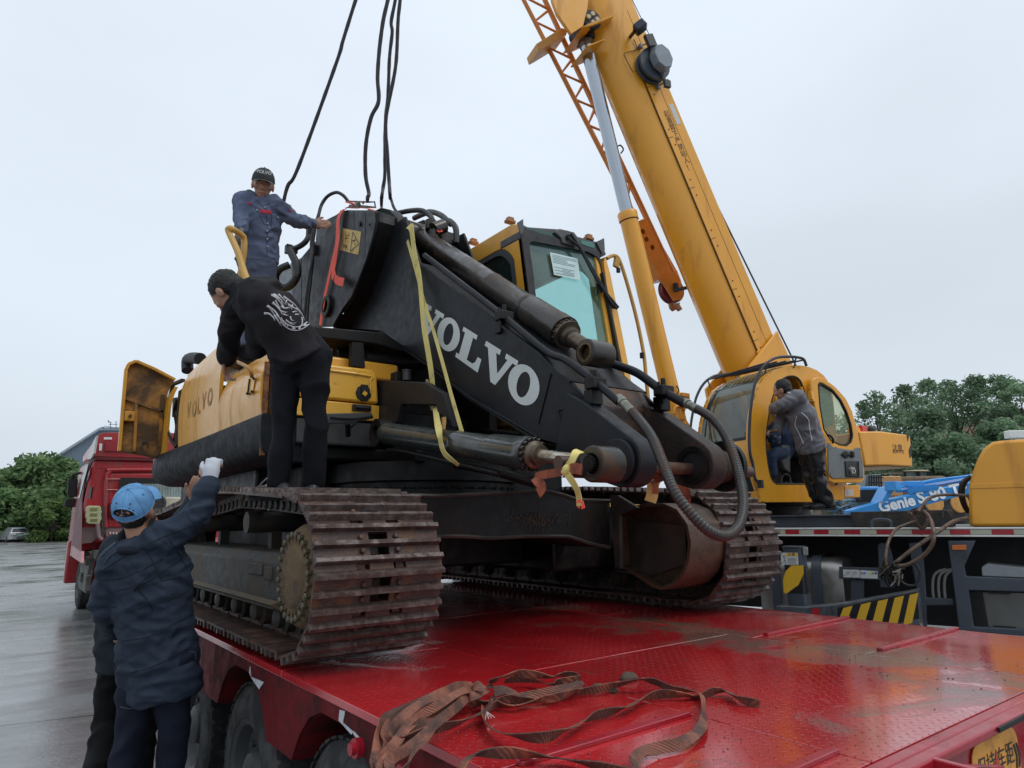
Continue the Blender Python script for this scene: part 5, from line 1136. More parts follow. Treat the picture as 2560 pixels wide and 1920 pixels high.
# slender frames on the right
def frame(poly, off, th, nm='support_frame', m_=None, bv=.008):
    a = G(); a.extr([bp_('c12', x, y, off) for x, y in poly], BN*th); return a.put(nm, m_ or M_crg, crn, bev=bv)
frame([(1055, 330), (1075, 305), (1140, 305), (1175, 420), (1190, 660), (1070, 660), (1065, 500)], .12, .04)
frame([(1298, 305), (1360, 303), (1395, 320), (1420, 450), (1440, 740), (1650, 750), (1660, 800), (1440, 800), (1445, 1000), (1400, 1000), (1370, 700), (1330, 500)], .10, .05)
frame([(1610, 290), (1830, 290), (1740, 490), (1755, 570), (2400, 600), (2400, 700), (1775, 680), (1815, 970), (2400, 1000), (2400, 1060), (1700, 1000), (1650, 600)], .0, .06)
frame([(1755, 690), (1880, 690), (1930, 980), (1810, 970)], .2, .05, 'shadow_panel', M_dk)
frame([(1880, 700), (2400, 710), (2400, 1010), (1930, 990)], .25, .05, 'toolbox_panel', mat('panel_grey_brown', (.16, .16, .15), .5))
frame([(1875, 500), (1920, 470), (2400, 520), (2400, 590), (1880, 570)], .2, .3, 'mudguard', mat('pale_grey_guard', (.34, .36, .38), .5))
frame([(1925, 690), (2105, 696), (2105, 712), (1930, 706)], .24, .01, 'slot', M_dk, 0)
frame([(1970, 960), (2150, 972), (2150, 995), (1975, 985)], .24, .01, 'slot', M_dk, 0)
frame([(1642, 325), (1755, 322), (1758, 363), (1645, 363)], -.012, .02, 'amber_reflector', mat('amber_reflector', (.65, .17, .03), .25), .003)
frame([(750, 495), (1062, 505), (1072, 600), (752, 588)], .02, .03, 'instrument_tray', M_crg, .003)
frame([(845, 598), (945, 600), (945, 800), (845, 800)], .05, .04, 'tray_post', M_crg, .003)
g = G(); q = lambda x, y, o=0: bp_('c12', x, y, .016+o)
g.extr([q(782, 518), q(905, 520), q(915, 530), q(915, 582), q(785, 578)], BN*.002); l1 = g.put('instruction_plate', MC['label_white'], crn, smooth=0)
g = G(); g.extr([q(919, 522), q(1055, 532), q(1057, 590), q(919, 585)], BN*.002); l2 = g.put('instruction_plate', MC['label_white'], crn, smooth=0)
g = G()
for k in range(4): g.bar(q(800, 532+k*7, -.002), q(845-k*3, 532+k*7, -.002), .002, .001); g.bar(q(855, 534+k*7, -.002), q(895-k*3, 534+k*7, -.002), .002, .001)
g.box(q(795, 563, -.002), (.008, .008, .008)); g.box(q(850, 565, -.002), (.008, .008, .008)); g.put('plate_print', flat('grey_print', (.2, .2, .2)), l1, smooth=0)
for x, cname, cc_ in ((930, 'dial_red', (.35, .2, .2)), (952, 'dial_blue', (.05, .2, .5)), (992, 'dial_yellow', (.6, .6, .2)), (1018, 'dial_green', (.15, .3, .15)), (1042, 'dial_dark', (.06, .07, .07))):
    g = G(); g.cyl(q(x, 546, -.001), q(x, 546, -.004), .011, n=14); g.put('dial_mark', flat(cname, cc_), l2)
for k in range(3):
    g = G(); x = 1490+k*46; g.tube(ribj([bp_('c12', x+8, 745, .3), bp_('c12', x, 650, .3), bp_('c12', x+10, 570, .3), bp_('c12', x+50, 530, .3), bp_('c12', x+110, 515, .3)], 6), .012, 8, ridge=.1, pitch=.012); g.put('air_hose', mat('pale_air_hose', (.33, .33, .30), .5), crn)
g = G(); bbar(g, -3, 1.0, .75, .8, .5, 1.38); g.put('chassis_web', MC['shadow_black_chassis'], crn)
for s in (-1.2, ):
    pass
# turntable under the cab
TC = V((8.35, 5.55, 0))
g = G(); g.lathe(TC+V((0, 0, 1.45)), (0, 0, 1), [(0, .8), (.15, .8), (.16, .72), (.28, .72), (.29, .85), (.36, .85)], 40); g.put('turntable', M_dk, crn)
# ---- superstructure frames
Fh = V((-.97, .24, 0)).normalized(); Lh = V((-.24, -.97, 0)).normalized()
S0 = PD('c13', 900, 1350, 7.7)
def sp(k, x, y, off=0): return PP(k, x, y, S0-Lh*off, Lh)
CWD = .95
prof = [(880,1500),(855,1400),(820,1290),(793,1180),(778,1050),(775,930),(780,820),(792,700),(812,600),(838,510),(870,430),(905,375),(950,335),(1010,300),(1080,278),(1150,267),(1230,265),(1310,280),(1380,310),(1440,355),(1480,410)]
P3 = [sp('c13', x, y) for x, y in prof]
cabc = link(bpy.data.objects.new('operator_cab', None), crn, S0)
def pstrip(i0, i1, o0, o1, name, m_, inset=0., sm=50, th=.02, bev=0):
    A = P3[i0:i1+1]
    def ins(P): 
        c = sp('c13', 1150, 900); return [p+(c-p).normalized()*inset for p in P]
    A = ins(A); a = [p-Lh*o0 for p in A]; b_ = [p-Lh*o1 for p in A]; g = G(); g.sheet([a, b_])
    if th:
        c = sp('c13', 1150, 900); a2 = [p+(c-Lh*o0-p).normalized()*th for p in a]; b2 = [p+(c-Lh*o1-p).normalized()*th for p in b_]; g.sheet([b2, a2]); g.sheet([a2, a]); g.sheet([b_, b2]); g.add([a[0], b_[0], b2[0], a2[0]], [(0, 1, 2, 3)]); g.add([a[-1], b_[-1], b2[-1], a2[-1]], [(0, 1, 2, 3)])
    return g.put(name, m_, cabc, sm, bev)
nP = len(P3)-1
# yellow corner pillars (both sides), with side panels
w_ = .07
pstrip(0, nP, 0, w_, 'front_pillar', M_cry, 0, 60, .04); pstrip(0, nP, CWD-w_, CWD, 'front_pillar', M_cry, 0, 60, .04)
pstrip(0, 1, w_, CWD-w_, 'lower_front_panel', M_cry, 0, 60, .03)
pstrip(1, 3, w_, CWD-w_, 'lower_window_seal', M_dk, .002, 60, .03); M_cg = glass('crane_cab_glass', (.34, .52, .52), .03, tr=.55); M_teal = glass('teal_lower_glass', (.20, .62, .62), .05, tr=.3)
A = [P3[1].lerp(P3[2], .2), P3[2], P3[3].lerp(P3[2], .25)]
g = G(); g.sheet([[p+Fh*.006-Lh*(w_+.06) for p in A], [p+Fh*.006-Lh*(CWD-w_-.06) for p in A]]); lg = g.put('lower_window', M_teal, cabc, smooth=0)
pstrip(3, 5, w_, CWD-w_, 'middle_front_panel', M_cry, 0, 60, .03)
A = P3[5:12]
for nm_, o0, o1 in (('windscreen_seal', w_, w_+.025), ('windscreen_seal', CWD-w_-.025, CWD-w_)): pstrip(5, 11, o0, o1, nm_, M_dk, .004, 60, .02)
g = G(); b0, b1 = P3[5], P3[5].lerp(P3[6], .25); g.sheet([[p+Fh*.004-Lh*w_ for p in (b0, b1)], [p+Fh*.004-Lh*(CWD-w_) for p in (b0, b1)]]); g.put('windscreen_seal', M_dk, cabc, smooth=0)
g = G(); g.sheet([[p-Fh*.004-Lh*w_ for p in P3[5:12]], [p-Fh*.004-Lh*(CWD-w_) for p in P3[5:12]]]); g.put('windscreen', M_cg, cabc, 60)
g = G(); g.sheet([[p-V((0, 0, .006))-Lh*w_ for p in P3[11:18]], [p-V((0, 0, .006))-Lh*(CWD-w_) for p in P3[11:18]]]); g.put('roof_window', glass('roof_glass_dark', (.12, .15, .15), .15, tr=.3), cabc, 60)
for k in range(9):
    t = .1+.8*k/8; g = G(); g.tube([p+V((0, 0, .015))-Lh*(w_+(CWD-2*w_)*t) for p in P3[11:17]], .006, 6); g.put('roof_slat', mat('ochre_roof_slat', (.25, .18, .06), .5), cabc)
pstrip(17, nP, w_, CWD-w_, 'rear_roof_panel', M_cry, 0, 60, .03)
# side with door opening
op = [(1000,1335),(960,1290),(935,1180),(918,1050),(912,930),(925,800),(945,680),(965,580),(1000,470),(1050,395),(1110,365),(1165,362),(1215,385),(1245,440),(1270,540),(1300,700),(1350,860),(1400,1000),(1440,1150),(1450,1335)]
out_ = prof[:]+[(1520,500),(1540,700),(1560,900),(1570,1100),(1560,1340),(1490,1345),(1480,1500)]
OP = [sp('c13', x, y) for x, y in op]; OU = [sp('c13', x, y) for x, y in out_]
def toP(p, o): return (p-o).dot(Fh), p.z-o.z
cO = sp('c13', 1180, 850)
def rayring(P, n):
    q = [toP(p, cO) for p in P]; q.append(q[0]); out = []
    for k in range(n):
        a = 2*math.pi*k/n; dx, dz = math.cos(a), math.sin(a); best = .1
        for (x0, z0), (x1, z1) in zip(q, q[1:]):
            ex_, ez_ = x1-x0, z1-z0; den = dx*ez_-dz*ex_
            if abs(den) < 1e-9: continue
            t = (x0*ez_-z0*ex_)/den; s_ = (x0*dz-z0*dx)/den
            if t > 0 and -1e-6 <= s_ <= 1+1e-6: best = max(best, t)
        out.append(cO+Fh*dx*best+V((0, 0, dz*best)))
    return out
ri, ro = rayring(OP, 96), rayring(OU, 96)
for off, nm_ in ((0, 'door_side_frame'), (CWD-.05, 'far_side_frame')):
    g = G(); g.loft([[p-Lh*(off-.012*(off == 0)) for p in ri], [p-Lh*off for p in ro], [p-Lh*(off+.05) for p in ro], [p-Lh*(off+.05) for p in ri]], closed=True); g.put(nm_, M_cry, cabc, 45, .008 if off == 0 else 0)
rj = [p+(p-cO).normalized()*.004 for p in ri]
g = G(); g.tube([p+Lh*.004 for p in rayring(OP, 72)]+[ri[0]+Lh*.004], .012, 6); g.put('door_seal', M_dk, cabc)
g = G(); g.tube([sp('c13', x, y, -.012) for x, y in ((1235,460),(1290,640),(1330,760))], .02, 6); g.put('inner_frame', M_cry, cabc)
g = G(); g.add([p-Lh*(CWD-.02) for p in ri], [tuple(range(len(ri)))]); g.put('far_side_window', glass('far_pane', (.38, .5, .47), .04, tr=.45), cabc, smooth=0)
g = G(); g.extr([sp('c13', x, y, CWD-.03) for x, y in ((915, 930), (1560, 930), (1560, 1345), (990, 1345), (930, 1150))], Lh*.02); g.put('far_side_lower_panel', mat('brown_grey_trim', (.13, .10, .08), .6), cabc)
# rear wall + floor of cab, seat
g = G()
rb = [sp('c13', 1500, 420, .03), sp('c13', 1560, 1340, .03)]
g.add([rb[0], rb[0]-Lh*(CWD-.06), rb[1]-Lh*(CWD-.06), rb[1]], [(0, 1, 2, 3)]); g.put('rear_wall', M_dk, cabc, smooth=0)
g = G(); fl = [sp('c13', 880, 1345, .02), sp('c13', 1560, 1345, .02)]; g.extr([fl[0], fl[1], fl[1]-V((0, 0, .12)), fl[0]-V((0, 0, .12))], -Lh*(CWD-.04)); g.put('cab_floor', M_dk, cabc)
g = G(); q = lambda x, y, o: sp('c13', x, y, o); st = q(1180, 1040, .45)
g.box(st-V((0, 0, .05)), (.5, .5, .12), Matrix.Rotation(.25, 3, 'Z')); g.box(st+V((0, 0, .32))-Fh*.25, (.12, .5, .62), Matrix.Rotation(-.25+math.pi*0, 3, 'Z')); g.put('operator_seat', M_dk, cabc, bev=.04)
g = G(); g.extr([q(1060, 985, .1), q(1140, 985, .1), q(1145, 1240, .1), q(1085, 1200, .1), q(1060, 1120, .1)], -Lh*.12); g.put('control_console', M_pla, cabc, bev=.015)
g = G(); g.box(q(985, 1280, .3), (.18, .1, .1)); g.cyl(q(1095, 1330, .3), q(1095, 1330, .3)+V((0, 0, .02)), .08); g.tube(ribj([q(1060, 1330, .2), q(1065, 1270, .2), q(1095, 1245, .2), q(1135, 1270, .2), q(1140, 1330, .2)], 5), .012); g.put('floor_pedals', M_pla, cabc)
# lower body boxes right of cab
g = G(); g.extr([sp('c13', 1485, 1345), sp('c13', 1625, 1350), sp('c13', 1628, 1480), sp('c13', 1485, 1480)], -Lh*.5); g.put('lower_locker', M_cry, cabc, bev=.008)
g = G(); g.extr([sp('c13', 1630, 1350, .1), sp('c13', 1770, 1345, .1), sp('c13', 1770, 1455, .1), sp('c13', 1630, 1455, .1)], -Lh*.4); g.put('lower_locker', M_cry, cabc, bev=.008)
g = G(); g.extr([sp('c13', 1630, 1383, .097), sp('c13', 1703, 1380, .097), sp('c13', 1703, 1440, .097), sp('c13', 1632, 1440, .097)], Lh*.002); lb = g.put('white_label', MC['label_white'], cabc, smooth=0)
g = G()
for k in range(3): g.bar(sp('c13', 1642, 1396+k*14, .094), sp('c13', 1660+k*10, 1396+k*14, .094), .004, .002)
g.put('label_print', MC['grey_print'], lb, smooth=0)
# door folded back, in front of the side
DO = -.10
dq = lambda x, y, o=0: sp('c13', x, y, DO+o)
dor = [(1325,420),(1345,380),(1400,368),(1440,385),(1540,450),(1640,560),(1700,680),(1745,850),(1775,1000),(1808,1200),(1808,1300),(1780,1325),(1500,1325),(1480,1290),(1470,1150),(1455,1000),(1420,850),(1380,700),(1340,560)]
dwi = [(1388,415),(1430,425),(1520,480),(1600,580),(1650,680),(1690,800),(1705,900),(1690,960),(1650,990),(1590,985),(1500,940),(1440,840),(1405,640)]
DR = [dq(*p) for p in dor]; DW = [dq(*p) for p in dwi]
cD = dq(1540, 780)
def rr2(P, n, c):
    q = [((p-c).dot(Fh), p.z-c.z) for p in P]; q.append(q[0]); out = []
    for k in range(n):
        a = 2*math.pi*k/n; dx, dz = math.cos(a), math.sin(a); best = .05
        for (x0, z0), (x1, z1) in zip(q, q[1:]):
            ex_, ez_ = x1-x0, z1-z0; den = dx*ez_-dz*ex_
            if abs(den) < 1e-9: continue
            t = (x0*ez_-z0*ex_)/den; s_ = (x0*dz-z0*dx)/den
            if t > 0 and -1e-6 <= s_ <= 1+1e-6: best = max(best, t)
        out.append(c+Fh*dx*best+V((0, 0, dz*best)))
    return out
wi, wo_ = rr2(DW, 72, cD), rr2(DR, 72, cD)
cdo = link(bpy.data.objects.new('cab_door', None), crn, cD)
g = G(); g.loft([wi, wo_, [p-Lh*.05 for p in wo_], [p-Lh*.05 for p in wi]], closed=True); g.put('door_panel', M_cry, cdo, 45, .01)
g = G(); g.loft([[p+Lh*.004 for p in wi], [p+(cD-p)*.05+Lh*.004 for p in wi], [p+(cD-p)*.05-Lh*.03 for p in wi], [p-Lh*.03 for p in wi]], closed=True); g.put('window_seal', M_dk, cdo)
g = G(); g.extr([p-Lh*.02 for p in wi], -Lh*.005); g.put('door_window', glass('door_glass_clear', (.66, .72, .50), .04, tr=.82), cdo, smooth=0)
tp = [dq(1395,430,.05), dq(1450,440,.05), dq(1500,490,.05), dq(1525,640,.05), dq(1525,800,.05), dq(1490,815,.05), dq(1430,790,.05), dq(1405,640,.05)]
g = G(); g.extr(tp, -Lh*.01); g.put('inner_sliding_pane', glass('sliding_pane_teal', (.12, .55, .55), .05, tr=.4), cdo, smooth=0)
g = G(); g.extr([dq(*p, -.006) for p in ((1475,960),(1520,1000),(1620,1020),(1700,1030),(1730,1005),(1765,1010),(1790,1150),(1795,1280),(1520,1285),(1480,1250))], Lh*.008); tp_ = g.put('trim_panel', mat('grey_door_trim', (.17, .19, .20), .5), cdo, bev=.004)
g = G()
for x, y in ((1500,1020),(1550,1005),(1770,1020),(1785,1130),(1785,1270),(1595,1270),(1500,1240)): g.cyl(dq(x, y, -.014), dq(x, y, -.018), .008, n=8)
g.put('trim_screw', MC['grey_print'], tp_)
g = G(); c_ = dq(1635, 1070, -.016); g.cyl(c_, c_+Lh*.012, .045, n=18); g.bar(dq(1605, 1070, -.03), dq(1715, 1065, -.03), .02, .03); g.box(dq(1700, 1068, -.03), (.05, .03, .07)); g.put('inner_handle', M_dk, tp_, bev=.004)
g = G(); g.tube(ribj([dq(1470, 890, -.02), dq(1500, 900, -.05), dq(1525, 935, -.05), dq(1520, 965, -.02)], 5), .013, 8); g.put('pull_handle', M_dk, cdo)
g = G(); nn_ = 9
for i in range(nn_+1):
    t = i/nn_
    g.tube([dq(1635+t*110, 1130, -.02), dq(1645+t*110, 1265, -.03)], .0022, 4); g.tube([dq(1635, 1130+t*135, -.022), dq(1755, 1130+t*135, -.022)], .0022, 4)
for a_, b__ in (((1633,1130),(1645,1265)),((1645,1265),(1757,1270)),((1757,1270),(1752,1132))): g.bar(dq(*a_, -.02), dq(*b__, -.02), .012, .012)
g.put('net_pocket', M_dk, cdo)
g = G(); rr_ = random.Random(8); c_ = dq(1698, 1215, -.03)
for k in range(14): g.tube(ribj([c_+V((rr_.uniform(-.05, .05), rr_.uniform(-.02, .02), rr_.uniform(-.05, .05))) for _ in range(4)], 4), .004, 5)
g.put('tangled_cord', flat('pale_cord', (.5, .48, .44)), cdo)
g = G(); g.box(dq(1325, 540, -.0), (.05, .05, .10)); g.box(dq(1335, 580, 0), (.05, .06, .04)); g.put('door_hinge', M_cry, cdo, bev=.006)
# roof guard
g = G()
def hoop(pts, off): return ribj([sp('c13', x, y, off) for x, y in pts], 6)
h1 = hoop(((870,1335),(820,1280),(800,1150),(775,1050),(768,900),(775,720),(795,560),(830,400),(900,270),(1000,200),(1120,186),(1220,195),(1262,215),(1285,272)), -.06)
g.tube(h1, .017, 10); h2 = [p-Lh*(CWD+.12) for p in hoop(((838,1130),(800,1050),(775,1000),(768,900),(775,720),(795,560),(830,400),(900,270),(1000,200),(1120,186),(1220,195)), -.06)]
g.tube(h2, .017, 10)
g.box(h1[0], (.05, .05, .09))
zm_ = max(p.z for p in h1)-.12; i0 = [k for k in range(len(h1)) if h1[k].z > zm_]
for t in (.0, .25, .5, .75, 1): g.tube([h1[i0[0]].lerp(h1[min(len(h1)-1, i0[0]+22)], t), h2[i0[0]-6].lerp(h2[min(len(h2)-1, i0[0]+16)], t)], .011, 8)
for k in (i0[0], min(len(h1)-1, i0[0]+14)): g.tube([h1[k], h1[k]+V((0, 0, -.12))-Lh*.05], .01, 6); g.tube([h2[min(len(h2)-1, k-6)], h2[min(len(h2)-1, k-6)]+V((0, 0, -.12))+Lh*.05], .01, 6)
g.put('roof_guard', mat('blue_black_tube', (.022, .028, .038), .35), cabc, 40)
# cab wiper
g = G(); g.tube(ribj([p+Fh*.03-Lh*(CWD*.80) for p in P3[5:11]], 3), .010, 6); g.tube([P3[4]+Fh*.05-Lh*.55, P3[7]+Fh*.03-Lh*.72], .012, 6); g.put('wiper', M_dk, cabc)
# lower window text
c_ = (P3[2]+P3[3])/2
for i, ch in enumerate(('锋', '人', '户')):
    p = P3[3].lerp(P3[1], .12+.36*i)-Lh*(.18)+Fh*.012; put_text(ch, 'window_text', M_ink, lg, p, -(-Lh)*1.0, (0, 0, 1), .085)
# ---- counterweight at the rear
cwq = lambda x, y, o=0: PP('c14', x, y, S0-Lh*.35, Lh) - Lh*o
CW = [cwq(395, 790), cwq(640, 788), cwq(955, 832), cwq(985, 1180), cwq(700, 1165), cwq(455, 1172), cwq(420, 980)]
g = G(); g.extr(CW, -Lh*1.6); g.put('counterweight', M_cry, crn, bev=.02)
g = G(); g.extr([cwq(455, 1178, .02), cwq(700, 1170, .02), cwq(985, 1184, .02), cwq(800, 1205, .02), cwq(455, 1225, .02)], -Lh*1.4); g.put('counterweight_base', mat('tan_underside', (.22, .16, .10), .6), crn)
for P_ in (((910,826),(942,830),(925,905),(918,870)), ((960,930),(968,1000),(968,1060),(948,1088),(935,1000))):
    g = G(); g.extr([cwq(x, y, -.003) for x, y in P_], Lh*.001); g.put('hazard_chevron', MC['hazard_black'], crn, smooth=0)
put_text('注意', 'stencil_text', M_ink, crn, cwq(812, 975, -.004), -Fh, (0, 0, 1), .10); put_text('旋转半径', 'stencil_text', M_ink, crn, cwq(822, 1015, -.004), -Fh, (0, 0, 1), .055)
g = G(); g.extr([cwq(775, 1020, -.003), cwq(786, 985, -.003), cwq(797, 1020, -.003)], Lh*.001); g.put('stencil_triangle', MC['label_amber'], crn, smooth=0)
g = G(); c_ = cwq(620, 770, .3); g.box(c_, (.14, .12, .17)); g.put('red_box', flat('signal_red', (.55, .03, .03), .35), crn, bev=.01)
g = G(); c_ = cwq(497, 772, .2); g.pipe(c_, c_-Lh*.06, .09, .03, 16); g.put('lifting_eye', M_cry, crn)
g = G(); c_ = cwq(738, 770, .3); g.cyl(c_-V((0, 0, .05)), c_+V((0, 0, .02)), .06, n=12); g.ell(c_+V((0, 0, .05)), (.05, .05, .05)); g.put('rear_lamp', M_pla, crn)
g = G(); c_ = cwq(350, 590, 1.2); g.box(c_, (.5, .3, .12)); g.box(c_+V((.1, 0, -.25)), (.25, .25, .18)); g.bar(c_+V((0, 0, -.12)), c_+V((.55, 0, -.14)), .05, .04); g.put('winch_bracket', mat('orange_winch_paint', (.62, .24, .03), .4), crn, bev=.01)
# ---- telescopic boom
BC = S0-Lh*1.55
bq = lambda k, x, y, off=0: PP(k, x, y, BC+Lh*off, Lh)
bA = bq('d', 1628, 830); bB = bq('d', 1293, 30); ax = (bB-bA).normalized(); bu = Lh.cross(ax).normalized()
if bu.z < 0: bu = -bu
bA = bA-ax*1.0; LB = (bB-bA).length
HW = .31
sec = [(-HW, .40), (HW, .40), (HW+.0, .05), (HW-.01, -.06), (HW-.07, -.22), (HW-.17, -.34), (HW-.27, -.385), (0, -.40), (-(HW-.27), -.385), (-(HW-.17), -.34), (-(HW-.07), -.22), (-(HW-.01), -.06), (-HW, .05)]
bo = link(bpy.data.objects.new('telescopic_boom', None), crn, bA)
def bpnt(t, a, b_): return bA+ax*t+Lh*a+bu*b_
g = G(); g.loft([[bpnt(t, a, b_) for a, b_ in sec] for t in (0, LB*.5, LB+3.2)]); g.put('outer_section', M_cry, bo, 28)
g = G(); g.loft([[bpnt(t, a*.9, b_*.9) for a, b_ in sec] for t in (LB+3.2, LB+4.6)]); g.put('inner_section', M_cry, bo, 28)
g = G()
for t0, t1 in ((1.1, LB-1.05),): g.extr([bpnt(t0, HW+.001, .10), bpnt(t1, HW+.001, .10), bpnt(t1, HW+.018, .10), bpnt(t0, HW+.018, .10)], bu*-.10)
g.put('seam_cover', M_cry, bo, bev=.003)
g = G(); g.extr([bpnt(1.1, HW+.0, -.012), bpnt(LB-1.05, HW+.0, -.012), bpnt(LB-1.05, HW+.02, -.012), bpnt(1.1, HW+.02, -.012)], bu*.012)
for k in range(6):
    t = 1.6+k*(LB-3)/5; g.bar(bpnt(t, HW+.02, .0), bpnt(t, HW+.02, .09), .006, .006); g.cyl(bpnt(t-.12, HW+.015, .07), bpnt(t-.12, HW+.028, .07), .010, n=6); g.cyl(bpnt(t+.12, HW+.015, .07), bpnt(t+.12, HW+.028, .07), .010, n=6)
g.put('seam_shadow_gap', mat('brown_seam_shade', (.10, .045, .01), .6), bo)  # brown strip standing in for the shadow along the seam
g = G(); g.extr([bpnt(1.0, HW+.001, -.03), bpnt(1.45, HW+.001, -.03), bpnt(1.45, HW+.001, .12), bpnt(1.0, HW+.001, .12)], Lh*.025); g.put('seam_end_cover', M_cry, bo, bev=.004)
g = G(); g.bar(bpnt(.5, HW+.001, .235), bpnt(LB-.2, HW+.001, .235), .004, .004); g.put('panel_line', MC['brown_seam_shade'], bo)
tl = PP('c8', 1345, 985, bA+Lh*(HW+.002), Lh); tl2 = PP('c8', 1535, 1445, bA+Lh*(HW+.002), Lh)
t0, t1 = (tl-bA).dot(ax), (tl2-bA).dot(ax)
txt = '起重臂下严禁站人！'
for i, ch in enumerate(txt):
    t = t0+(t1-t0)*i/(len(txt)-1); put_text(ch, 'warning_character', mat('dark_brown_stencil', (.10, .05, .02), .5), bo, bpnt(t, HW+.004, .165), bu, ax, .11)
g = G(); p = PP('c8', 1385, 990, bA+Lh*(HW+.002), Lh); t = (p-bA).dot(ax); g.extr([bpnt(t-.16, HW+.002, .27), bpnt(t+.16, HW+.002, .27), bpnt(t+.16, HW+.002, .35), bpnt(t-.16, HW+.002, .35)], Lh*.002); g.put('white_label', MC['label_white'], bo, smooth=0)
# lugs on the boom edge
for (k, x, y) in (('c8', 1560, 1300), ('c9', 1795, 1330)):
    p = bq(k, x, y); t = (p-bA).dot(ax); g = G(); g.lathe(bpnt(t, .1, .40), bu, [(-.01, .05), (.06, .05), (.09, .03)], 12); g.put('edge_lug', M_cry, bo)
# gusset plates at the luffing pin
gq = lambda k, x, y, off: bq(k, x, y, off)
for off in (.30, -.30):
    g = G(); g.extr([gq('c8', x, y, off) for x, y in ((330,-60),(345,20),(385,130),(440,210),(505,302),(605,238),(640,100),(660,-60))], Lh*.03*(1 if off > 0 else -1)); g.put('luffing_gusset', M_cry, bo, bev=.004)
g = G(); g.extr([gq('c8', 605, 236, .33), gq('c8', 660, 205, .36), gq('c8', 900, 118, .42), gq('c8', 880, 140, .42), gq('c8', 700, 215, .36)], -Lh*.6); g.extr([gq('c8', 650, 390, .3), gq('c8', 805, 335, .38), gq('c8', 800, 345, .38), gq('c8', 660, 400, .3)], -Lh*.5); g.put('stiffener_flange', M_cry, bo)
# luffing cylinder
lc = link(bpy.data.objects.new('luffing_cylinder', None), crn, bA)
c0 = gq('d', 1462, 905, .05); c1 = gq('d', 1349, 462, .05); c2 = gq('d', 1266, 95, .05)
dl = (c2-c0).normalized(); Lb = (c1-c0).length
g = G(); g.lathe(c0, dl, [(-.5, .125), (Lb-.10, .125), (Lb-.10, .138), (Lb+.0, .142), (Lb+.02, .13)], 40); g.put('barrel', M_cry, lc, 35)
g = G(); g.lathe(c0+dl*(Lb-.115), dl, [(0, .127), (.012, .127)], 40); g.put('seal_line', M_dk, lc)
g = G(); g.cyl(c0+dl*Lb, c2, .094, n=40); g.put('rod', mat('bright_chrome', (.40, .43, .47), .16, 1, var=.02), lc)
g = G(); g.lathe(c2, dl, [(-.05, .10), (.02, .115), (.04, .11)], 24); g.put('rod_collar', M_gsteel, lc)
g = G(); pe_ = c2+dl*.20; g.cyl(pe_-Lh*.20, pe_+Lh*.24, .13, n=28); g.cyl(pe_+Lh*.24, pe_+Lh*.27, .15, n=28); g.box(pe_, (.24, .24, .26)); g.put('rod_head', M_dk, lc, bev=.01)
g = G()
for k in range(4): a = math.pi/2*k+.4; q_ = pe_+Lh*.27+ax*math.cos(a)*.07+bu*math.sin(a)*.07; g.cyl(q_, q_+Lh*.03, .035, n=10)
g.put('pin_clamp', mat('cream_bolt', (.5, .4, .25), .5), lc)
g = G(); c_ = gq('c10', 640, 345, .1); g.box(c_, (.16, .10, .10)); g.tube(ribj([gq('c10', 570, 480, .2), gq('c10', 580, 425, .2), gq('c10', 630, 415, .2), gq('c10', 650, 450, .2)], 5), .022, 8); g.box(gq('c10', 620, 480, .15), (.10, .08, .16)); g.bar(gq('c10', 600, 490, .1), gq('c10', 680, 620, .1), .10, .10); g.put('valve_block', mat('orange_valve_paint', (.60, .26, .03), .4), lc, bev=.01)
g = G(); g.tube(ribj([gq('c10', 585, 260, .2), gq('c10', 605, 290, .2), gq('c10', 600, 330, .2), gq('c10', 680, 350, .2)], 5), .008, 6); g.put('thin_hose', M_rub, lc)
g = G(); g.box(gq('c10', 500, 420, -.1), (.1, .1, .8)); g.put('cylinder_base', M_cry, crn, bev=.02)
# superstructure frame cheeks behind the cab
g = G(); 
for off in (.34, -.34): g.extr([bA+ax*.2+bu*.5+Lh*off, bA+ax*1.6+bu*.45+Lh*off, bA+ax*1.2-bu*.6+Lh*off, V((bA.x-.9, bA.y+.1, 1.9))+Lh*off, V((bA.x+.9, bA.y-.2, 1.9))+Lh*off], Lh*.04)
g.put('turntable_cheek', M_cry, crn, bev=.01)
# cable reel, lamp and small cables on the boom side
rq = lambda x, y, o=.12: PP('c8', x, y, bA+Lh*(HW+o), Lh)
c_ = rq(1215, 570, .10); g = G(); g.pipe(c_-Lh*.07, c_-Lh*.03, .25, .06, 40); g.pipe(c_+Lh*.03, c_+Lh*.07, .25, .06, 40); g.cyl(c_-Lh*.05, c_+Lh*.05, .20, n=32); g.put('cable_reel', mat('blue_grey_reel', (.05, .065, .085), .4), bo, 40, .004)
g = G(); oc = [c_+ax*math.cos(a)*.19+bu*math.sin(a)*.15-bu*-.03+Lh*.10 for a in [math.pi/4*k+.39 for k in range(8)]]; g.extr(oc, Lh*.14); g.put('reel_housing', mat('blue_grey_housing', (.20, .235, .27), .4), bo, bev=.012)
g = G(); g.bar(c_+ax*.42+Lh*.10, c_-ax*.40+Lh*.10, .05, .03, Lh); g.bar(c_+ax*.40+Lh*.12+bu*.02, c_+ax*.22+Lh*.12+bu*.02, .14, .06, Lh); g.bar(c_-ax*.40+Lh*.1, c_-ax*.30+Lh*.1+bu*.04, .10, .05, Lh); g.put('reel_bracket', M_pla, bo, bev=.004)
g = G(); l0 = rq(1020, 320, .0); l1 = rq(1060, 270, .22); g.bar(l0, l1, .04, .03); g.put('lamp_arm', M_dk, bo)
g = G(); l2 = rq(1105, 235, .26); g.box(l2, (.15, .17, .13), ((l2-l1).normalized().to_track_quat('Y', 'Z')).to_matrix()); g.put('work_lamp', mat('navy_lamp_body', (.02, .025, .045), .35), bo, bev=.02)
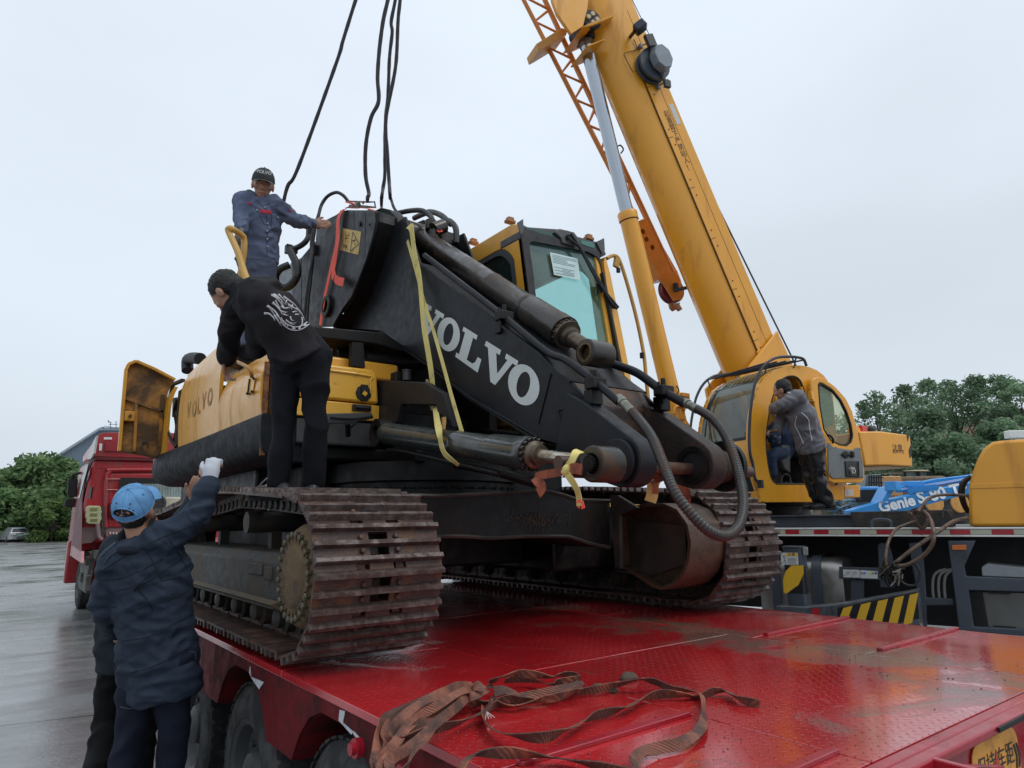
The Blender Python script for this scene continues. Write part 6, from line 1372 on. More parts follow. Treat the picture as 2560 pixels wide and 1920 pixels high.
g = G(); g.tube(ribj([rq(1050, 340, .02), rq(1070, 380, .02), rq(1070, 430, .02), rq(975, 460, .02), rq(980, 500, .02), rq(1048, 628, .02)], 4), .006, 6); g.tube(ribj([rq(1240, 480, .2), rq(1150, 540, .1), rq(1065, 615, .02)], 5), .006, 6); g.tube([rq(1072, 425, .02), rq(1100, 400, .03), rq(1200, 365, .1)], .008, 6); g.tube([rq(1260, 750, .03), rq(1350, 685, .12)], .01, 6); g.put('control_cable', M_rub, bo)
g = G(); g.box(rq(1110, 402, .03), (.05, .05, .06)); g.box(rq(1265, 752, .03), (.05, .05, .06)); g.put('cable_clamp', MC['blue_grey_housing'], bo, bev=.004)
# winch ropes
wr = [gq('c8', 1020, -30, 0), gq('c9', 1240, 20, 0), gq('c9', 1300, 150, 0), gq('c9', 2000, 1555, 0), gq('c9', 2045, 1640, 0)]
g = G(); g.tube([gq('c8', 1030, -20, .25), gq('c8', 1215, 360, .25)], .006, 5); g.tube([gq('c9', 1235, 0, .0), gq('c9', 1310, 160, 0), gq('c9', 2040, 1640, 0)], .013, 6); g.put('hoist_rope', mat('dark_rope', (.03, .035, .04), .5), crn)
# lattice jib stowed on the far side
jb = link(bpy.data.objects.new('lattice_jib', None), crn, bA)
jo = -.62; jo2 = -1.05
jA = [gq('c8', 60, -80, jo), gq('c8', 130, 60, jo), gq('c8', 410, 600, jo), gq('c8', 640, 1060, jo), gq('c8', 815, 1440, jo)]
jAend = gq('c9', 600, 380, jo)
lA0, lA1 = gq('c8', 60, -80, jo), gq('c9', 660, 390, jo)
lB0, lB1 = gq('c8', 260, -60, jo), gq('c9', 980, 840, jo)
lC0, lC1 = gq('c8', 250, -60, jo2), gq('c9', 960, 840, jo2)
lD0, lD1 = gq('c8', 60, -80, jo2), gq('c9', 670, 380, jo2)
for a_, b__ in ((lA0, lA1), (lB0, lB1), (lC0, lC1), (lD0, lD1)):
    g = G(); g.tube([a_, b__], .032, 8); g.put('chord', M_cro, jb)
def tpt(a_, b__, t): return a_.lerp(b__, t)
nB = 8
for k in range(nB):
    t = .02+k*.9/nB; u = t+.45/nB; v = t+.9/nB
    for (p, q_) in (((lA0, lA1), (lB0, lB1)), ((lD0, lD1), (lC0, lC1))):
        g = G(); g.tube([tpt(*p, min(1, t)), tpt(*q_, min(.8, u*.78))], .017, 6); g.put('lacing_bar', M_cro, jb)
        g = G(); g.tube([tpt(*q_, min(.8, u*.78)), tpt(*p, min(1, v))], .017, 6); g.put('lacing_bar', M_cro, jb)
    g = G(); g.tube([tpt(lB0, lB1, t*.8), tpt(lC0, lC1, min(1, v*.8))], .015, 6); g.put('lacing_bar', M_cro, jb)
# solid tapered foot with lightening holes, sheave and hook jaws
fo_ = [(665,395),(715,372),(760,380),(1000,800),(1010,830),(970,860),(870,880),(720,590),(700,560)]
F3 = [gq('c9', x, y, jo+.02) for x, y in fo_]
g = G(); g.extr(F3, -Lh*.36); fo2 = g.put('tapered_foot', M_cro, jb, bev=.004)
bmh = []
for (x, y, r) in ((722, 478, .045), (752, 545, .042), (804, 615, .04)):
    c_ = gq('c9', x, y, jo+.03); cu = G(); cu.cyl(c_+Lh*.1, c_-Lh*.6, r, n=20); cme = cu.mesh('cutter'); co = bpy.data.objects.new('cutter', cme); COL.objects.link(co); co.location = (0, 0, 0)
    fo2.modifiers.clear(); md = fo2.modifiers.new('h', 'BOOLEAN'); md.operation = 'DIFFERENCE'; md.solver = 'EXACT'; md.object = co
    co.location = V((0, 0, 0)); bpy.context.view_layer.update(); dg = bpy.context.evaluated_depsgraph_get(); nm_ = bpy.data.meshes.new_from_object(fo2.evaluated_get(dg)); fo2.modifiers.clear(); fo2.data = nm_; bpy.data.objects.remove(co)
g = G(); g.extr([gq('c9', x, y, jo+.05) for x, y in ((850,880),(960,835),(1000,825),(1040,900),(1065,1000),(1055,1060),(990,1075),(900,930))], -Lh*.04); g.extr([gq('c9', x, y, jo-.32) for x, y in ((850,880),(960,835),(1010,810),(1045,900),(1065,1000),(1055,1060),(990,1075),(930,930))], -Lh*.04); g.put('sheave_cheek', M_cro, jb)
g = G(); c_ = gq('c9', 960, 990, jo-.10); g.lathe(c_+Lh*.05, -Lh, [(0, .21), (.02, .21), (.05, .18), (.08, .21), (.10, .21)], 32); g.put('sheave', mat('maroon_sheave', (.16, .02, .03), .4), jb)
for dx in (0, 50):
    g = G(); g.extr([gq('c9', x+dx, y, jo-.02-dx*.004) for x, y in ((950,1100),(990,1090),(985,1110),(1010,1150),(985,1165),(960,1140))], -Lh*.05); g.put('hook_jaw', mat('brown_orange_jaw', (.33, .13, .05), .45), jb, bev=.004)
g = G(); g.box(gq('c9', 1000, 960, jo+.1), (.06, .06, .12)); g.bar(gq('c9', 990, 990, jo+.1), gq('c9', 1095, 965, jo+.3), .05, .04); g.put('locking_bolt', M_dk, jb)
g = G(); g.tube(ribj([gq('c9', 920, 330+0, jo), gq('c9', 925, 340, jo)], 3), .01, 5); g.tube(ribj([gq('c8', 905, 1270, -.5), gq('c8', 935, 1255, -.5), gq('c8', 962, 1290, -.5), gq('c8', 940, 1325, -.5)], 5), .012, 6); g.put('jib_loop', M_pla, jb)
# bracket joining jib to boom
g = G(); g.extr([gq('c8', x, y, -.45) for x, y in ((210,378),(430,240),(480,260),(470,300),(270,420),(230,440))], -Lh*.35); g.put('jib_bracket', mat('light_orange_bracket', (.62, .33, .10), .45), jb, bev=.005)
# ---- things on the crane deck
g = G(); g.extr([bp_('c12', x, y, .12) for x, y in ((835,62),(1610,45),(1640,100),(1640,185),(880,185))], BN*.5); pd = g.put('timber_pad', mat('tarred_timber', (.022, .019, .017), .6, streak=False, bump=.8, bs=25, dirt=(.07, .05, .035), da=.3, ds=6), None, bev=.008, loc=tuple(bed(1.2, .3, ZT)), label='black tarred timber pad lying on the crane deck edge below the blue lift boom', cat='timber pad')
for (x, nm_) in ((1078, 'bolt_plate'), (1570, 'bolt_plate')):
    g = G(); g.extr([bp_('c12', x-8, 60, .11), bp_('c12', x+8, 60, .11), bp_('c12', x+8, 110, .11), bp_('c12', x-8, 110, .11)], BN*.01); g.put(nm_, M_gry, pd)
g = G(); g.tube(ribj([bp_('c12', 1012, 185, .03), bp_('c12', 1012, 145, .03), bp_('c12', 1035, 124, .03), bp_('c12', 1100, 122, .03), bp_('c12', 1145, 130, .03), bp_('c12', 1162, 150, .03), bp_('c12', 1164, 188, .03)], 5), .014, 8); g.put('deck_handle', M_crg, crn)
# yellow front housing at the right edge
hq = lambda x, y, o=0: bp_('c14', x, y, .35+o)
H = [hq(1585, 1700), hq(1600, 1400), hq(1640, 1250), hq(1690, 1110), hq(1760, 980), hq(1860, 905), hq(1950, 890), hq(2400, 860), hq(2400, 1700)]
H[0].z = ZT; H[-1].z = ZT
g = G(); g.extr(H, BN*1.5); yh = g.put('yellow_housing', M_cry, crn, bev=.03)
g = G(); g.extr([hq(1620, 1370, -.008), hq(2400, 1340, -.008), hq(2400, 1400, -.008), hq(1615, 1425, -.008)], BN*.01); g.put('raised_rib', M_cry, yh, bev=.004)
# wheels of crane barely visible between frames
for s in (-.6, -2.0):
    c = bed(s, .45, .55); e = link(bpy.data.objects.new('wheel', None), crn, c); g = G(); g.lathe(c-BN*.2, BN, [(0, .35), (0, .5), (.04, .55), (.36, .55), (.4, .5), (.4, .35)], 32); g.put('tyre', M_tyre, e)
# ------------------------------------------------------------------ red tractor unit
tk_ = thing('tractor_truck', (2.6, 15.5, 0), 'red high-roof tractor unit seen from behind, hitched to the trailer', 'truck')
TYc = 14.6
tq = lambda x, y, o=0: PY('c20', x, y, TYc-o)
xl = 1.40; xr = 3.85
# cab shell: rear wall, side, roof spoiler
wallL = [V((tq(1190, 560).x, TYc, 2.78)), V((tq(1120, 620).x, TYc, 2.62)), V((tq(1100, 900).x, TYc, 2.2)), V((tq(1075, 1100).x, TYc, 1.9)), V((tq(1062, 1330).x, TYc, 1.58)), V((tq(1060, 1520).x, TYc, 1.33))]
g = G(); prof_ = [(1.44, 2.80), (1.41, 2.60), (1.37, 2.0), (1.36, 1.30), (3.84, 1.30), (3.83, 2.0), (3.79, 2.6), (3.76, 2.80)]
def ysec(y, dx, dz=0): return [V((x+(dx if x < 2 else -dx), y, z+dz)) for x, z in prof_]
g.loft([ysec(TYc, 0), ysec(TYc+.5, 0), ysec(16.7, .0), ysec(16.95, .05)])
g.put('cab_shell', M_trk_red, tk_, 30, .04)
# recessed rear panel, ribs
g = G()
for P_ in (((1380,640),(1420,600),(1480,600),(1990,600),(2180,600)),): 
    pts = [tq(1370, 1340, .02), tq(1375, 900, .03), tq(1380, 700, .03), tq(1420, 620, .03), tq(1480, 595, .03), tq(2400, 595, .03)]
    g.tube(ribj(pts, 5), .045, 10)
g.put('pressed_ridge', M_trk_red, tk_)
g = G(); g.extr([tq(1430, 640, .05), tq(2400, 640, .05), tq(2400, 1340, .05), tq(1400, 1340, .05), tq(1400, 720, .05)], (0, .06, 0)); g.put('rear_panel', M_trk_red, tk_, bev=.02)
g = G(); rp_ = [tq(1380, 715, .07), tq(1580, 715, .07), tq(1595, 855, .07), tq(1380, 855, .07)]
for a, b_ in zip(rp_, rp_[1:]+rp_[:1]): g.tube([a, b_], .012, 6)
g.bar(tq(1240, 560, .0), tq(2400, 575, .0), .02, .02); g.put('pressed_frame', M_trk_red, tk_)
# roof spoiler
sp_ = [(1200, 410), (1205, 330), (1235, 220), (1270, 150), (1320, 118), (1400, 110), (2400, 118), (2400, 440), (1900, 440), (1230, 420)]
g = G(); A = [tq(x, y, .06) for x, y in sp_]; B = [V((p.x-.0, 16.2, p.z-.25 if p.z > 3 else p.z)) for p in A]
g.loft([A, [p+V((0, .35, 0)) for p in A], B]); so = g.put('roof_spoiler', M_trk_red, tk_, 40, .03)
g = G(); g.extr([tq(1375, 222, .10), tq(1800, 222, .10), tq(1800, 355, .10), tq(1355, 350, .10)], (0, .02, 0)); g.put('spoiler_recess', mat('shaded_red', (.26, .016, .022), .4), so)
g = G(); g.extr([tq(1345, 172, .10), tq(1450, 172, .10), tq(1450, 200, .10), tq(1345, 200, .10)], (0, -.004, 0)); g.put('white_sticker', M_whp, so, smooth=0)
g = G(); g.extr([tq(1288, 255, .10), tq(1325, 253, .10), tq(1317, 345, .10), tq(1282, 345, .10)], (0, -.004, 0)); g.put('white_sticker', M_whp, so, smooth=0)
g = G(); g.bar(tq(1230, 430, .02), tq(2400, 450, .02), .06, .10); g.put('dark_gap', mat('dark_red_seam', (.12, .01, .012), .5), tk_)
# front slope glimpsed (windscreen edge, black seals)
g = G(); xs_ = 1.40
A = [PX('c20', 1250, 150, xs_), PX('c20', 1200, 240, xs_), PX('c20', 1130, 460, xs_), PX('c20', 1175, 450, xs_), PX('c20', 1215, 380, xs_)]
g.extr(A, (.03, 0, 0)); g.put('white_deflector', M_whp, tk_)
g = G(); A = [PX('c20', 1270, 445, 1.37), PX('c20', 1190, 470, 1.37), PX('c20', 1120, 640, 1.37), PX('c20', 1060, 900, 1.37), PX('c20', 1080, 900, 1.37), PX('c20', 1140, 650, 1.37), PX('c20', 1205, 490, 1.37)]
g.extr(A, (-.02, 0, 0)); g.put('window_seal', M_dk, tk_)
g = G(); A = [PX('c20', x, y, 1.355) for x, y in ((1165,500),(1110,560),(1040,900),(985,1090),(960,1400),(925,1560),(1055,1650),(1060,1350),(1070,1000),(1110,700))]
g.extr(A, (-.012, 0, 0)); g.put('side_door', mat('dusty_red_side', (.16, .04, .045), .5, dirt=(.16, .11, .10), da=.45, ds=2), tk_)
g = G(); A = [PX('c20', x, y, 1.338) for x, y in ((1150,520),(1105,560),(1050,770),(1010,960),(1035,960),(1075,800),(1120,640))]
g.extr(A, (-.006, 0, 0)); g.put('side_window', glass('pale_window', (.55, .6, .62), .05, tr=.2), tk_)
g = G(); A = [PX('c20', x, y, 1.33) for x, y in ((1160,810),(1195,815),(1170,970),(1140,965))]; g.extr(A, (.02, 0, 0)); g.put('air_vent', M_dk, tk_)
# mirrors
MYs = 16.4
mq = lambda x, y, Y_=16.3: PY('c20', x, y, Y_)
g = G(); g.extr([mq(900,705), mq(1005,700), mq(1012,740), mq(990,940), mq(890,950), mq(875,900), mq(885,720)], (0, .14, 0)); g.put('main_mirror', M_dk, tk_, bev=.02)
g = G(); g.extr([mq(850,970), mq(975,960), mq(985,1060), mq(930,1085), mq(845,1075), mq(838,1050)], (0, .14, 0)); g.put('wide_mirror', M_dk, tk_, bev=.02)
g = G(); g.tube(ribj([mq(940,700), mq(950,660), mq(1070,630), mq(1080,660)], 4), .025, 8); g.tube([mq(985,1080), mq(1000,1090)], .02); g.put('mirror_arm', M_dk, tk_)
# rear window with frame and curtain, air conditioner
g = G(); g.extr(rrect((tq(2050, 880, .1)+tq(1640, 880, .1))/2 + V((.35, 0, 0)), (1, 0, 0), (0, 0, 1), 1.5, .52, .06), (0, .02, 0)); g.put('rear_window_seal', M_dk, tk_, smooth=0)
g = G(); wq = [tq(1680, 775, .12), tq(2350, 775, .12), tq(2350, 960, .12), tq(1690, 960, .12)]; g.extr(wq, (0, .005, 0)); g.put('rear_window', mat('curtained_glass', (.30, .37, .36), .08, coat=.6, var=.3, vs=8), tk_, smooth=0)
g = G()
for k in range(16): t = k/15; a = wq[0].lerp(wq[1], .15+.8*t); b_ = wq[3].lerp(wq[2], .15+.8*t); g.tube([a+V((0, -.008, 0)), b_+V((0, -.008, 0))], .008, 5)
g.put('curtain', mat('grey_curtain', (.25, .29, .29), .8), tk_)
g = G(); g.extr([tq(1960, 940, .3), tq(2500, 950, .3), tq(2500, 1250, .3), tq(1960, 1250, .3)], (0, .25, 0)); aco = g.put('air_conditioner', mat('cream_plastic', (.52, .49, .38), .5), tk_, bev=.03)
g = G(); c_ = tq(2030, 1030, .31); g.pipe(c_, c_+V((0, -.03, 0)), .16, .12, 24); g.cyl(c_, c_+V((0, -.01, 0)), .12, n=24)
for k in range(4): g.bar(c_+V((-.15, -.02, -.1+.07*k)), c_+V((.15, -.02, -.1+.07*k)), .01, .01)
g.put('fan_grille', M_pla, aco)
# white expansion tank with three slots, pipes
g = G(); tnk = [(1125,1075),(1150,1058),(1290,1060),(1310,1080),(1312,1110),(1325,1140),(1312,1165),(1315,1200),(1322,1230),(1300,1260),(1300,1290),(1270,1300),(1140,1295),(1115,1270),(1120,1230),(1105,1200),(1118,1150),(1110,1110)]
g.extr([tq(x, y, .12) for x, y in tnk], (0, .10, 0)); et = g.put('coolant_tank', mat('yellowed_plastic', (.42, .42, .24), .45), tk_, bev=.015)
for y in (1107, 1177, 1247):
    g = G(); g.extr([tq(1170, y-18, .125), tq(1265, y-18, .125), tq(1258, y+18, .125), tq(1165, y+18, .125)], (0, -.004, 0)); g.put('slot', mat('olive_recess', (.18, .17, .05), .6), et, smooth=0)
g = G(); g.tube(ribj([tq(1265, 1290, .1), tq(1275, 1400, .1), tq(1285, 1460, .1), tq(1320, 1500, .1)], 5), .035, 10); g.put('pipe', mat('grey_pink_pipe', (.24, .17, .17), .5), tk_)
for x in (1325, 1345): g = G(); g.tube([tq(x, 1070, .08), tq(x-3, 1480, .08)], .012, 6); g.put('pipe', M_pla, tk_)
g = G(); g.extr([tq(1410, 1020, .1), tq(1520, 1000, .1), tq(1520, 1240, .1), tq(1405, 1220, .1)], (0, .04, 0)); g.put('flap', M_redd, tk_, bev=.01)
g = G(); c_ = tq(1460, 1165, .12); g.cyl(c_, c_+V((0, -.01, 0)), .035); g.put('hole_mark', M_dk, tk_)
# lower body: grey lower wall
g = G(); g.extr([tq(1060, 1345, .02), tq(1600, 1330, .02), tq(1600, 1430, .02), tq(1300, 1440, .02), tq(1180, 1540, .02), tq(1060, 1550, .02)], (0, .05, 0)); g.put('lower_wall', mat('dusty_mauve_wall', (.20, .14, .13), .6), tk_)
g = G(); g.extr([tq(1370, 1390, .05), tq(1700, 1370, .05), tq(1700, 1450, .05), tq(1375, 1460, .05)], (0, .03, 0)); gr_ = g.put('grille_panel', mat('dusty_red_grille', (.28, .12, .12), .6), tk_)
for x in (1430, 1470, 1510, 1550): g = G(); g.bar(tq(x, 1400, .065), tq(x, 1425, .065), .02, .01, (0, 1, 0)); g.put('slot', M_whp, gr_)
# chassis, tanks, wheels
g = G(); g.bb(2.2, 2.35, 10.5, 17, .75, 1.0); g.bb(2.9, 3.05, 10.5, 17, .75, 1.0); g.bb(1.75, 3.5, 13.2, 13.9, .75, 1.0); g.put('chassis', M_dk, tk_)
g = G()
rr_ = random.Random(4)
for k in range(12): g.box((1.55+rr_.uniform(0, .25), 14.4+rr_.uniform(-.5, 1.2), .7+rr_.uniform(-.2, .45)), (rr_.uniform(.1, .3), rr_.uniform(.1, .4), rr_.uniform(.08, .3)))
g.bb(1.5, 2.2, 14.2, 15.5, .45, 1.15); g.put('battery_and_tanks', mat('grimy_grey_parts', (.10, .10, .09), .6, dirt=(.02, .02, .02), da=.4, ds=6, bump=.5), tk_, bev=.01)
def bigwheel(c, r=.52, w=.3):
    wheel(tk_, c, r, w, -1, mat('grimy_rim', (.12, .12, .11), .6, dirt=(.03, .03, .03), da=.5, ds=9))
bigwheel((1.72, 16.35, .52)); bigwheel((1.72, 13.1, .52)); bigwheel((3.4, 16.35, .52)); bigwheel((3.4, 13.1, .52)); bigwheel((1.72, 11.8, .52)); bigwheel((3.4, 11.8, .52))
g = G(); g.loft([[V((x, 13.1+(.60+d)*math.cos(a), .52+(.60+d)*math.sin(a))) for x, d in ((1.5, 0), (1.95, 0), (1.95, .03), (1.5, .03))] for a in [math.pi*k/14 for k in range(15)]]); g.put('mudguard', M_redd, tk_)
g = G(); g.bb(1.38, 3.8, 16.9, 17.15, .45, 1.3); g.put('front_bumper', M_trk_red, tk_, bev=.04)
g = G(); A = [PX('c20', x, y, 1.35) for x, y in ((925,1560),(1055,1650),(1050,1800),(905,1700))]; g.extr(A, (.04, 0, 0)); g.put('corner_panel', M_trk_red, tk_)
# stickers seen between counterweight and hand
g = G(); g.extr([PX('k6', 1240, 835, 1.6), PX('k6', 1420, 835, 1.6), PX('k6', 1300, 950, 1.6), PX('k6', 1220, 900, 1.6)], (0, 8, 0))

# ------------------------------------------------------------------ car far left
def car():
    c = PZ('c20', 245, 1532, 0); s = 1.0
    fw = V((c.x, c.y, 0)).normalized(); fw = (Matrix.Rotation(rad(14), 3, 'Z') @ fw)
    sd2 = V((fw.y, -fw.x, 0))
    sc_ = (ray('c20', 385, 1532)-ray('c20', 105, 1532)).length*(c-CO).dot(FWD)/2.2
    e = thing('parked_car', tuple(c), 'silver estate car parked on the wet yard in front of the trees', 'car')
    def m(x, y, z): return c+sd2*(x*sc_)+fw*(y*sc_)+V((0, 0, z*sc_))
    def loftp(profs): g = G(); g.loft(profs); return g
    st = [(0, .42, .80, .35, .95), (.06, .90, .86, .28, 1.0), (.8, .92, .88, .25, 1.02), (2.2, .92, .86, .25, 1.0), (3.6, .9, .84, .25, .95), (4.3, .86, .76, .28, .85), (4.5, .7, .6, .35, .7)]
    rg = [[m(-w, y, z0), m(-w*1.0, y, (z0+z1)/2), m(-w2, y, z1), m(w2, y, z1), m(w, y, (z0+z1)/2), m(w, y, z0)] for y, w, w2, z0, z1 in st]
    loftp(rg).put('body', mat('silver_car_paint', (.45, .46, .48), .25, .6, var=.04), e, 40, .03)
    st = [(.15, .80, .78, .98, 1.02), (.55, .78, .60, .98, 1.42), (.9, .77, .58, .98, 1.50), (2.3, .77, .58, .98, 1.50), (3.2, .78, .7, .98, 1.02)]
    rg = [[m(-w, y, z0), m(-w2, y, z1), m(w2, y, z1), m(w, y, z0)] for y, w, w2, z0, z1 in st]
    loftp(rg).put('cabin', MC['silver_car_paint'], e, 40, .03)
    g = G(); g.extr([m(-.68, .12, 1.05), m(.68, .12, 1.05), m(.52, .46, 1.36), m(-.52, .46, 1.36)], fw*.02); g.put('rear_window', flat('dark_car_glass', (.02, .025, .03), .08), e, smooth=0)
    for s_ in (-1, 1):
        g = G(); g.box(m(s_*.55, .0, .80), (.5*sc_, .12*sc_, .13*sc_)); g.put('tail_lamp', flat('pale_lamp', (.55, .50, .52), .2), e, bev=.02)
        for y in (.85, 3.5):
            g = G(); g.cyl(m(s_*.92, y, .33), m(s_*.70, y, .33), .33*sc_, n=20); g.put('wheel', M_tyre, e)
    g = G(); g.box(m(0, -.0, .42), (1.5*sc_, .1*sc_, .2*sc_)); g.put('bumper', M_pla, e, bev=.02)
    g = G(); g.box(m(0, -.03, .70), (.45*sc_, .03, .12*sc_)); g.put('number_plate', flat('blue_plate', (.2, .45, .3)), e)
car()

# ------------------------------------------------------------------ trees
def leafmat(name, c1, c2, c3):
    m = bpy.data.materials.new(name); m.use_nodes = True; t = m.node_tree; n = t.nodes; l = t.links; b = n['Principled BSDF']; b.inputs['Roughness'].default_value = .55
    b.inputs['Specular IOR Level'].default_value = .25
    g = n.new('ShaderNodeNewGeometry'); r = n.new('ShaderNodeValToRGB'); l.new(g.outputs['Random Per Island'], r.inputs[0]); e = r.color_ramp.elements
    e[0].color = (*c1, 1); e[1].color = (*c3, 1); q = e.new(.5); q.color = (*c2, 1)
    no = n.new('ShaderNodeTexNoise'); no.inputs['Scale'].default_value = .35; no.inputs['Detail'].default_value = 3; l.new(g.outputs['Position'], no.inputs[0])
    mr_ = n.new('ShaderNodeMapRange'); mr_.inputs[1].default_value = .35; mr_.inputs[2].default_value = .65; mr_.inputs[3].default_value = .6; mr_.inputs[4].default_value = 1.35; l.new(no.outputs[0], mr_.inputs[0])
    vm_ = n.new('ShaderNodeVectorMath'); vm_.operation = 'SCALE'; l.new(r.outputs[0], vm_.inputs[0]); l.new(mr_.outputs[0], vm_.inputs['Scale']); l.new(vm_.outputs[0], b.inputs['Base Color'])
    tl = n.new('ShaderNodeBsdfTranslucent'); l.new(vm_.outputs[0], tl.inputs[0]); ms = n.new('ShaderNodeMixShader'); ms.inputs[0].default_value = .38; l.new(b.outputs[0], ms.inputs[1]); l.new(tl.outputs[0], ms.inputs[2]); l.new(ms.outputs[0], n['Material Output'].inputs[0])
    return m
M_leafL = leafmat('broad_leaf_green', (.08, .15, .06), (.13, .22, .09), (.24, .33, .14))
M_leafR = leafmat('grey_green_leaf', (.11, .19, .11), (.17, .26, .15), (.27, .36, .22))
M_leafB = leafmat('bush_leaf_green', (.07, .13, .045), (.11, .18, .06), (.20, .27, .08))
M_bark = mat('dark_bark', (.04, .033, .028), .8, bump=.6, bs=12)
def leaves(cl, size, rng, flat_=.75):
    """cl: list of (centre, radius, count)"""
    V_, F_ = [], []; k = 0
    for c, r, n in cl:
        d = rng.normal(size=(n, 3)); d /= np.linalg.norm(d, axis=1)[:, None]; rr = r*rng.random(n)**.38
        p = np.array(c)+d*rr[:, None]*np.array([1, 1, flat_])
        s = size*rng.uniform(.6, 1.5, n)
        a = rng.normal(size=(n, 3)); a[:, 2] *= .6; a /= np.linalg.norm(a, axis=1)[:, None]; b = np.cross(a, rng.normal(size=(n, 3))); b /= np.linalg.norm(b, axis=1)[:, None]
        q = np.stack([p-a*s[:, None], p+b*s[:, None]*.5, p+a*s[:, None], p-b*s[:, None]*.5], 1).reshape(-1, 3)
        V_.append(q); F_.append(np.arange(k, k+4*n).reshape(-1, 4)); k += 4*n
    return np.concatenate(V_), np.concatenate(F_)
def tree(loc, h, cr, th, label, lm, seed, leaf=.09, n=9000, group=None, cat='tree', clumps=46, spread=1., airy=.0, nm='tree'):
    rng = np.random.default_rng(seed); rn = random.Random(seed)
    e = thing(nm, tuple(loc), label, cat, group)
    loc = V(loc); cl = []; tips = []
    for i in range(clumps):
        u = rn.random(); zz = th+(h-th)*(u**.8); prf = math.sin(math.pi*min(1, .12+.88*(zz-th)/(h-th)))**.72
        a = rn.uniform(0, 2*math.pi); rd = cr*prf*math.sqrt(rn.uniform(.15, 1))*spread
        c = loc+V((math.cos(a)*rd, math.sin(a)*rd, zz*1.0)); tips.append(c)
        cl.append((tuple(c), cr*rn.uniform(.17, .34)*(1-airy*.35), int(n/clumps*rn.uniform(.5, 1.5))))
    v, f = leaves(cl, leaf, rng)
    me = bpy.data.meshes.new('crown'); me.from_pydata(v.tolist(), [], f.tolist()); me.materials.append(lm); o = bpy.data.objects.new('crown', me); link(o, e, loc, local=(0, 0, 0)); me.transform(Matrix.Translation(-loc))
    g = G(); tp = loc+V((rn.uniform(-.3, .3), rn.uniform(-.3, .3), th+(h-th)*.6))
    g.tube(ribj([loc, loc.lerp(tp, .4)+V((rn.uniform(-.1, .1), 0, 0)), tp], 5), lambda t: cr*.055*(1-t*.75), 8)
    g.put('trunk', M_bark, e, 60)
    g = G()
    for c in tips[:26]:
        b0 = loc.lerp(tp, rn.uniform(.35, .95)); g.tube(ribj([b0, b0.lerp(c, .5)+V((0, 0, .12*cr*rn.random())), c], 3), lambda t: cr*.018*(1.1-t), 5)
    g.put('limbs', M_bark, e, 60)
    return e
def gp(k, x, y, dist):   # ground point under a sight line, at a given distance ahead
    p = PD(k, x, y, dist); return V((p.x, p.y, 0)), p.z
# left wood: big round trees, 45-60 m away
LT = [(40, 650, 640, 52, 4.6, 'leftmost broad green tree beyond the yard edge'), (150, 540, 640, 56, 4.2, 'round tree behind the silver car, left of the tallest crown'), (290, 430, 640, 54, 4.6, 'tallest rounded green tree left of the red truck'),
      (430, 425, 640, 58, 4.4, 'broad tree with its crown top just left of the blue warehouse'), (570, 480, 640, 55, 3.2, 'tree standing against the blue warehouse wall'), (650, 600, 700, 50, 2.6, 'darker tree just left of the truck mirrors')]
for i, (x, yt, yb, d, crw, lab) in enumerate(LT):
    d *= 1.42; p, zt_ = gp('c1', x, yt, d)
    tree(p, zt_-.26*crw*1.3, crw*1.3, 1.0, lab, M_leafL, 20+i, .26, 8000, 'trees at the edge of the yard', clumps=64)
BU = [(480, 900, 44, 1.9, 'light green leafy bush right of the silver car'), (560, 820, 46, 2.2, 'taller bush between the silver car and the red truck'), (600, 1000, 45, 1.5, 'low bush beside the front of the red truck'), (420, 1130, 45, 1.0, 'yellow-green low bush at the kerb right of the car'), (-60, 1000, 50, 2.2, 'bush at the far left edge behind the yard'), (260, 1000, 54, 3., 'dark bush behind the silver car')]
for i, (x, yt, d, crw, lab) in enumerate(BU):
    d *= 1.52; p, zt_ = gp('c1', x, yt, d); tree(p, max(1., zt_), crw*1.35, .1, lab, M_leafB, 50+i, .19, 6000, 'bushes at the edge of the yard', 'bush', 30, nm='bush')
g = G(); rr_ = random.Random(1); P0, _ = gp('c1', -400, 1200, 92); P1, _ = gp('c1', 900, 1200, 92); P2, _ = gp('c1', 680, 1215, 62); P3_, _ = gp('c1', 300, 1225, 66); P4, _ = gp('c1', -400, 1230, 80)
g.extr([P0+V((0, 0, .0)), P1, P2, P3_, P4], (0, 0, .05)); g.put('verge', M_verge, kind='structure')
# warehouse
wd_ = 105.
wq_ = lambda x, y: PD('c1', x, y, wd_)
M_whs = mat('blue_grey_cladding', (.27, .34, .41), .6, var=.05)
e = thing('warehouse', (wq_(800, 900).x, wq_(800, 900).y, 0), 'blue-grey clad gable-roofed warehouse behind the red truck', 'building')
nrm_ = V((FWD.x, FWD.y, 0)).normalized()
A = [wq_(400, 560), wq_(880, 262), wq_(1400, 262), wq_(1400, 1150), wq_(400, 1150)]; g = G(); g.extr(A, nrm_*25); g.put('wall', M_whs, e, smooth=0)
g = G()
a, b_ = wq_(540, 470), wq_(540, 1150)
for k in range(46):
    x = 560+k*18; yt = 470-(x-540)*.61 if x < 880 else 262
    g.bar(wq_(x, yt+6)-nrm_*.05, wq_(x, 1000)-nrm_*.05, .10, .06, nrm_)
g.put('cladding_ribs', M_whs, e, kind='stuff')
g = G(); g.bar(wq_(380, 570)-nrm_*.3, wq_(880, 252)-nrm_*.3, .5, .35); g.bar(wq_(880, 252)-nrm_*.3, wq_(1400, 252)-nrm_*.3, .5, .45); g.put('roof_edge', mat('pale_trim', (.38, .44, .50), .5), e)
g = G(); tq2 = lambda x, y: PD('c1', x, y, wd_-1)
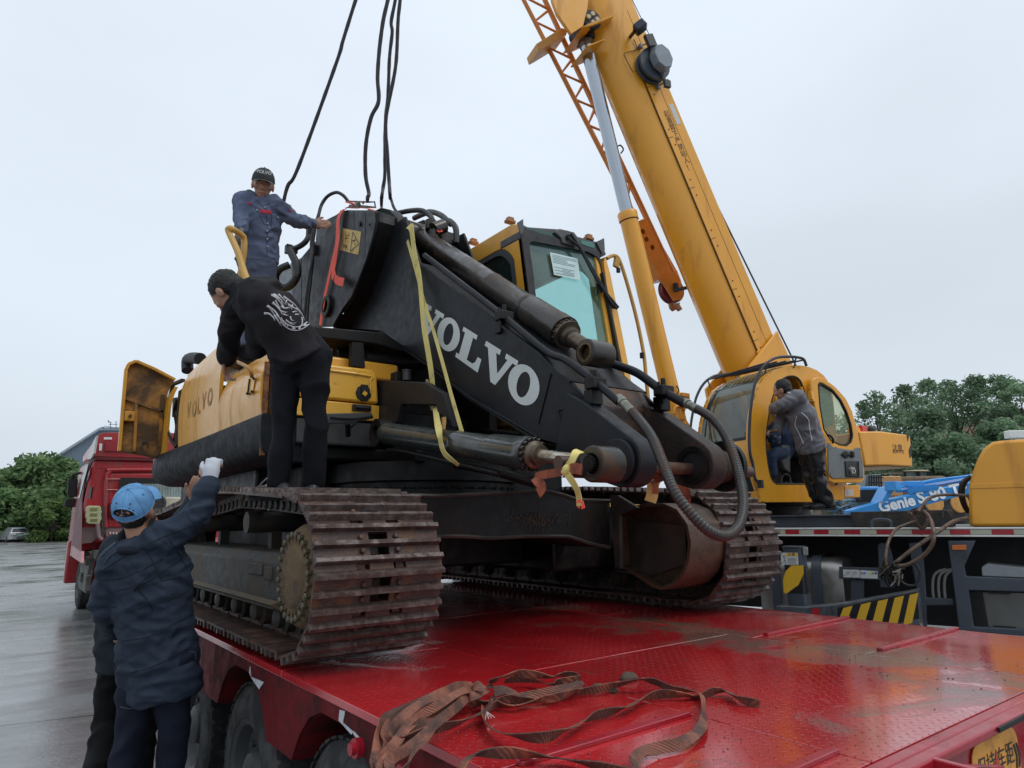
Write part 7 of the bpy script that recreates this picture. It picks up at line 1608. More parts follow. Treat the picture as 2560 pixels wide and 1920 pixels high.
g.tube([tq2(955, 270), tq2(955, 190)], .06, 5); g.tube([tq2(1003, 270), tq2(1003, 180)], .06, 5); g.tube([tq2(940, 210), tq2(1018, 210)], .05, 5); g.tube([tq2(900, 225), tq2(1030, 245)], .05, 5); g.tube([tq2(935, 175), tq2(940, 192)], .10, 5); g.tube([tq2(938, 192), tq2(965, 192)], .05, 5); g.tube([tq2(890, 250), tq2(890, 232)], .18, 6); g.put('roof_masts', mat('mast_steel', (.22, .27, .32), .5), e)
# right hand trees
RT = [(530, 340, 44, 3.0, 'smaller airy tree standing apart behind the crane counterweight', 8000, .6), (880, 260, 50, 3.6, 'grey-green tree left of the trimmed bushy tree, behind the counterweight', 12000, .5), (1150, 195, 54, 4.2, 'wide loose tree in the middle of the right-hand row', 15000, .5), (1420, 165, 52, 4.0, 'tall airy tree with forked trunk showing through its crown', 12000, .9), (1640, 160, 50, 3.6, 'tall see-through tree right of the forked one', 9000, .9),
      (1930, 130, 48, 4.0, 'highest airy tree near the right edge with orange building behind', 11000, .9), (2180, 180, 46, 3.2, 'tree at the right edge above the yellow housing', 9000, .7)]
for i, (x, yt, d, crw, lab, n, airy) in enumerate(RT):
    p, zt_ = gp('c14', x, yt, d); tree(p, zt_-.12*crw, crw*.92, 2.2, lab, M_leafR, 70+i, .125, int(n*.42), 'row of trees behind the machine yard', clumps=54, airy=airy)
RB = [(1110, 600, 36, 2.5, 'dense rounded green bushy tree right of the counterweight'), (1300, 800, 34, 2.2, 'lower dense shrub at the right foot of the bushy tree'), (1900, 700, 36, 2.2, 'dense dark shrub left of the white lamp'), (700, 1000, 40, 2.5, 'dark hedge shrub under the counterweight'), (1000, 950, 38, 2.6, 'shrub behind the wheel loader cab')]
for i, (x, yt, d, crw, lab) in enumerate(RB):
    p, zt_ = gp('c14', x, yt, d); tree(p, zt_, crw, .2, lab, M_leafR, 90+i, .11, 9000, 'shrubs behind the machine yard', 'shrub', 46, nm='shrub')
# distant hazy building and slope behind the right trees
e = thing('distant_building', tuple(gp('c14', 1850, 600, 95)[0]), 'pale orange building half hidden behind the right-hand trees', 'building')
g = G(); A = [PD('c14', x, y, 95) for x, y in ((1820,600),(1960,560),(2300,580),(2300,1300),(1500,1300),(1500,700),(1640,720),(1700,760))]; g.extr(A, nrm_*12); g.put('wall', mat('pale_orange_render', (.42, .27, .19), .8, var=.15), e, smooth=0)
g = G(); g.bar(PD('c14', 1480, 690, 94), PD('c14', 1660, 715, 94), .8, .4); g.bar(PD('c14', 1800, 590, 94), PD('c14', 2300, 560, 94), .8, .4); g.put('roof', mat('brown_roof', (.16, .10, .08), .8), e)
for k in range(8):
    g = G(); x = 1860+k*55; a = PD('c14', x, 660, 94.7); g.box(a, (1.2, .2, 1.6), Matrix.Rotation(-_y, 3, 'Z')); w = g.put('window', flat('dark_window', (.05, .06, .07), .1), e)
g = G(); p0, _ = gp('c14', 300, 900, 60); p1, _ = gp('c14', 2600, 900, 60); g.add([p0, p1, p1+V((0, 0, 3.2))+nrm_*8, p0+V((0, 0, 2.4))+nrm_*8, p0+nrm_*60+V((0, 0, 3.5)), p1+nrm_*60+V((0, 0, 5.))], [(0, 1, 2, 3), (3, 2, 5, 4)]); g.put('hillside', mat('dark_vegetated_slope', (.035, .05, .032), .9, dirt=(.06, .05, .045), da=.4, ds=.4, bump=.5, bs=2), kind='structure')
# dark stone wall strip at right
e = thing('retaining_wall', tuple(gp('c14', 1620, 1200, 42)[0]), 'dark stone retaining wall between the shrub and the yellow housing', 'wall')
rr_ = random.Random(6); M_st = mat('dark_wall_stone', (.07, .06, .06), .8, var=.4, vs=.8)
for r in range(9):
    for c in range(6):
        g = G(); x = 1560+c*42+(r % 2)*20; y = 1290-r*36; p = PD('c14', x, y, 42); g.box(p, (.36, .4, .30), Matrix.Rotation(-_y+rr_.uniform(-.1, .1), 3, 'Z')); g.put('stone', M_st, e, bev=.03)

# ------------------------------------------------------------------ blue boom lift with lettering
M_blu = mat('lift_blue_paint', (.03, .29, .70), .35, var=.05, coat=.3)
M_whl = flat('bright_white_print', (.85, .87, .88))
BD = 15.0
lq = lambda x, y, o=0: PD('c14', x, y, BD-o)
bl_ = thing('boom_lift', tuple(gp('c14', 900, 1500, BD)[0]), 'bright blue boom lift with big white lettering on its arm', 'boom lift')
g = G(); g.extr([lq(x, y) for x, y in ((300,1659),(640,1560),(1040,1470),(1400,1395),(1620,1350),(1900,1290),(1900,1400),(1620,1480),(1300,1560),(1000,1640),(860,1700),(300,1700))], nrm_*.35); g.put('lower_arm', M_blu, bl_, bev=.02)
g = G(); g.extr([lq(x, y, -.4) for x, y in ((850,1400),(1250,1310),(1620,1268),(1900,1225),(1900,1290),(1620,1335),(1200,1400),(870,1465))], nrm_*.3); g.put('upper_arm', M_blu, bl_, bev=.02)
g = G(); g.extr([lq(x, y, -.38) for x, y in ((850,1418),(1300,1345),(1620,1290),(1900,1245),(1900,1262),(1620,1315),(1300,1372),(855,1442))], nrm_*-.01); g.put('white_stripe', flat('pale_lilac_stripe', (.55, .62, .78)), bl_, smooth=0)
g = G(); g.extr([lq(x, y, .1) for x, y in ((640,1570),(730,1400),(790,1385),(800,1410),(700,1560))], nrm_*.5); g.box(lq(760, 1395, .1), (.25, .25, .2)); g.put('link_arm', M_blu, bl_, bev=.01)
dirx = (lq(1400, 1440)-lq(640, 1600)).normalized()
put_text('Genie', 'arm_lettering', M_whl, bl_, lq(805, 1592, .02), dirx, (0, 0, 1), .335, .012)
put_text('S-80', 'arm_lettering', M_whl, bl_, lq(1190, 1500, .02), dirx, (0, 0, 1), .36, .012)
put_text('Tr', 'arm_lettering', M_whl, bl_, lq(1490, 1440, .02), dirx, (0, 0, 1), .36, .012)
g = G(); g.tube([lq(990, 1440, -.2), lq(1250, 1400, -.2)], .05, 8)
for k in range(9): g.cyl(lq(960+k*34, 1440-k*4, -.1), lq(960+k*34, 1440-k*4, .0), .07, n=10)
g.put('cable_track', MC['lift_blue_paint'], bl_)
g = G(); g.box(lq(970, 1375, -.5), (.42, .3, .14), Matrix.Rotation(-_y, 3, 'Z')); g.put('hose_cover', M_blu, bl_, bev=.02)
# white lamp bar on a post at far right
e = thing('lamp_post', tuple(gp('c14', 2130, 830, 24)[0]), 'white lamp box on a thin post above the yellow housing', 'lamp'); lp = lambda x, y: PD('c14', x, y, 24)
g = G(); g.box(lp(2160, 825), (.9, .3, .28), Matrix.Rotation(-_y, 3, 'Z')); g.box(lp(2085, 830), (.25, .3, .2), Matrix.Rotation(-_y, 3, 'Z')); g.put('lamp_head', M_whp, e, bev=.03)
bs_ = lp(2132, 850); g = G(); g.cyl((bs_.x, bs_.y, 0), bs_, .06); g.put('post', M_whp, e)
# wheel loader with pale roof
wl = thing('wheel_loader', tuple(gp('c14', 1000, 1500, 22)[0]), 'wheel loader with pale roofed glass cab behind the blue boom lift', 'wheel loader'); lq2 = lambda x, y, o=0: PD('c14', x, y, 22-o)
g = G(); g.extr([lq2(x, y) for x, y in ((860,1228),(1000,1215),(1155,1215),(1165,1232),(1000,1232))], nrm_*1.4); g.put('roof', mat('cream_roof', (.6, .52, .33), .5), wl, bev=.02)
g = G(); g.extr([lq2(x, y, -.1) for x, y in ((895,1235),(1035,1232),(1030,1360),(930,1372),(905,1320))], nrm_*.05); g.extr([lq2(x, y, -.1) for x, y in ((1060,1235),(1140,1235),(1130,1370),(1065,1370))], nrm_*.05); g.put('cab_glass', flat('grey_green_pane', (.20, .27, .27), .12), wl, smooth=0)
g = G()
for a_, b__ in (((1045,1232),(1050,1380)),((890,1232),(905,1380)),((1155,1232),(1165,1380)),((1075,1300),(1130,1300))): g.bar(lq2(*a_), lq2(*b__), .08, .08)
g.put('cab_posts', M_dk, wl)
g = G(); g.box(lq2(1000, 1470), (1.3, 1.5, 1.0), Matrix.Rotation(-_y, 3, 'Z')); g.box(lq2(1060, 1600), (2.2, 1.5, .5), Matrix.Rotation(-_y, 3, 'Z')); g.put('body', mat('loader_brown_yellow', (.16, .10, .05), .6, dirt=(.05, .04, .035), da=.5, ds=2), wl, bev=.08)
for x in (1100, 1375):
    c_ = PD('c14', x, 1590, 19); d_ = FWD; g = G(); g.lathe(c_, V((-.6, -.8, 0)), [(0, .5), (.1, .55), (.4, .55), (.5, .5)], 24); wo2 = g.put('tyre', M_tyre, wl); g = G(); g.lathe(c_+V((-.3, -.4, 0)), V((-.6, -.8, 0)), [(0, .26), (.03, .24), (.04, .12)], 20); g.put('hub', mat('hub_orange', (.65, .32, .08), .4), wl)
# grey cage cabin, blue engine box with rails, scissor lift parts
cg = thing('caged_cabin', tuple(gp('c14', 530, 1500, 20)[0]), 'grey barred machine cabin below the crane counterweight', 'machine cabin'); q3 = lambda x, y, o=0: PD('c14', x, y, 20-o)
g = G(); g.extr([q3(x, y, -.3) for x, y in ((470,1268),(632,1262),(665,1480),(440,1490))], nrm_*.6); g.put('cabin_body', mat('grey_teal_cabin', (.17, .20, .21), .4), cg, bev=.02)
g = G()
for k in range(6): g.tube([q3(500+k*26, 1270), q3(500+k*28, 1480)], .018, 5)
for k in range(4): g.tube([q3(490, 1300+k*55), q3(655, 1300+k*55)], .018, 5)
g.put('bars', M_dk, cg)
g = G(); g.box(q3(690, 1400, -.6), (.7, .5, .6), Matrix.Rotation(-_y, 3, 'Z')); g.put('orange_cover', mat('peach_orange_cover', (.5, .26, .10), .5), cg, bev=.03)
bb_ = thing('engine_platform', tuple(gp('c14', 480, 1500, 16)[0]), 'blue railed access platform just right of the crane cab door', 'platform lift'); q4 = lambda x, y, o=0: PD('c14', x, y, 16-o)
g = G(); g.box(q4(475, 1450), (.42, .4, .20), Matrix.Rotation(-_y, 3, 'Z')); g.put('blue_box', M_blu, bb_, bev=.03)
g = G(); g.box(q4(470, 1505), (.5, .5, .28), Matrix.Rotation(-_y, 3, 'Z')); g.put('dark_core', M_dk, bb_)
g = G()
for a_, b__ in (((418,1480),(420,1590)),((550,1440),(575,1600)),((418,1540),(560,1530)),((420,1590),(575,1590)),((540,1430),(560,1500)),((430,1500),(560,1470)),((250,1545),(430,1560)),((260,1580),(420,1590)),((300,1610),(440,1600)),((200,1560),(330,1540)),((160,1640),(300,1590))): g.tube([q4(*a_), q4(*b__)], .022, 6)
g.put('rails', mat('pale_blue_grey_rail', (.20, .30, .38), .5), bb_)
# pile of parts visible under the crane cab
pk = thing('scrap_rack', tuple(PZ('c10', 1480, 1420, 0)+V((6, 5, 0))), 'cluttered rack of pale green machine parts seen below the crane cab', 'parts rack'); q5 = lambda x, y, d=17: PD('c10', x, y, d)
rr_ = random.Random(12); cols = [(.25, .27, .18), (.20, .16, .12), (.30, .31, .27), (.10, .11, .11), (.05, .16, .32)]
g5 = [G() for _ in cols]
for k in range(90):
    x, y = rr_.uniform(1340, 1640), rr_.uniform(1165, 1275); g5[rr_.randrange(4)].box(q5(x, y, rr_.uniform(16, 19)), (rr_.uniform(.05, .45), .2, rr_.uniform(.04, .25)), Matrix.Rotation(rr_.uniform(-1, 1), 3, 'Z') @ Matrix.Rotation(rr_.uniform(-.6, .6), 3, 'Y'))
for k in range(70):
    x, y = rr_.uniform(1780, 1960), rr_.uniform(1130, 1270); g5[rr_.choice([2, 3, 4, 4])].bar(q5(x, y, 16), q5(x+rr_.uniform(-50, 50), y+rr_.uniform(-40, 40), 16.5), rr_.uniform(.02, .06), .03)
for gg, c_ in zip(g5, cols): gg.put('machine_parts', mat('parts_%d' % int(c_[0]*1000), c_, .5, var=.2), pk, kind='stuff')
g = G(); g.extr([q5(1330, 1300, 20), q5(2050, 1300, 20), q5(2050, 1150, 20), q5(1330, 1150, 20)], nrm_*.2); g.put('rack_backing', mat('olive_clutter', (.12, .13, .08), .7, dirt=(.04, .04, .04), da=.5, ds=2.5, var=.5, vs=3), pk)
# orange plastic fence and pale blue trailer glimpsed under the machine
fe = thing('orange_barrier', tuple(PD('c11', 1000, 430, 9)), 'bright orange-red machinery frame glimpsed between the excavator tracks', 'barrier'); q6 = lambda x, y, d=11: PD('c11', x, y, d)
rr_ = random.Random(3); g = G(); g2 = G(); 
for k in range(46):
    x = 880+k*14; g.bar(q6(x, 385), q6(x+rr_.uniform(-10, 10), 485), .05, .05); 
    if k % 3 == 0: g2.box(q6(x, rr_.uniform(420, 470), 10.9), (.12, .05, .10))
for y in (395, 430, 465): g.bar(q6(870, y), q6(1560, y+10), .05, .06)
g.put('bars', mat('signal_orange_red', (.75, .10, .05), .5), fe); g2.put('yellow_parts', flat('yellow_bits', (.75, .45, .08)), fe, kind='stuff')
# ------------------------------------------------------------------ straps, ropes
def strap(nm, pts, wd, w, m_, label, cat, th=.003, n=8, group=None):
    P_ = ribj(pts, n); e = G(); e.ribbon(P_, wd, w, th); return e.put(nm, m_, None, 60, loc=tuple(P_[0]), label=label, cat=cat, group=group)
# red strap over the boom knee
X_ = RX0-.012
r1 = ribj([PX('k1', 865, 185, X_+.05), PX('k1', 830, 205, X_), PX('k1', 780, 280, X_-.01), PX('k1', 755, 450, X_-.015), PX('k1', 740, 620, X_-.015), PX('k1', 690, 830, X_-.015), PX('k1', 635, 1080, X_-.02), PX('k1', 590, 1300, X_-.015), PX('k1', 557, 1535, X_-.01)], 8)
rt_ = thing('ratchet_strap', tuple(r1[0]), 'orange-red ratchet strap hanging over the charcoal boom knee beside the yellow sticker', 'strap')
g = G(); g.ribbon(r1, V((0, -1, 0)), .062, .003); g.put('webbing', M_orgs, rt_, 60)
g = G(); g.ribbon(ribj([PX('k1', 800, 220, X_-.02), PX('k1', 760, 330, X_-.03), PX('k1', 760, 520, X_-.03), PX('k1', 745, 640, X_-.035), PX('k1', 725, 800, X_-.035), PX('k1', 705, 930, X_-.04), PX('k1', 740, 1010, X_-.05), PX('k1', 825, 1040, X_-.05)], 8), lambda t: V((0, -1, 0)) if t < .8 else V((0, -.4, -.9)), .072, .003); g.put('loose_tail', M_orgs, rt_, 60)
g = G(); zq = lambda x, y, o=0: PX('k1', x, y, 2.34+o)
M_rst = mat('rusty_ratchet_steel', (.16, .07, .04), .5, .5, dirt=(.05, .03, .02), da=.4, ds=30)
for o in (0, .07):
    g.extr([zq(872, 98, o), zq(1180, 108, o), zq(1185, 118, o), zq(1100, 125, o), zq(880, 115, o)], (.004, 0, 0)); g.extr([zq(870, 185, o), zq(890, 145, o), zq(1060, 152, o), zq(1195, 168, o), zq(1198, 185, o), zq(1050, 185, o)], (.004, 0, 0))
g.cyl(zq(1180, 115), zq(1180, 115, .074), .008, n=8); g.bar(zq(1182, 112), zq(1192, 178), .008, .01, (1, 0, 0)); g.bar(zq(1182, 112, .07), zq(1192, 178, .07), .008, .01, (1, 0, 0)); g.put('ratchet_frame', M_rst, rt_)
g = G(); g.cyl(zq(1000, 140, -.01), zq(1000, 140, .085), .018, n=10); g.cyl(zq(1050, 128, -.01), zq(1050, 128, .085), .010, n=10); g.lathe(zq(960, 135, .0), (1, 0, 0), [(0, .028), (.006, .028)], 10); g.put('ratchet_spool', MC['olive_steel_fitting'], rt_)
g = G(); g.ribbon([zq(870, 120, .035), zq(905, 120, .035), zq(930, 140, .035)], V((1, 0, 0)), .045, .012); g.ribbon(ribj([zq(870, 180, .03), zq(950, 190, .3), zq(1100, 190, .6), PX('k1', 1800, 400, 2.75), PX('k1', 1945, 460, 2.75)], 5), V((1, 0, .2)), .05, .003); g.put('webbing', M_orgs, rt_, 60)
# yellow strap: two falls and ratchet
XY = BX0-.03
ys_ = thing('ratchet_strap', tuple(PX('k1', 1600, 400, XY)), 'pale yellow ratchet strap hanging across the white boom lettering down to the cylinder', 'strap')
def yrib(pts, w, nm='webbing', wd=V((0, -1, 0)), m_=None): g = G(); g.ribbon(ribj(pts, 8), wd, w, .003); g.put(nm, m_ or M_yels, ys_, 60)
yrib([PX('k1', 1570, 395, XY+.03), PX('k1', 1605, 420, XY-.02), PX('k1', 1640, 700, XY-.03), PX('k1', 1700, 1000, XY-.03), PX('k2', 1215, 20, XY-.05), PX('k2', 1250, 250, XY-.07), PX('k2', 1300, 560, XY-.09), PX('k2', 1320, 780, XY-.1)], .058)
yrib([PX('k1', 1560, 560, XY+.03), PX('k1', 1640, 840, XY), PX('k1', 1750, 1250, XY-.03), PX('k2', 1320, 100, XY-.06), PX('k2', 1420, 450, XY-.12), PX('k2', 1520, 820, XY-.18), PX('k2', 1640, 1235, XY-.24)], .030)
XC_ = 2.02
yrib([PX('k2', 1345, 950, XY-.15), PX('k2', 1365, 1100, XY-.25), PX('k2', 1390, 1230, XC_), PX('k2', 1410, 1360, XC_-.01), PX('k2', 1450, 1460, XC_), PX('k2', 1530, 1530, XC_+.02), PX('k2', 1600, 1585, XC_+.05)], .042)
yrib([PX('k2', 1360, 935, XY-.14), PX('k2', 1410, 980, XY-.15), PX('k2', 1440, 1080, XY-.2), PX('k2', 1430, 1205, XY-.28)], .034, 'loose_tail', V((0, -1, 0)), mat('tan_yellow_strap', (.48, .27, .08), .7))
M_gold = mat('passivated_gold_steel', (.36, .30, .16), .4, .4, dirt=(.12, .1, .06), da=.3, ds=20)
XR_ = XY-.14
for o in (0, .05):
    g = G(); g.extr([PX('k2', x, y, XR_+o) for x, y in ((1238,650),(1260,645),(1275,700),(1300,790),(1340,805),(1360,860),(1365,960),(1340,995),(1300,985),(1280,940),(1262,850),(1250,740))], (.004, 0, 0)); g.put('ratchet_cheek', M_gold, ys_, bev=.001)
g = G()
for y, r in ((815, .014), (900, .02), (960, .014)): g.cyl(PX('k2', 1325, y, XR_-.01), PX('k2', 1325, y, XR_+.07), r, n=12)
g.tube(ribj([PX('k2', 1340, 850, XR_+.02), PX('k2', 1375, 890, XR_+.02), PX('k2', 1360, 920, XR_+.02)], 4), .006, 6); g.put('ratchet_pins', M_gold, ys_)
# dirty orange/yellow strap knotted round the cylinder rod
M_dos = mat('dirty_orange_strap', (.34, .085, .035), .75, dirt=(.1, .03, .02), da=.4, ds=9, bump=.3, bs=200)
kn = thing('knotted_strap', tuple(PX('c7', 1440, 1080, 1.98)), 'dirty orange and yellow strap knotted round the cylinder rod beside the big eye', 'strap')
XK = 1.98
def krib(pts, w, m_, wd=V((0, -1, 0)), nm='webbing', X0=XK): g = G(); g.ribbon(ribj([PX('c7', x, y, X0+o) for x, y, o in pts], 7), wd, w, .004); g.put(nm, m_, kn, 60)
krib([(1440, 1090, 0), (1330, 1115, 0), (1240, 1130, .02), (1170, 1150, .04)], .038, M_dos, V((0, 0, 1)))
krib([(1170, 1150, .04), (1200, 1190, .02), (1230, 1240, .02), (1195, 1290, .02)], .05, M_dos, V((0, 1, 0)))
krib([(1440, 1090, 0), (1480, 1020, -.02), (1520, 940, .0), (1560, 925, .06)], .038, M_yels, V((0, 1, .5)))
krib([(1440, 1090, 0), (1500, 1075, -.03), (1570, 1085, -.03)], .045, M_dos, V((0, 0, 1)))
krib([(1430, 1100, -.02), (1470, 1160, -.03), (1520, 1240, -.03), (1545, 1320, -.02), (1550, 1400, -.02)], .032, mat('dirty_yellow_strap', (.50, .38, .12), .75, dirt=(.2, .1, .04), da=.35, ds=9), V((0, -1, 0)), 'loose_tail')
g = G(); g.ell(PX('c7', 1440, 1090, XK-.02), (.019, .022, .026), Matrix.Rotation(.5, 3, 'X')); g.ell(PX('c7', 1425, 1105, XK-.02), (.014, .02, .014)); g.put('knot', M_yels, kn)
g = G(); g.ribbon(ribj([PX('c7', 1540, 1350, XK-.02), PX('c7', 1560, 1395, XK-.02), PX('c7', 1590, 1385, XK-.02)], 4), V((0, -1, 0)), .03, .003); g.put('frayed_end', M_orgs, kn)
# second tied strap further along the shaft
s2 = thing('knotted_strap', tuple(PX('c10', 400, 1060, 2.7)), 'orange strap looped under the tip shaft with a hanging yellow end', 'strap')
def s2r(pts, w, m_, wd, X0=2.7, nm='webbing'): g = G(); g.ribbon(ribj([PX('c10', x, y, X0) for x, y in pts], 7), wd, w, .004); g.put(nm, m_, s2, 60)
s2r([(290, 970), (380, 985), (440, 970), (490, 945)], .05, M_dos, V((0, 0, 1))); s2r([(420, 980), (405, 1040), (400, 1100), (385, 1150)], .06, M_yels, V((1, -1, 0)), nm='loose_tail'); s2r([(600, 980), (630, 1050), (650, 1120), (640, 1180)], .07, M_dos, V((1, -1, 0)), 3.1)
s2r([(405, 990), (425, 1030), (420, 1090)], .03, M_dos, V((1, -1, 0)), 2.68)
# webbing heap on the deck, traced over the plate with its own heights
def dk(x, y, z): return PZ('c16', x, y, DZ+z)
hp = thing('webbing_heap', tuple(dk(500, 400, 0)), 'heap of dirty peach lifting webbing coiled at the left edge of the red deck', 'webbing sling')
def hrib(pts, w=.044, nm='webbing_loop', ed=0.8, par=None, m_=None):
    P_ = ribj([dk(x, y, z) for x, y, z in pts], 8); n = len(P_); wd = []
    for i in range(n):
        t = (P_[min(i+1, n-1)]-P_[max(i-1, 0)]).normalized(); sd_ = t.cross(V((0, 0, 1)))
        if sd_.length < 1e-3: sd_ = V((1, 0, 0))
        sd_.normalize(); a = ed+.45*math.sin(i*.23+len(pts)); wd.append(V((0, 0, 1))*math.sin(a)+sd_*math.cos(a))
    g = G(); g.ribbon(P_, wd, w*.66, .0035); return g.put(nm, m_ or M_tan, par or hp, 60)
hrib([(620,205,.05),(560,200,.06),(470,240,.07),(330,300,.05),(200,350,.03),(130,400,.02),(100,480,.02),(95,560,.02),(80,640,.02),(75,700,.02)])
hrib([(640,215,.06),(560,215,.08),(430,260,.09),(300,330,.07),(210,410,.05),(180,460,.04),(190,495,.03),(260,490,.03),(400,450,.03),(560,410,.03),(690,345,.03),(715,300,.04)], .048)
hrib([(600,230,.04),(500,300,.05),(400,370,.04),(320,430,.03),(230,520,.02),(150,600,.02),(110,680,.02),(140,740,.02)])
hrib([(620,240,.05),(540,320,.06),(440,400,.05),(330,500,.03),(260,560,.02),(190,600,.02),(160,640,.02),(190,700,.02),(260,660,.02),(300,580,.03),(370,500,.03),(420,430,.04)])
hrib([(700,230,.05),(640,260,.06),(600,280,.05),(640,310,.03),(700,310,.02),(760,300,.02),(830,280,.03),(850,260,.04),(800,235,.05),(740,240,.05)], .05)
hrib([(690,230,.07),(640,210,.08),(620,240,.05),(660,290,.04),(720,300,.03)], .05)
hrib([(720,225,.03),(725,190,.05),(780,160,.07),(880,140,.07),(980,150,.06),(1060,160,.05),(1130,145,.06),(1200,160,.05),(1220,185,.04),(1180,210,.04),(1050,240,.03),(900,270,.02),(780,290,.02),(720,290,.02)], .046)
hrib([(800,180,.03),(900,170,.03),(980,180,.03),(1060,205,.03),(1100,190,.04),(1220,170,.05)])
hrib([(700,340,.02),(760,310,.02),(850,320,.02),(980,290,.02),(1100,270,.03),(1200,230,.04),(1205,205,.05)])
hrib([(690,335,.02),(685,390,.02),(740,450,.03),(850,485,.04),(1000,495,.04),(1110,470,.03),(1190,430,.02),(1280,380,.02),(1380,355,.02),(1470,330,.02),(1560,280,.02),(1660,255,.02),(1780,258,.02),(1850,268,.01),(1900,262,.01),(1960,238,.02),(2030,240,.02),(2090,280,.02),(2210,312,.01)], .050, 'webbing_run')
hrib([(730,300,.02),(850,290,.02),(1000,285,.02),(1150,250,.02),(1300,230,.02),(1430,200,.03),(1560,170,.05),(1640,190,.03),(1720,225,.02),(1830,235,.02),(1885,260,.02),(1900,330,.02),(1895,420,.02),(1850,480,.02),(1760,530,.02),(1640,555,.02),(1550,580,.02),(1520,640,.02),(1540,740,.02)], .046, 'webbing_run')
hrib([(560,720,.02),(580,640,.03),(630,590,.04),(760,580,.04),(900,585,.03),(1100,610,.02),(1300,650,.02),(1500,700,.02)], .050, 'webbing_run')
hrib([(610,225,.07),(540,250,.08),(440,310,.07),(340,370,.05),(260,440,.04),(200,520,.03),(130,600,.02),(100,660,.02),(150,700,.02)])
hrib([(600,215,.05),(520,230,.06),(400,270,.06),(290,330,.05),(180,400,.03),(140,470,.02),(150,530,.02),(130,590,.02)])
g = G(); c_ = dk(700, 350, .03)
for k in range(4): g.bar(c_, c_+V((.012*(k-1), -.01, -.02)), .002, .002)
g.put('loose_threads', M_whp, hp)
# mud clods
rr_ = random.Random(21)
for (x, y, s_, lab) in ((1490, 165, .034, 'grey-brown mud clod beside the webbing, the tallest one'), (1320, 215, .022, 'flattened mud clod under the webbing run'), (1400, 235, .020, 'small mud clod in front of the webbing bend')):
    me = G(); me.ell(dk(x, y, s_*.25), (s_*1.2, s_*.8, s_*.6), None, 14, 10); me2 = me.mesh('mud_clod')
    for v in me2.vertices: v.co += v.normal*(noise.noise(v.co*40)*.012*s_/.045)
    me2.transform(Matrix.Translation(-dk(x, y, 0))); me2.materials.append(mat('grey_mud', (.085, .062, .04), .8, bump=.8, bs=60, dirt=(.05, .04, .03), da=.4, ds=20)); me2.shade_smooth()
    o = bpy.data.objects.new('mud_clod', me2); link(o, None, dk(x, y, 0), label=lab, cat='mud')
g = G()
for k in range(110):
    u = rr_.random(); x, y = rr_.uniform(1000, 2300), rr_.uniform(-60, 640)
    p = dk(x, y, .001); s_ = rr_.uniform(.0006, .0022); g.box(p, (s_*2, s_*2.4, s_), Matrix.Rotation(rr_.uniform(0, 3), 3, 'Z'))
for k in range(200):
    p = V((rr_.gauss(3.1, .42), rr_.uniform(1.0, 3.2), DZ+.001)); s_ = rr_.uniform(.0008, .0026)
    if TX0 < p.x < TX1: g.box(p, (s_*2, s_*2.4, s_), Matrix.Rotation(rr_.uniform(0, 3), 3, 'Z'))
for k in range(120):
    p = V((rr_.gauss(1.9, .35), rr_.gauss(2.6, .4), DZ+.001)); s_ = rr_.uniform(.0006, .002)
    if TX0 < p.x < TX1: g.box(p, (s_*2, s_*2.4, s_), Matrix.Rotation(rr_.uniform(0, 3), 3, 'Z'))
g.put('grit', mat('dark_grit', (.035, .028, .022), .8), None, kind='stuff', label='grit and mud crumbs scattered over the wet red deck', cat='grit', smooth=0)
# steel wire rope slings
M_rope = mat('greasy_wire_rope', (.032, .03, .033), .45, .3, var=.3, vs=30)
M_ropeb = mat('brown_wire_rope', (.12, .075, .05), .5, .2, dirt=(.03, .022, .018), da=.4, ds=12)
def rope(pts, r, nm, label, group=None, m_=None, n=8, par=None, step=.012):
    P_ = resamp(ribj(pts, n), step); g = G(); g.tube(P_, r, 14, twist=2*math.pi/(r*7)*.5, lobe=.07)
    k = dict(label=label, cat='wire rope', group=group) if par is None else {}
    return g.put(nm, m_ or M_rope, par, 60, loc=tuple(P_[0]), **k)
dR = lambda x, y, d: PD('c18', x, y, d)
rope([PD('c5', 720, 440, 5.4), PD('c5', 760, 290, 5.4), PD('c5', 850, 130, 5.4), dR(0, 530, 5.4), dR(60, 330, 5.4), dR(160, 10, 5.4), dR(230, -200, 5.4), dR(300, -420, 5.4)], .014, 'wire_rope', 'single wire rope rising steeply above the worker in grey overalls', 'lifting ropes above the excavator')
rope([PX('k1', 1100, 110, 2.5), dR(262, 1640, 4.9), dR(272, 1600, 4.9), dR(245, 1450, 4.9), dR(248, 1200, 4.9), dR(290, 980, 4.9), dR(345, 870, 4.9), dR(355, 790, 4.9), dR(345, 650, 4.9), dR(358, 430, 4.9), dR(390, 180, 4.9), dR(430, 0, 4.9), dR(470, -200, 4.9)], .014, 'wire_rope', 'wire rope with a kink, left one of the three hanging close together', 'lifting ropes above the excavator')
rope([PX('k1', 1262, 170, 2.6), dR(378, 1650, 5.1), dR(390, 1560, 5.1), dR(405, 1450, 5.1), dR(406, 1200, 5.1), dR(412, 980, 5.1), dR(432, 780, 5.1), dR(444, 480, 5.1), dR(466, 270, 5.1), dR(458, 180, 5.1), dR(492, 0, 5.1), dR(520, -200, 5.1)], .013, 'wire_rope', 'middle wire rope of the three hanging close together', 'lifting ropes above the excavator')
rope([PX('k1', 1445, 240, 2.6), PX('k1', 1400, 170, 2.6), PX('k1', 1365, 60, 2.6), dR(450, 1640, 5.0), dR(440, 1500, 5.0), dR(425, 1250, 5.0), dR(412, 1080, 5.0), dR(422, 930, 5.0), dR(465, 720, 5.0), dR(500, 500, 5.0), dR(515, 170, 5.0), dR(532, 0, 5.0), dR(545, -200, 5.0)], .013, 'wire_rope', 'right wire rope of the three, bending down to the cylinder lug', 'lifting ropes above the excavator')
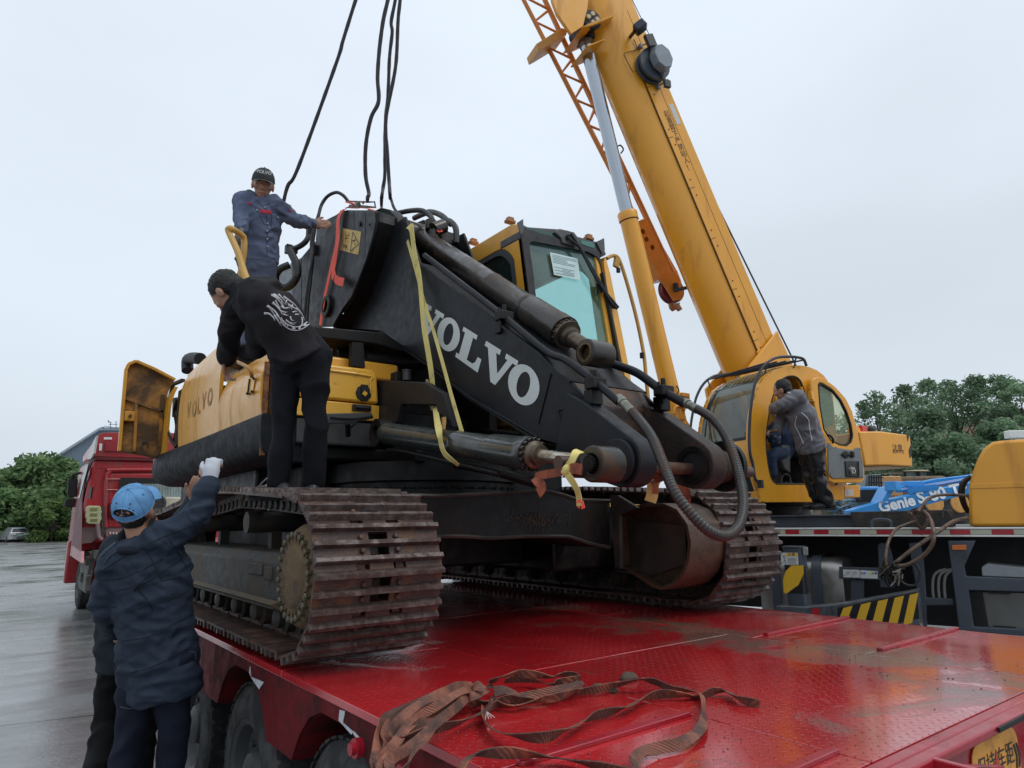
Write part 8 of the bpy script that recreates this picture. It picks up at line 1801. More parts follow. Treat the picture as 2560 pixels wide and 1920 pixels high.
sl = rope([PX('k1', 875, 105, 2.4), PX('k1', 820, 40, 2.36), PX('k1', 740, 5, 2.32), PX('k1', 640, 50, 2.28), PX('k1', 570, 150, 2.24), PX('k1', 530, 290, 2.2), PX('k1', 490, 400, 2.18), PX('k1', 455, 600, 2.17), PX('k1', 460, 800, 2.17), PX('k1', 430, 1000, 2.17), PX('k1', 400, 1200, 2.17), PX('k1', 380, 1400, 2.17), PX('k1', 370, 1580, 2.17)], .016, 'wire_rope', 'wire rope arching over the boom knee and hanging down its dark side plate')
rope([PX('k1', 500, 410, 2.18), PX('k1', 475, 600, 2.18), PX('k1', 470, 800, 2.18), PX('k1', 450, 1000, 2.18), PX('k1', 420, 1250, 2.18), PX('k1', 400, 1580, 2.18)], .012, 'wire_rope', 'second thinner wire rope lying beside the one on the boom knee side')
# brown wire rope sling on the crane outrigger
cq = lambda x, y, o=-.62: bp_('c12', x, y, o)
rope([cq(1765, 110, .2), cq(1650, 140, .0), cq(1540, 215, -.3), cq(1430, 290, -.4), cq(1330, 360, -.5), cq(1240, 430, -.55), cq(1190, 470, -.6), cq(1200, 488, -.6), cq(1290, 480, -.6), cq(1400, 420, -.6), cq(1470, 350, -.6), cq(1500, 270, -.6), cq(1490, 180, -.5), cq(1460, 100, -.3), cq(1400, 50, -.2), cq(1350, 60, -.1), cq(1350, 120, -.1), cq(1400, 190, -.1), cq(1440, 150, -.1), cq(1420, 60, -.1), cq(1380, 100, -.1)], .017, 'wire_rope', 'brown wire rope sling looped over the striped outrigger beam of the crane', None, M_ropeb, step=.01)
rope([cq(1130, 500), cq(1120, 430, -.6), cq(1140, 300, -.5), cq(1200, 200, -.3), cq(1300, 155, -.15), cq(1360, 130, -.1), cq(1330, 90, 0), cq(1300, 70, 0), cq(1320, 130, .0), cq(1400, 190, .0)], .013, 'wire_rope', 'thinner dark wire rope arching over the striped deck edge of the crane', None, M_ropeb, step=.01)
kt = thing('rope_splice', tuple(cq(1150, 560)), 'frayed dark rope splice lying on the outrigger beam', 'rope splice')
g = G()
for k in range(60): a = cq(1150+rr_.gauss(0, 25), 560+rr_.gauss(0, 35), -.62+rr_.uniform(-.05, .1)); g.tube(ribj([a, a+V((rr_.gauss(0, .03), rr_.gauss(0, .03), rr_.gauss(0, .03))), a+V((rr_.gauss(0, .05), rr_.gauss(0, .04), rr_.gauss(0, .05)))], 3), .006, 5)
g.put('strands', mat('frayed_black_strands', (.02, .016, .014), .8), kt, kind='stuff')
g = G()
for k in range(26): a = cq(1215+rr_.gauss(0, 12), 560+rr_.gauss(0, 22), -.66+rr_.uniform(-.03, .03)); g.tube([a, a+V((rr_.gauss(0, .02), rr_.gauss(0, .02), rr_.gauss(0, .03)))], .006, 5)
g.put('grey_rag', flat('grey_rag', (.22, .20, .17)), kt, kind='stuff')
rope([cq(1240, 610), cq(1290, 640), cq(1350, 640), cq(1385, 590), cq(1385, 520), cq(1350, 470)], .010, 'wire_rope', 'short dark rope end curling on the outrigger beam', None, M_rope)
rope([PD('c14', 1580, 1500, 6.6), PD('c14', 1400, 1490, 6.6), PD('c14', 1240, 1500, 6.5), PD('c14', 1150, 1540, 6.4), PD('c14', 1080, 1620, 6.3), PD('c14', 1040, 1680, 6.2)], .014, 'wire_rope', 'brown rope arching from the yellow housing across the blue lift lettering', None, M_ropeb)
for i, (x0, lab) in enumerate(((1600, 'black hydraulic hose curving left out of the yellow housing'), (1580, 'second black hose nested inside the first beside the yellow housing'))):
    g = G(); g.tube(ribj([PD('c14', x0+20, 1290+i*20, 6.9), PD('c14', 1540+i*20, 1350, 6.9), PD('c14', 1510+i*20, 1450, 6.9), PD('c14', 1530+i*15, 1560, 6.9), PD('c14', 1570, 1650-i*20, 6.9), PD('c14', 1600, 1680, 6.9)], 6), .022, 10); g.put('hose', M_rub, None, 60, loc=tuple(PD('c14', x0+20, 1290+i*20, 6.9)), label=lab, cat='hose')
# ------------------------------------------------------------------ people
from mathutils.bvhtree import BVHTree
def frame_of(up, fwd):
    u = V(up).normalized(); f = V(fwd); f = (f-u*f.dot(u)).normalized(); r = f.cross(u)
    return Matrix((r, f, u)).transposed()   # x: right of person... (r = f x u)
def head_prims(g, c, up, fwd, s=1.):
    R = frame_of(up, fwd)
    def e(x, y, z, a, b, c_, q=None): g.ell(V(c)+R @ V((x*s, y*s, z*s)), (a*s, b*s, c_*s), R if q is None else R @ q, 20, 14)
    e(0, -.008, .025, .078, .096, .092); e(0, .022, -.045, .060, .068, .070); e(0, .050, -.085, .034, .036, .030)
    e(0, .030, .0, .068, .070, .085)
    e(0, .096, -.020, .0135, .020, .026, Matrix.Rotation(-.35, 3, 'X')); e(-.010, .096, -.036, .010, .012, .009); e(.010, .096, -.036, .010, .012, .009)
    e(0, .080, .022, .048, .018, .012)
    for s_ in (-1, 1): e(s_*.080, -.005, -.012, .010, .022, .034, Matrix.Rotation(.25*s_, 3, 'Z')); e(s_*.040, .068, -.018, .026, .022, .022)
    e(0, .084, -.062, .026, .013, .0075); e(0, .082, -.074, .022, .013, .008)
    return R
def face_bits(par, c, R, s=1.):
    def P(x, y, z): return V(c)+R @ V((x*s, y*s, z*s))
    M_e = flat('eye_dark', (.012, .008, .007), .2); M_lip = mat('lip', (.22, .085, .06), .5)
    for s_ in (-1, 1):
        g = G(); g.ell(P(s_*.031, .0815, .006), (.0135*s, .007*s, .0042*s), R, 12, 8); g.put('eye', M_e, par)
        g = G(); g.tube(ribj([P(s_*.014, .093, .024), P(s_*.032, .092, .029), P(s_*.050, .078, .024)], 4), .0032*s, 6); g.put('eyebrow', M_hair, par)
    g = G(); g.tube(ribj([P(-.022, .089, -.068), P(0, .097, -.0665), P(.022, .089, -.068)], 4), .0028*s, 6); g.put('mouth', M_lip, par)
def eloft(g, pts, rs, xa):
    rings = []; pts = [V(p) for p in pts]; m = len(pts); xa = V(xa)
    for i, p in enumerate(pts):
        t = (pts[min(i+1, m-1)]-pts[max(i-1, 0)]).normalized(); x = (xa-t*xa.dot(t)).normalized(); y = t.cross(x); rx, ry = rs[i]
        rings.append([p+x*math.cos(2*math.pi*k/20)*rx+y*math.sin(2*math.pi*k/20)*ry for k in range(20)])
    g.loft(rings)
def limb(g, pts, rs):
    pts = [V(p) for p in pts]
    for a, b, ra_, rb_ in zip(pts, pts[1:], rs, rs[1:]):
        g.cyl(a, b, ra_, rb_, 16)
    for p, r in zip(pts, rs): g.ell(p, (r*.99,)*3, None, 14, 10)
def hand(g, w, d, nrm, s=1., curl=.5, thumb=1, side=1):
    """w: wrist, d: pointing direction, nrm: back-of-hand normal"""
    d = V(d).normalized(); nrm = V(nrm); nrm = (nrm-d*nrm.dot(d)).normalized(); x = d.cross(nrm)*side
    R = Matrix((x, d, nrm)).transposed()
    g.ell(w+d*.045*s, (.040*s, .052*s, .016*s), R, 14, 10)
    for i, (o, l) in enumerate(((-.030, .068), (-.010, .078), (.011, .073), (.030, .058))):
        a = w+d*.080*s+x*o*s; th = curl*.9; d1 = d*math.cos(th)-nrm*math.sin(th); b = a+d1*l*.45*s; th = curl*1.9; d2 = d*math.cos(th)-nrm*math.sin(th); c = b+d2*l*.32*s; th = curl*2.7; d3 = d*math.cos(th)-nrm*math.sin(th); e = c+d3*l*.26*s
        limb(g, [a-d*.02*s, a, b, c, e], [.0095*s, .0098*s, .0088*s, .008*s, .0068*s])
    a = w+d*.02*s-x*.028*s; b = a+(d*.7-x*.75-nrm*.2).normalized()*.038*s; c = b+(d*.95-x*.2-nrm*.35*curl).normalized()*.030*s
    limb(g, [a, b, c], [.014*s, .0115*s, .009*s])
def fold(amp, sc=(1, 1, 1), f=9., seed=0):
    o = V((seed*7.3, seed*3.1, seed))
    def w(p, n):
        q = V((p.x*sc[0], p.y*sc[1], p.z*sc[2]))*f+o
        a = noise.noise(q+V((noise.noise(q*.6), noise.noise(q*.6+V((5, 5, 5))), 0))*1.2); b = noise.noise(q*2.1)
        return amp*((1-abs(a)*2.6)*.9+b*.5-.25)
    return w
class Surf:
    def __init__(s, o): 
        me = o.data; s.b = BVHTree.FromPolygons([v.co for v in me.vertices], [p.vertices for p in me.polygons])
    def hit(s, k, x, y, off=.002):
        d = ray(k, x, y).normalized(); loc, n, i, t = s.b.ray_cast(CO, d)
        return None if loc is None else loc+n*off
def stroke(sf, k, pts, r, m_, nm, par, off=.001, taper=False):
    P_ = []
    for p in ribj([V((x, y, 0)) for x, y in pts], 5):
        h = sf.hit(k, p.x, p.y, off)
        if h is not None: P_.append(h)
    if len(P_) < 2: return
    g = G(); g.tube(P_, (lambda t: r*(1.05-t)) if taper else r, 6); return g.put(nm, m_, par, 60)
def cloth(name, col, rough=.85, var=.15, sc=None):
    return mat(name, col, rough, var=var, vs=5, bump=.35, bs=420, spec=.25, dirt=tuple(c*.6 for c in col), da=.15, ds=6)
def shoe(par, ankle, d, m_, s=1.):
    d = V(d); d.z = 0; d.normalize(); x = V((d.y, -d.x, 0)); R = Matrix((x, d, V((0, 0, 1)))).transposed(); a = V(ankle); zg = a.z-.085*s
    g = G(); g.ell(V((a.x, a.y, zg+.05*s))-d*.02*s, (.045*s, .06*s, .055*s), R); g.ell(V((a.x, a.y, zg+.045*s))+d*.08*s, (.048*s, .10*s, .042*s), R); g.ell(V((a.x, a.y, zg+.038*s))+d*.14*s, (.045*s, .055*s, .034*s), R); g.ell(a, (.045*s, .05*s, .05*s), R)
    o = remesh(g, .008, m_, 'shoe', par, 2)
    g = G(); g.loft([[V((a.x, a.y, zg+z))+x*(math.cos(t)*.050*s)+d*(.06*s+math.sin(t)*.145*s) for t in [2*math.pi*k/20 for k in range(20)]] for z in (0, .018*s)]); g.put('sole', M_dk, o)
    return o
def person(label, J, jacket, trousers, shoes, spec):
    e = thing('person', tuple(spec.get('base', (J['anL']+J['anR'])/2-V((0, 0, .085)))), label, 'person')
    s = spec.get('s', 1.); bulk = spec.get('bulk', 1.)
    sx_ = (J['shR']-J['shL']).normalized(); hx_ = (J['hiR']-J['hiL']).normalized()
    chest = J['chest']; pel = (J['hiL']+J['hiR'])/2; neck = J['neck']
    # ---- body (skin)
    g = G(); R = head_prims(g, J['head'], spec['hup'], spec['hfw'], s)
    limb(g, [neck-(J['head']-neck)*.3, neck, J['head']+R @ V((0, -.02, -.05))*s], [.062*s, .055*s, .052*s])
    eloft(g, [pel-V((0, 0, 0))-(chest-pel)*.12, pel, pel.lerp(chest, .5), chest, neck.lerp(chest, .35), neck], [(.09*s, .07*s), (.14*s, .09*s), (.125*s, .085*s), (.15*s, .095*s), (.13*s, .075*s), (.05*s, .05*s)], sx_)
    for q in 'LR':
        limb(g, [J['sh'+q], J['el'+q], J['wr'+q]], [.042*s, .034*s, .026*s]); limb(g, [J['hi'+q], J['kn'+q], J['an'+q]], [.060*s, .042*s, .032*s])
        limb(g, [J['an'+q], J['an'+q]+V(spec['ft'+q]).normalized()*.12*s-V((0, 0, .04))], [.035*s, .025*s])
        if spec.get('hand'+q): d, n_, cu, si = spec['hand'+q]; hand(g, J['wr'+q], d, n_, s, cu, 1, si)
    limb(g, [J['shL'], J['shR']], [.05*s, .05*s])
    bd = remesh(g, .0065*s, M_skin, 'body', e, 2)
    if spec.get('face'): face_bits(bd, J['head'], R, s)
    # ---- jacket
    b_ = bulk
    g = G(); hem = pel-(chest-pel)*spec.get('hem', .25)
    eloft(g, [hem, pel, pel.lerp(chest, .45), chest, chest.lerp((J['shL']+J['shR'])/2, .7), neck+(neck-chest)*.0, neck+(J['head']-neck)*.18], [(.175*s*b_, .135*s*b_), (.18*s*b_, .14*s*b_), (.165*s*b_, .13*s*b_), (.185*s*b_, .135*s*b_), (.165*s*b_, .105*s*b_), (.088*s, .085*s), (.070*s, .068*s)], sx_)
    for q in 'LR': limb(g, [J['sh'+q].lerp(neck, .35), J['sh'+q], J['sh'+q].lerp(J['el'+q], .5), J['el'+q], J['el'+q].lerp(J['wr'+q], .5), J['wr'+q].lerp(J['el'+q], .10)], [.085*s*b_, .082*s*b_, .070*s*b_, .064*s*b_, .056*s*b_, .048*s*b_])
    for ee in spec.get('extra', []): ee(g)
    wf = fold(spec.get('fa', .010)*1.25*s, spec.get('fs', (1, 1, 1)), spec.get('ff', 8), spec.get('seed', 1))
    if spec.get('qf'):
        w0 = wf; ax_ = sx_
        def wf(p, n):
            a = p.dot(ax_); d1 = ((p.z-a*.42)/.115) % 1.; d2 = ((p.z+a*1.9)/.42) % 1.
            return w0(p, n)*.8+.010*(abs(math.sin(math.pi*d1))**.45-.8)+.006*(min(1, abs(math.sin(math.pi*d2))*4)**.5-1)
    jk = remesh(g, .010*s, jacket, 'jacket', e, 4, wf)
    # ---- trousers
    g = G(); eloft(g, [pel-(chest-pel)*.22, pel, pel.lerp(chest, .22)], [(.15*s, .11*s), (.165*s, .125*s), (.155*s, .115*s)], hx_)
    tw = spec.get('tw', 1.)
    for q in 'LR': limb(g, [J['hi'+q], J['hi'+q].lerp(J['kn'+q], .5), J['kn'+q], J['kn'+q].lerp(J['an'+q], .5), J['an'+q].lerp(J['kn'+q], .04)], [.098*s, .090*s*tw, .078*s*tw, .074*s*tw, .072*s*tw])
    tr_ = remesh(g, .010*s, trousers, 'trousers', e, 4, fold(spec.get('fo', .010)*1.25*s, (1, 1, 1.1), spec.get('tf', 7), 5))
    for q in 'LR': shoe(e, J['an'+q]-V((0, 0, .0)), spec['ft'+q], shoes, s)
    return e, jk, tr_, bd, R
def hair_(par, c, R, s=1., back=.0, m_=M_hair, full=1.0, neck=False):
    g = G(); g.ell(V(c)+R @ V((0, -.020, .034))*s, (.085*s, .097*s, .092*s), R, 20, 14)
    g.ell(V(c)+R @ V((0, -.045, -.01))*s, (.077*s, .066*s, .075*s), R, 20, 14)
    return remesh(g, .007, m_, 'hair', par, 1, lambda p, n: noise.noise(V((p.x*60, p.y*60, p.z*160)))*.006)
def cap_dome(par, c, R, m_, s=1., brim_dir=1, hole=True, tilt=0, nm='cap', brim_m=None, brim_len=.085):
    e = link(bpy.data.objects.new(nm, None), par, V(c)); n, m = 40, 12; g = G(); rx, ry, rz = .089*s, .106*s, .100*s; o = V(c)+R @ V((0, -.006, .036))*s
    T = Matrix.Rotation(tilt, 3, 'X')
    def P(th, ph, k=1.): return o+R @ (T @ V((math.cos(th)*math.cos(ph)*rx*k, math.sin(th)*math.cos(ph)*ry*k, math.sin(ph)*rz*k)))
    vs = []; fs = []
    for k_ in (1., .97):
        for j in range(m+1):
            for i in range(n): vs.append(P(2*math.pi*i/n, -.10+(math.pi/2+.10)*j/m, k_))
    off = (m+1)*n
    def hole_(i, j):
        th = (i+.5)*360/n
        return hole and abs(th-270) < 36 and 2 <= j <= 4 and (abs(th-270)/36)**2+((j-1.2)/4.)**2 < 1.15
    for j in range(m):
        for i in range(n):
            if hole_(i, j): continue
            a, b_, c_, d_ = j*n+i, j*n+(i+1) % n, (j+1)*n+(i+1) % n, (j+1)*n+i
            fs.append((a, b_, c_, d_)); fs.append((off+d_, off+c_, off+b_, off+a))
    g.add(vs, fs); dome = g.put('crown', m_, e, 60)
    g = G()
    for k in range(6): g.tube([P(math.pi/6+math.pi/3*k, -.08+ (math.pi/2+.06)*j/10, 1.006) for j in range(11)], .0013*s, 5)
    g.tube([P(2*math.pi*i/40, -.09, 1.01) for i in range(41)], .002*s, 5); g.put('seam', m_, e)
    if hole: g = G(); g.tube([P(rad(270+a), .12+.50*math.sqrt(max(0, 1-(a/38)**2)), 1.008) for a in range(-38, 39, 4)], .0035*s, 6); g.put('arch_binding', m_, e)
    g = G(); g.ell(P(0, math.pi/2, 1.02), (.007*s,)*3); g.put('button', m_, e)
    for k in range(6):
        g = G(); p = P(math.pi/3*k, .78, 1.005); q = P(math.pi/3*k, .78, 1.03); g.cyl(p, q, .0038*s, n=10); g.put('eyelet', flat('eyelet_dark', (.03, .06, .10)), e)
    g = G(); up_, lo2 = [], []
    for j in range(7):
        row = []
        for i in range(13):
            a = rad(-58+116*i/12); u = j/6; x = math.sin(a)*rx*(1+.12*u); y = math.cos(a)*ry+u*brim_len*s*math.cos(a*.75); z = -.012*s-.018*s*u-.022*s*(math.sin(a)**2)*u-.004*s
            row.append(o+R @ (T @ V((x, y, z))))
        up_.append(row)
    g.sheet(up_); g.sheet([[p-R @ V((0, 0, .003*s)) for p in r] for r in up_][::-1]); g.put('brim', brim_m or m_, e, 60)
    return e, P
J_ = lambda k, x, y, d: PD(k, x, y, d)

# ---- worker on the ground reaching up, light blue cap (seen from behind)
M_navyq = cloth('navy_quilted_fabric', (.026, .038, .062), .7); M_denim = cloth('dark_denim', (.014, .018, .034), .9)
D1 = 3.2
J1 = dict(head=J_('k6', 650, 1180, D1), neck=J_('c1', 1210, 1230, D1), chest=J_('c1', 1290, 1480, D1+.02), shL=J_('c1', 1010, 1420, D1-.02), shR=J_('c1', 1450, 1190, D1-.02),
   elL=J_('c2', 900, 260, D1-.02), wrL=J_('c2', 1010, 480, D1+.22), elR=J_('c1', 1700, 1000, D1+.02), wrR=J_('c1', 1808, 705, D1+.08),
   hiL=J_('c2', 1200, 760, D1+.02), hiR=J_('c2', 1540, 690, D1+.02))
J1['knL'] = J_('c2', 1110, 1480, D1-.02); J1['knR'] = J_('c2', 1470, 1480, D1+.03); 
a = J_('c2', 1060, 1480, D1); J1['anL'] = V((J1['knL'].x-.03, J1['knL'].y+.02, .09)); J1['anR'] = V((J1['knR'].x+.02, J1['knR'].y+.05, .09))
back = FWD.copy(); back.z = 0; back.normalize(); rt0 = V((RGT.x, RGT.y, 0)).normalized()
fr1 = V((J1['head'].x, J1['head'].y, 0)).normalized(); r1_ = V((fr1.y, -fr1.x, 0)); hfw = (fr1*.74+r1_*.40+V((0, 0, .80))).normalized(); hup = (V((0, 0, 1))-fr1*.80-r1_*.30).normalized()
def quilt_extra(g): pass
dirR = (J_('c1', 1828, 600, D1+.10)-J1['wrR'])
e1_, jk1, tr1, bd1, R1 = person('man in navy quilted jacket and light blue cap reaching up with a white glove', J1, M_navyq, M_denim, mat('black_leather', (.012, .012, .013), .4),
   dict(hup=hup, hfw=hfw, ftL=back, ftR=back+rt0*.3, qf=True, handR=(dirR, -FWD, .9, 1), handL=(V((.3, .5, -.6)), -FWD, .5, 1), s=.96, bulk=1.08, hem=.40, fa=.013, ff=7.5, fs=(1, 1, 1.8), seed=2, tw=.92, fo=.012, tf=5.5))
hair_(e1_, J1['head'], R1, .85)
M_cap = mat('light_blue_cap_cloth', (.13, .32, .58), .75, var=.12, vs=20, dirt=(.08, .2, .38), da=.3, ds=8, bump=.3, bs=300)
capo, CPf = cap_dome(e1_, J1['head'], R1, M_cap, .96, tilt=.10, brim_len=.062)
sf1 = Surf(jk1)
M_seam = mat('navy_seam_shadow', (.008, .012, .020), .9); M_pip = mat('navy_piping', (.03, .045, .07), .6)
for pts in (((860,1490),(1000,1400),(1200,1290),(1420,1180),(1600,1110)), ((850,1560),(1050,1540),(1300,1430),(1550,1280),(1700,1160)), ((1060,1420),(1150,1560),(1210,1650)), ((1220,1250),(1300,1360),(1400,1560)), ((1440,1180),(1530,1300),(1610,1450)), ((1000,1650),(1250,1580),(1500,1420),(1660,1300)), ((1160,1640),(1300,1500)), ((1620,1000),(1700,1120),(1720,1300))):
    stroke(sf1, 'c1', pts, .0035, M_seam, 'quilting_seam', jk1, -.001)
for pts in (((1190,1120),(1080,1180),(980,1260),(870,1360)), ((1020,1300),(940,1360),(900,1420))): stroke(sf1, 'c1', pts, .004, M_pip, 'piping', jk1)
for pts in (((1160,130),(1350,60),(1560,0)), ((1080,320),(1300,250),(1550,170),(1700,60)), ((1120,60),(1250,180),(1320,300)), ((980,850),(1150,830),(1350,770),(1550,660),(1740,560)), ((1060,560),(1300,520),(1560,380),(1720,290)), ((870,270),(1000,270))):
    stroke(sf1, 'c2', pts, .0035, M_seam, 'quilting_seam', jk1, -.001)
sfT = Surf(tr1); M_thr = mat('pale_thread', (.10, .11, .14), .8)
for pts in (((1115,856),(1200,866),(1310,862)), ((1310,862),(1322,980),(1320,1130)), ((1530,866),(1620,850),(1660,830)), ((1040,1130),(1150,1145),(1300,1110)), ((1590,655),(1680,660),(1690,720)), ((1510,980),(1480,1100))):
    stroke(sfT, 'c2', pts, .0014, M_thr, 'pocket_stitching', tr1, .001)
# collar and cuff
g = G(); g.tube([J1['neck']+R1 @ V((math.cos(t)*.082, math.sin(t)*.082-.01, .02+.015*math.sin(t*3))) for t in [2*math.pi*k/24 for k in range(25)]], .020, 10); g.put('collar', cloth('navy_knit_collar', (.010, .014, .024)), jk1)
# white glove
g = G(); wg = J1['wrR']+dirR.normalized()*.028
hand(g, wg, dirR, -FWD, .98, 1.6, 1, 1); g.ell(wg+dirR.normalized()*.042, (.040, .052, .031), (dirR.normalized().to_track_quat('Y', 'Z')).to_matrix()); limb(g, [wg-dirR.normalized()*.015, wg+dirR.normalized()*.03], [.036, .040])
gl_ = remesh(g, .006, mat('white_knit_glove', (.62, .64, .70), .8, var=.06, bump=.5, bs=260), 'glove', e1_, 2)
g = G(); dn = dirR.normalized(); g.tube([wg-dn*.018+c_ for c_ in [V(q) for q in G().ring((0, 0, 0), dn, .037, 20)]+[G().ring((0, 0, 0), dn, .037, 20)[0]]], .004, 6); g.put('glove_cuff', mat('maroon_cuff', (.08, .02, .03), .7), gl_)
# short tool in his hand
g = G(); a = wg+dn*.07; g.tube([a, PD('k6', 1700, 510, D1+.12)], .006, 8); g.put('thin_rod', M_dk, None, 60, loc=tuple(a), label='thin dark rod held up in the white-gloved hand under the excavator skirt', cat='tool')

# ---- second worker half hidden behind him
D5 = 3.75
J5 = dict(head=J_('c1', 1290, 1120, D5+.15), neck=J_('c1', 1230, 1290, D5+.1), chest=J_('c1', 1160, 1450, D5), shL=J_('c1', 990, 1300, D5), shR=J_('c1', 1340, 1330, D5+.1), elL=J_('c1', 960, 1560, D5-.05), wrL=J_('c2', 1060, 300, D5+.2), elR=J_('c1', 1560, 1120, D5+.02), wrR=J_('c1', 1672, 850, D5-.12),
   hiL=J_('c2', 1010, 600, D5), hiR=J_('c2', 1260, 600, D5), knL=J_('c2', 930, 1230, D5), knR=J_('c2', 1250, 1230, D5))
J5['head'] = J_('c1', 1240, 1130, D5+.05)
p = J_('c2', 790, 1640, D5-.2); J5['anL'] = V((p.x, p.y, .09)); J5['anR'] = V((J5['knR'].x, J5['knR'].y+.05, .09))
e5_, jk5, tr5, bd5, R5 = person('man in dark jacket mostly hidden behind the man in the light blue cap', J5, cloth('dark_slate_jacket', (.020, .026, .036)), cloth('black_trousers', (.009, .0095, .011)), MC['black_leather'],
   dict(hup=V((0, 0, 1)), hfw=back*.8+rt0*.6, ftL=back, ftR=back, handR=(J_('c1', 1690, 720, D5-.18)-J1['wrR']*0-J5['wrR'], -FWD, .25, 1), s=.92, bulk=1.1, fa=.010, seed=6))
hair_(e5_, J5['head'], R5, .92)

# ---- man in black hoodie standing on the track, bent over the side panel
D2 = 3.72
J2 = dict(head=J_('c5', 250, 1215, D2+.05), neck=J_('c5', 400, 1270, D2), chest=J_('c5', 560, 1420, D2-.04), shL=J_('c5', 360, 1430, D2+.08), shR=J_('c5', 560, 1260, D2-.10),
   elL=J_('c19', 205, 480, D2+.22), wrL=J_('c19', 190, 640, D2+.32), elR=J_('c19', 420, 560, D2+.10), wrR=J_('c19', 330, 590, D2+.30),
   hiL=J_('c19', 640, 640, D2+.03), hiR=J_('c19', 830, 620, D2+.0), knL=J_('c19', 600, 1090, D2+.0), knR=J_('c19', 845, 1090, D2+.0), anL=J_('c19', 572, 1548, D2-.02), anR=J_('c19', 820, 1548, D2+.04))
J2['chest'] = J_('c5', 640, 1500, D2-.02)
J2['elL'] = J_('c19', 215, 440, D2+.12); J2['shL'] = J_('c19', 290, 260, D2+.06); J2['shR'] = J_('c19', 440, 190, D2-.12); J2['neck'] = J_('c19', 330, 170, D2)
J2['head'] = J_('c19', 205, 150, D2+.04); J2['chest'] = J_('c19', 520, 300, D2-.02)
hf2 = (-rt0*.85+back*.55-V((0, 0, .9))).normalized(); hu2 = (-rt0*.80+V((0, 0, .62))+back*.1).normalized()
def hood(g):
    c = J_('c19', 440, 125, D2-.02); g.ell(c, (.125, .11, .060), Matrix.Rotation(-.2, 3, 'Y'), 18, 12); g.ell(J_('c19', 330, 150, D2), (.085, .09, .075))
M_hood = cloth('washed_black_cotton', (.020, .018, .021)); M_bpant = cloth('black_work_trousers', (.0075, .009, .013), .85)
e2_, jk2, tr2, bd2, R2 = person('man in black hoodie with white flame print standing bent over on the track', J2, M_hood, M_bpant, mat('black_trainer', (.012, .014, .018), .45),
   dict(hup=hu2, hfw=hf2, ftL=-rt0+back*.3, ftR=-rt0*.3+back, handL=(V((.1, .2, -1)), -rt0, .6, 1), handR=(-rt0+back*.4, V((0, 0, 1)), .8, 1), s=.98, bulk=1.0, hem=.05, fa=.014, ff=7, fs=(1, 1, .8), seed=9, tw=.86, fo=.010, tf=5, extra=[hood]))
hair_(e2_, J2['head'], R2, 1.0)
g = G(); g.tube([J_('c19', 490, 1500, D2-.09), J_('c19', 455, 1530, D2-.09), J_('c19', 430, 1560, D2-.08)], .004, 6); g.put('laces', mat('grey_lace', (.18, .2, .22), .7), e2_)
sf2 = Surf(jk2); M_prn = mat('cracked_white_print', (.52, .52, .54), .8, var=.2, vs=60)
# abstract flame emblem (generic strokes) and arc lettering
fl = [((555,395),(600,400),(640,440),(650,480)), ((580,330),(640,370),(680,420),(690,450)), ((625,300),(660,330),(700,380),(720,430)), ((620,235),(660,260),(700,310),(720,350)), ((640,230),(690,270),(720,300),(745,330)), ((680,232),(700,250),(750,300),(800,320)), ((720,250),(780,290),(830,330),(850,370)),
      ((760,320),(800,340),(850,370),(880,420)), ((830,345),(870,390),(895,430),(900,470)), ((700,330),(730,350),(770,345),(800,360)), ((690,370),(740,385),(770,370)), ((800,385),(830,375),(860,385)), ((720,400),(750,410),(780,405)), ((820,405),(850,400),(870,410)), ((780,420),(790,450),(810,455),(830,440)), ((740,450),(780,475),(830,475),(870,450)),
      ((760,465),(800,490),(850,485)), ((700,430),(710,470),(740,500),(780,515)), ((880,430),(885,470),(870,500),(840,515)), ((640,410),(670,450),(700,500),(740,530)), ((660,400),(690,440),(715,480),(755,505)), ((750,280),(740,310),(760,335)), ((800,320),(790,350),(815,365)), ((600,345),(640,400),(660,420)), ((650,280),(690,350),(700,360)), ((700,290),(720,330),(735,345))]
fl = [tuple((x, (y-235)*1.0+1235) for x, y in p) for p in fl]
for i, p in enumerate(fl): stroke(sf2, 'c5', p, .0075 if i < 10 else .005, M_prn, 'printed_flame', jk2, -.0015, True)
for p in (((690,1465),(740,1510),(800,1540),(870,1535),(940,1490)), ((700,1440),(750,1485),(810,1510),(870,1505),(925,1470))): stroke(sf2, 'c5', p, .003, M_prn, 'printed_band', jk2)
for p in (((710,1462),(722,1478)), ((730,1480),(742,1494)), ((752,1496),(760,1506)), ((800,1515),(800,1530)), ((800,1515),(816,1520),(815,1530),(800,1530)), ((850,1512),(868,1510)), ((868,1510),(852,1528)), ((852,1528),(870,1526)), ((890,1500),(905,1488)), ((905,1488),(900,1505)), ((900,1505),(918,1494))): stroke(sf2, 'c5', p, .004, M_prn, 'printed_letter', jk2)
stroke(sf2, 'c19', ((180,330),(230,240),(260,200)), .002, M_seam, 'sleeve_seam', jk2, 0)

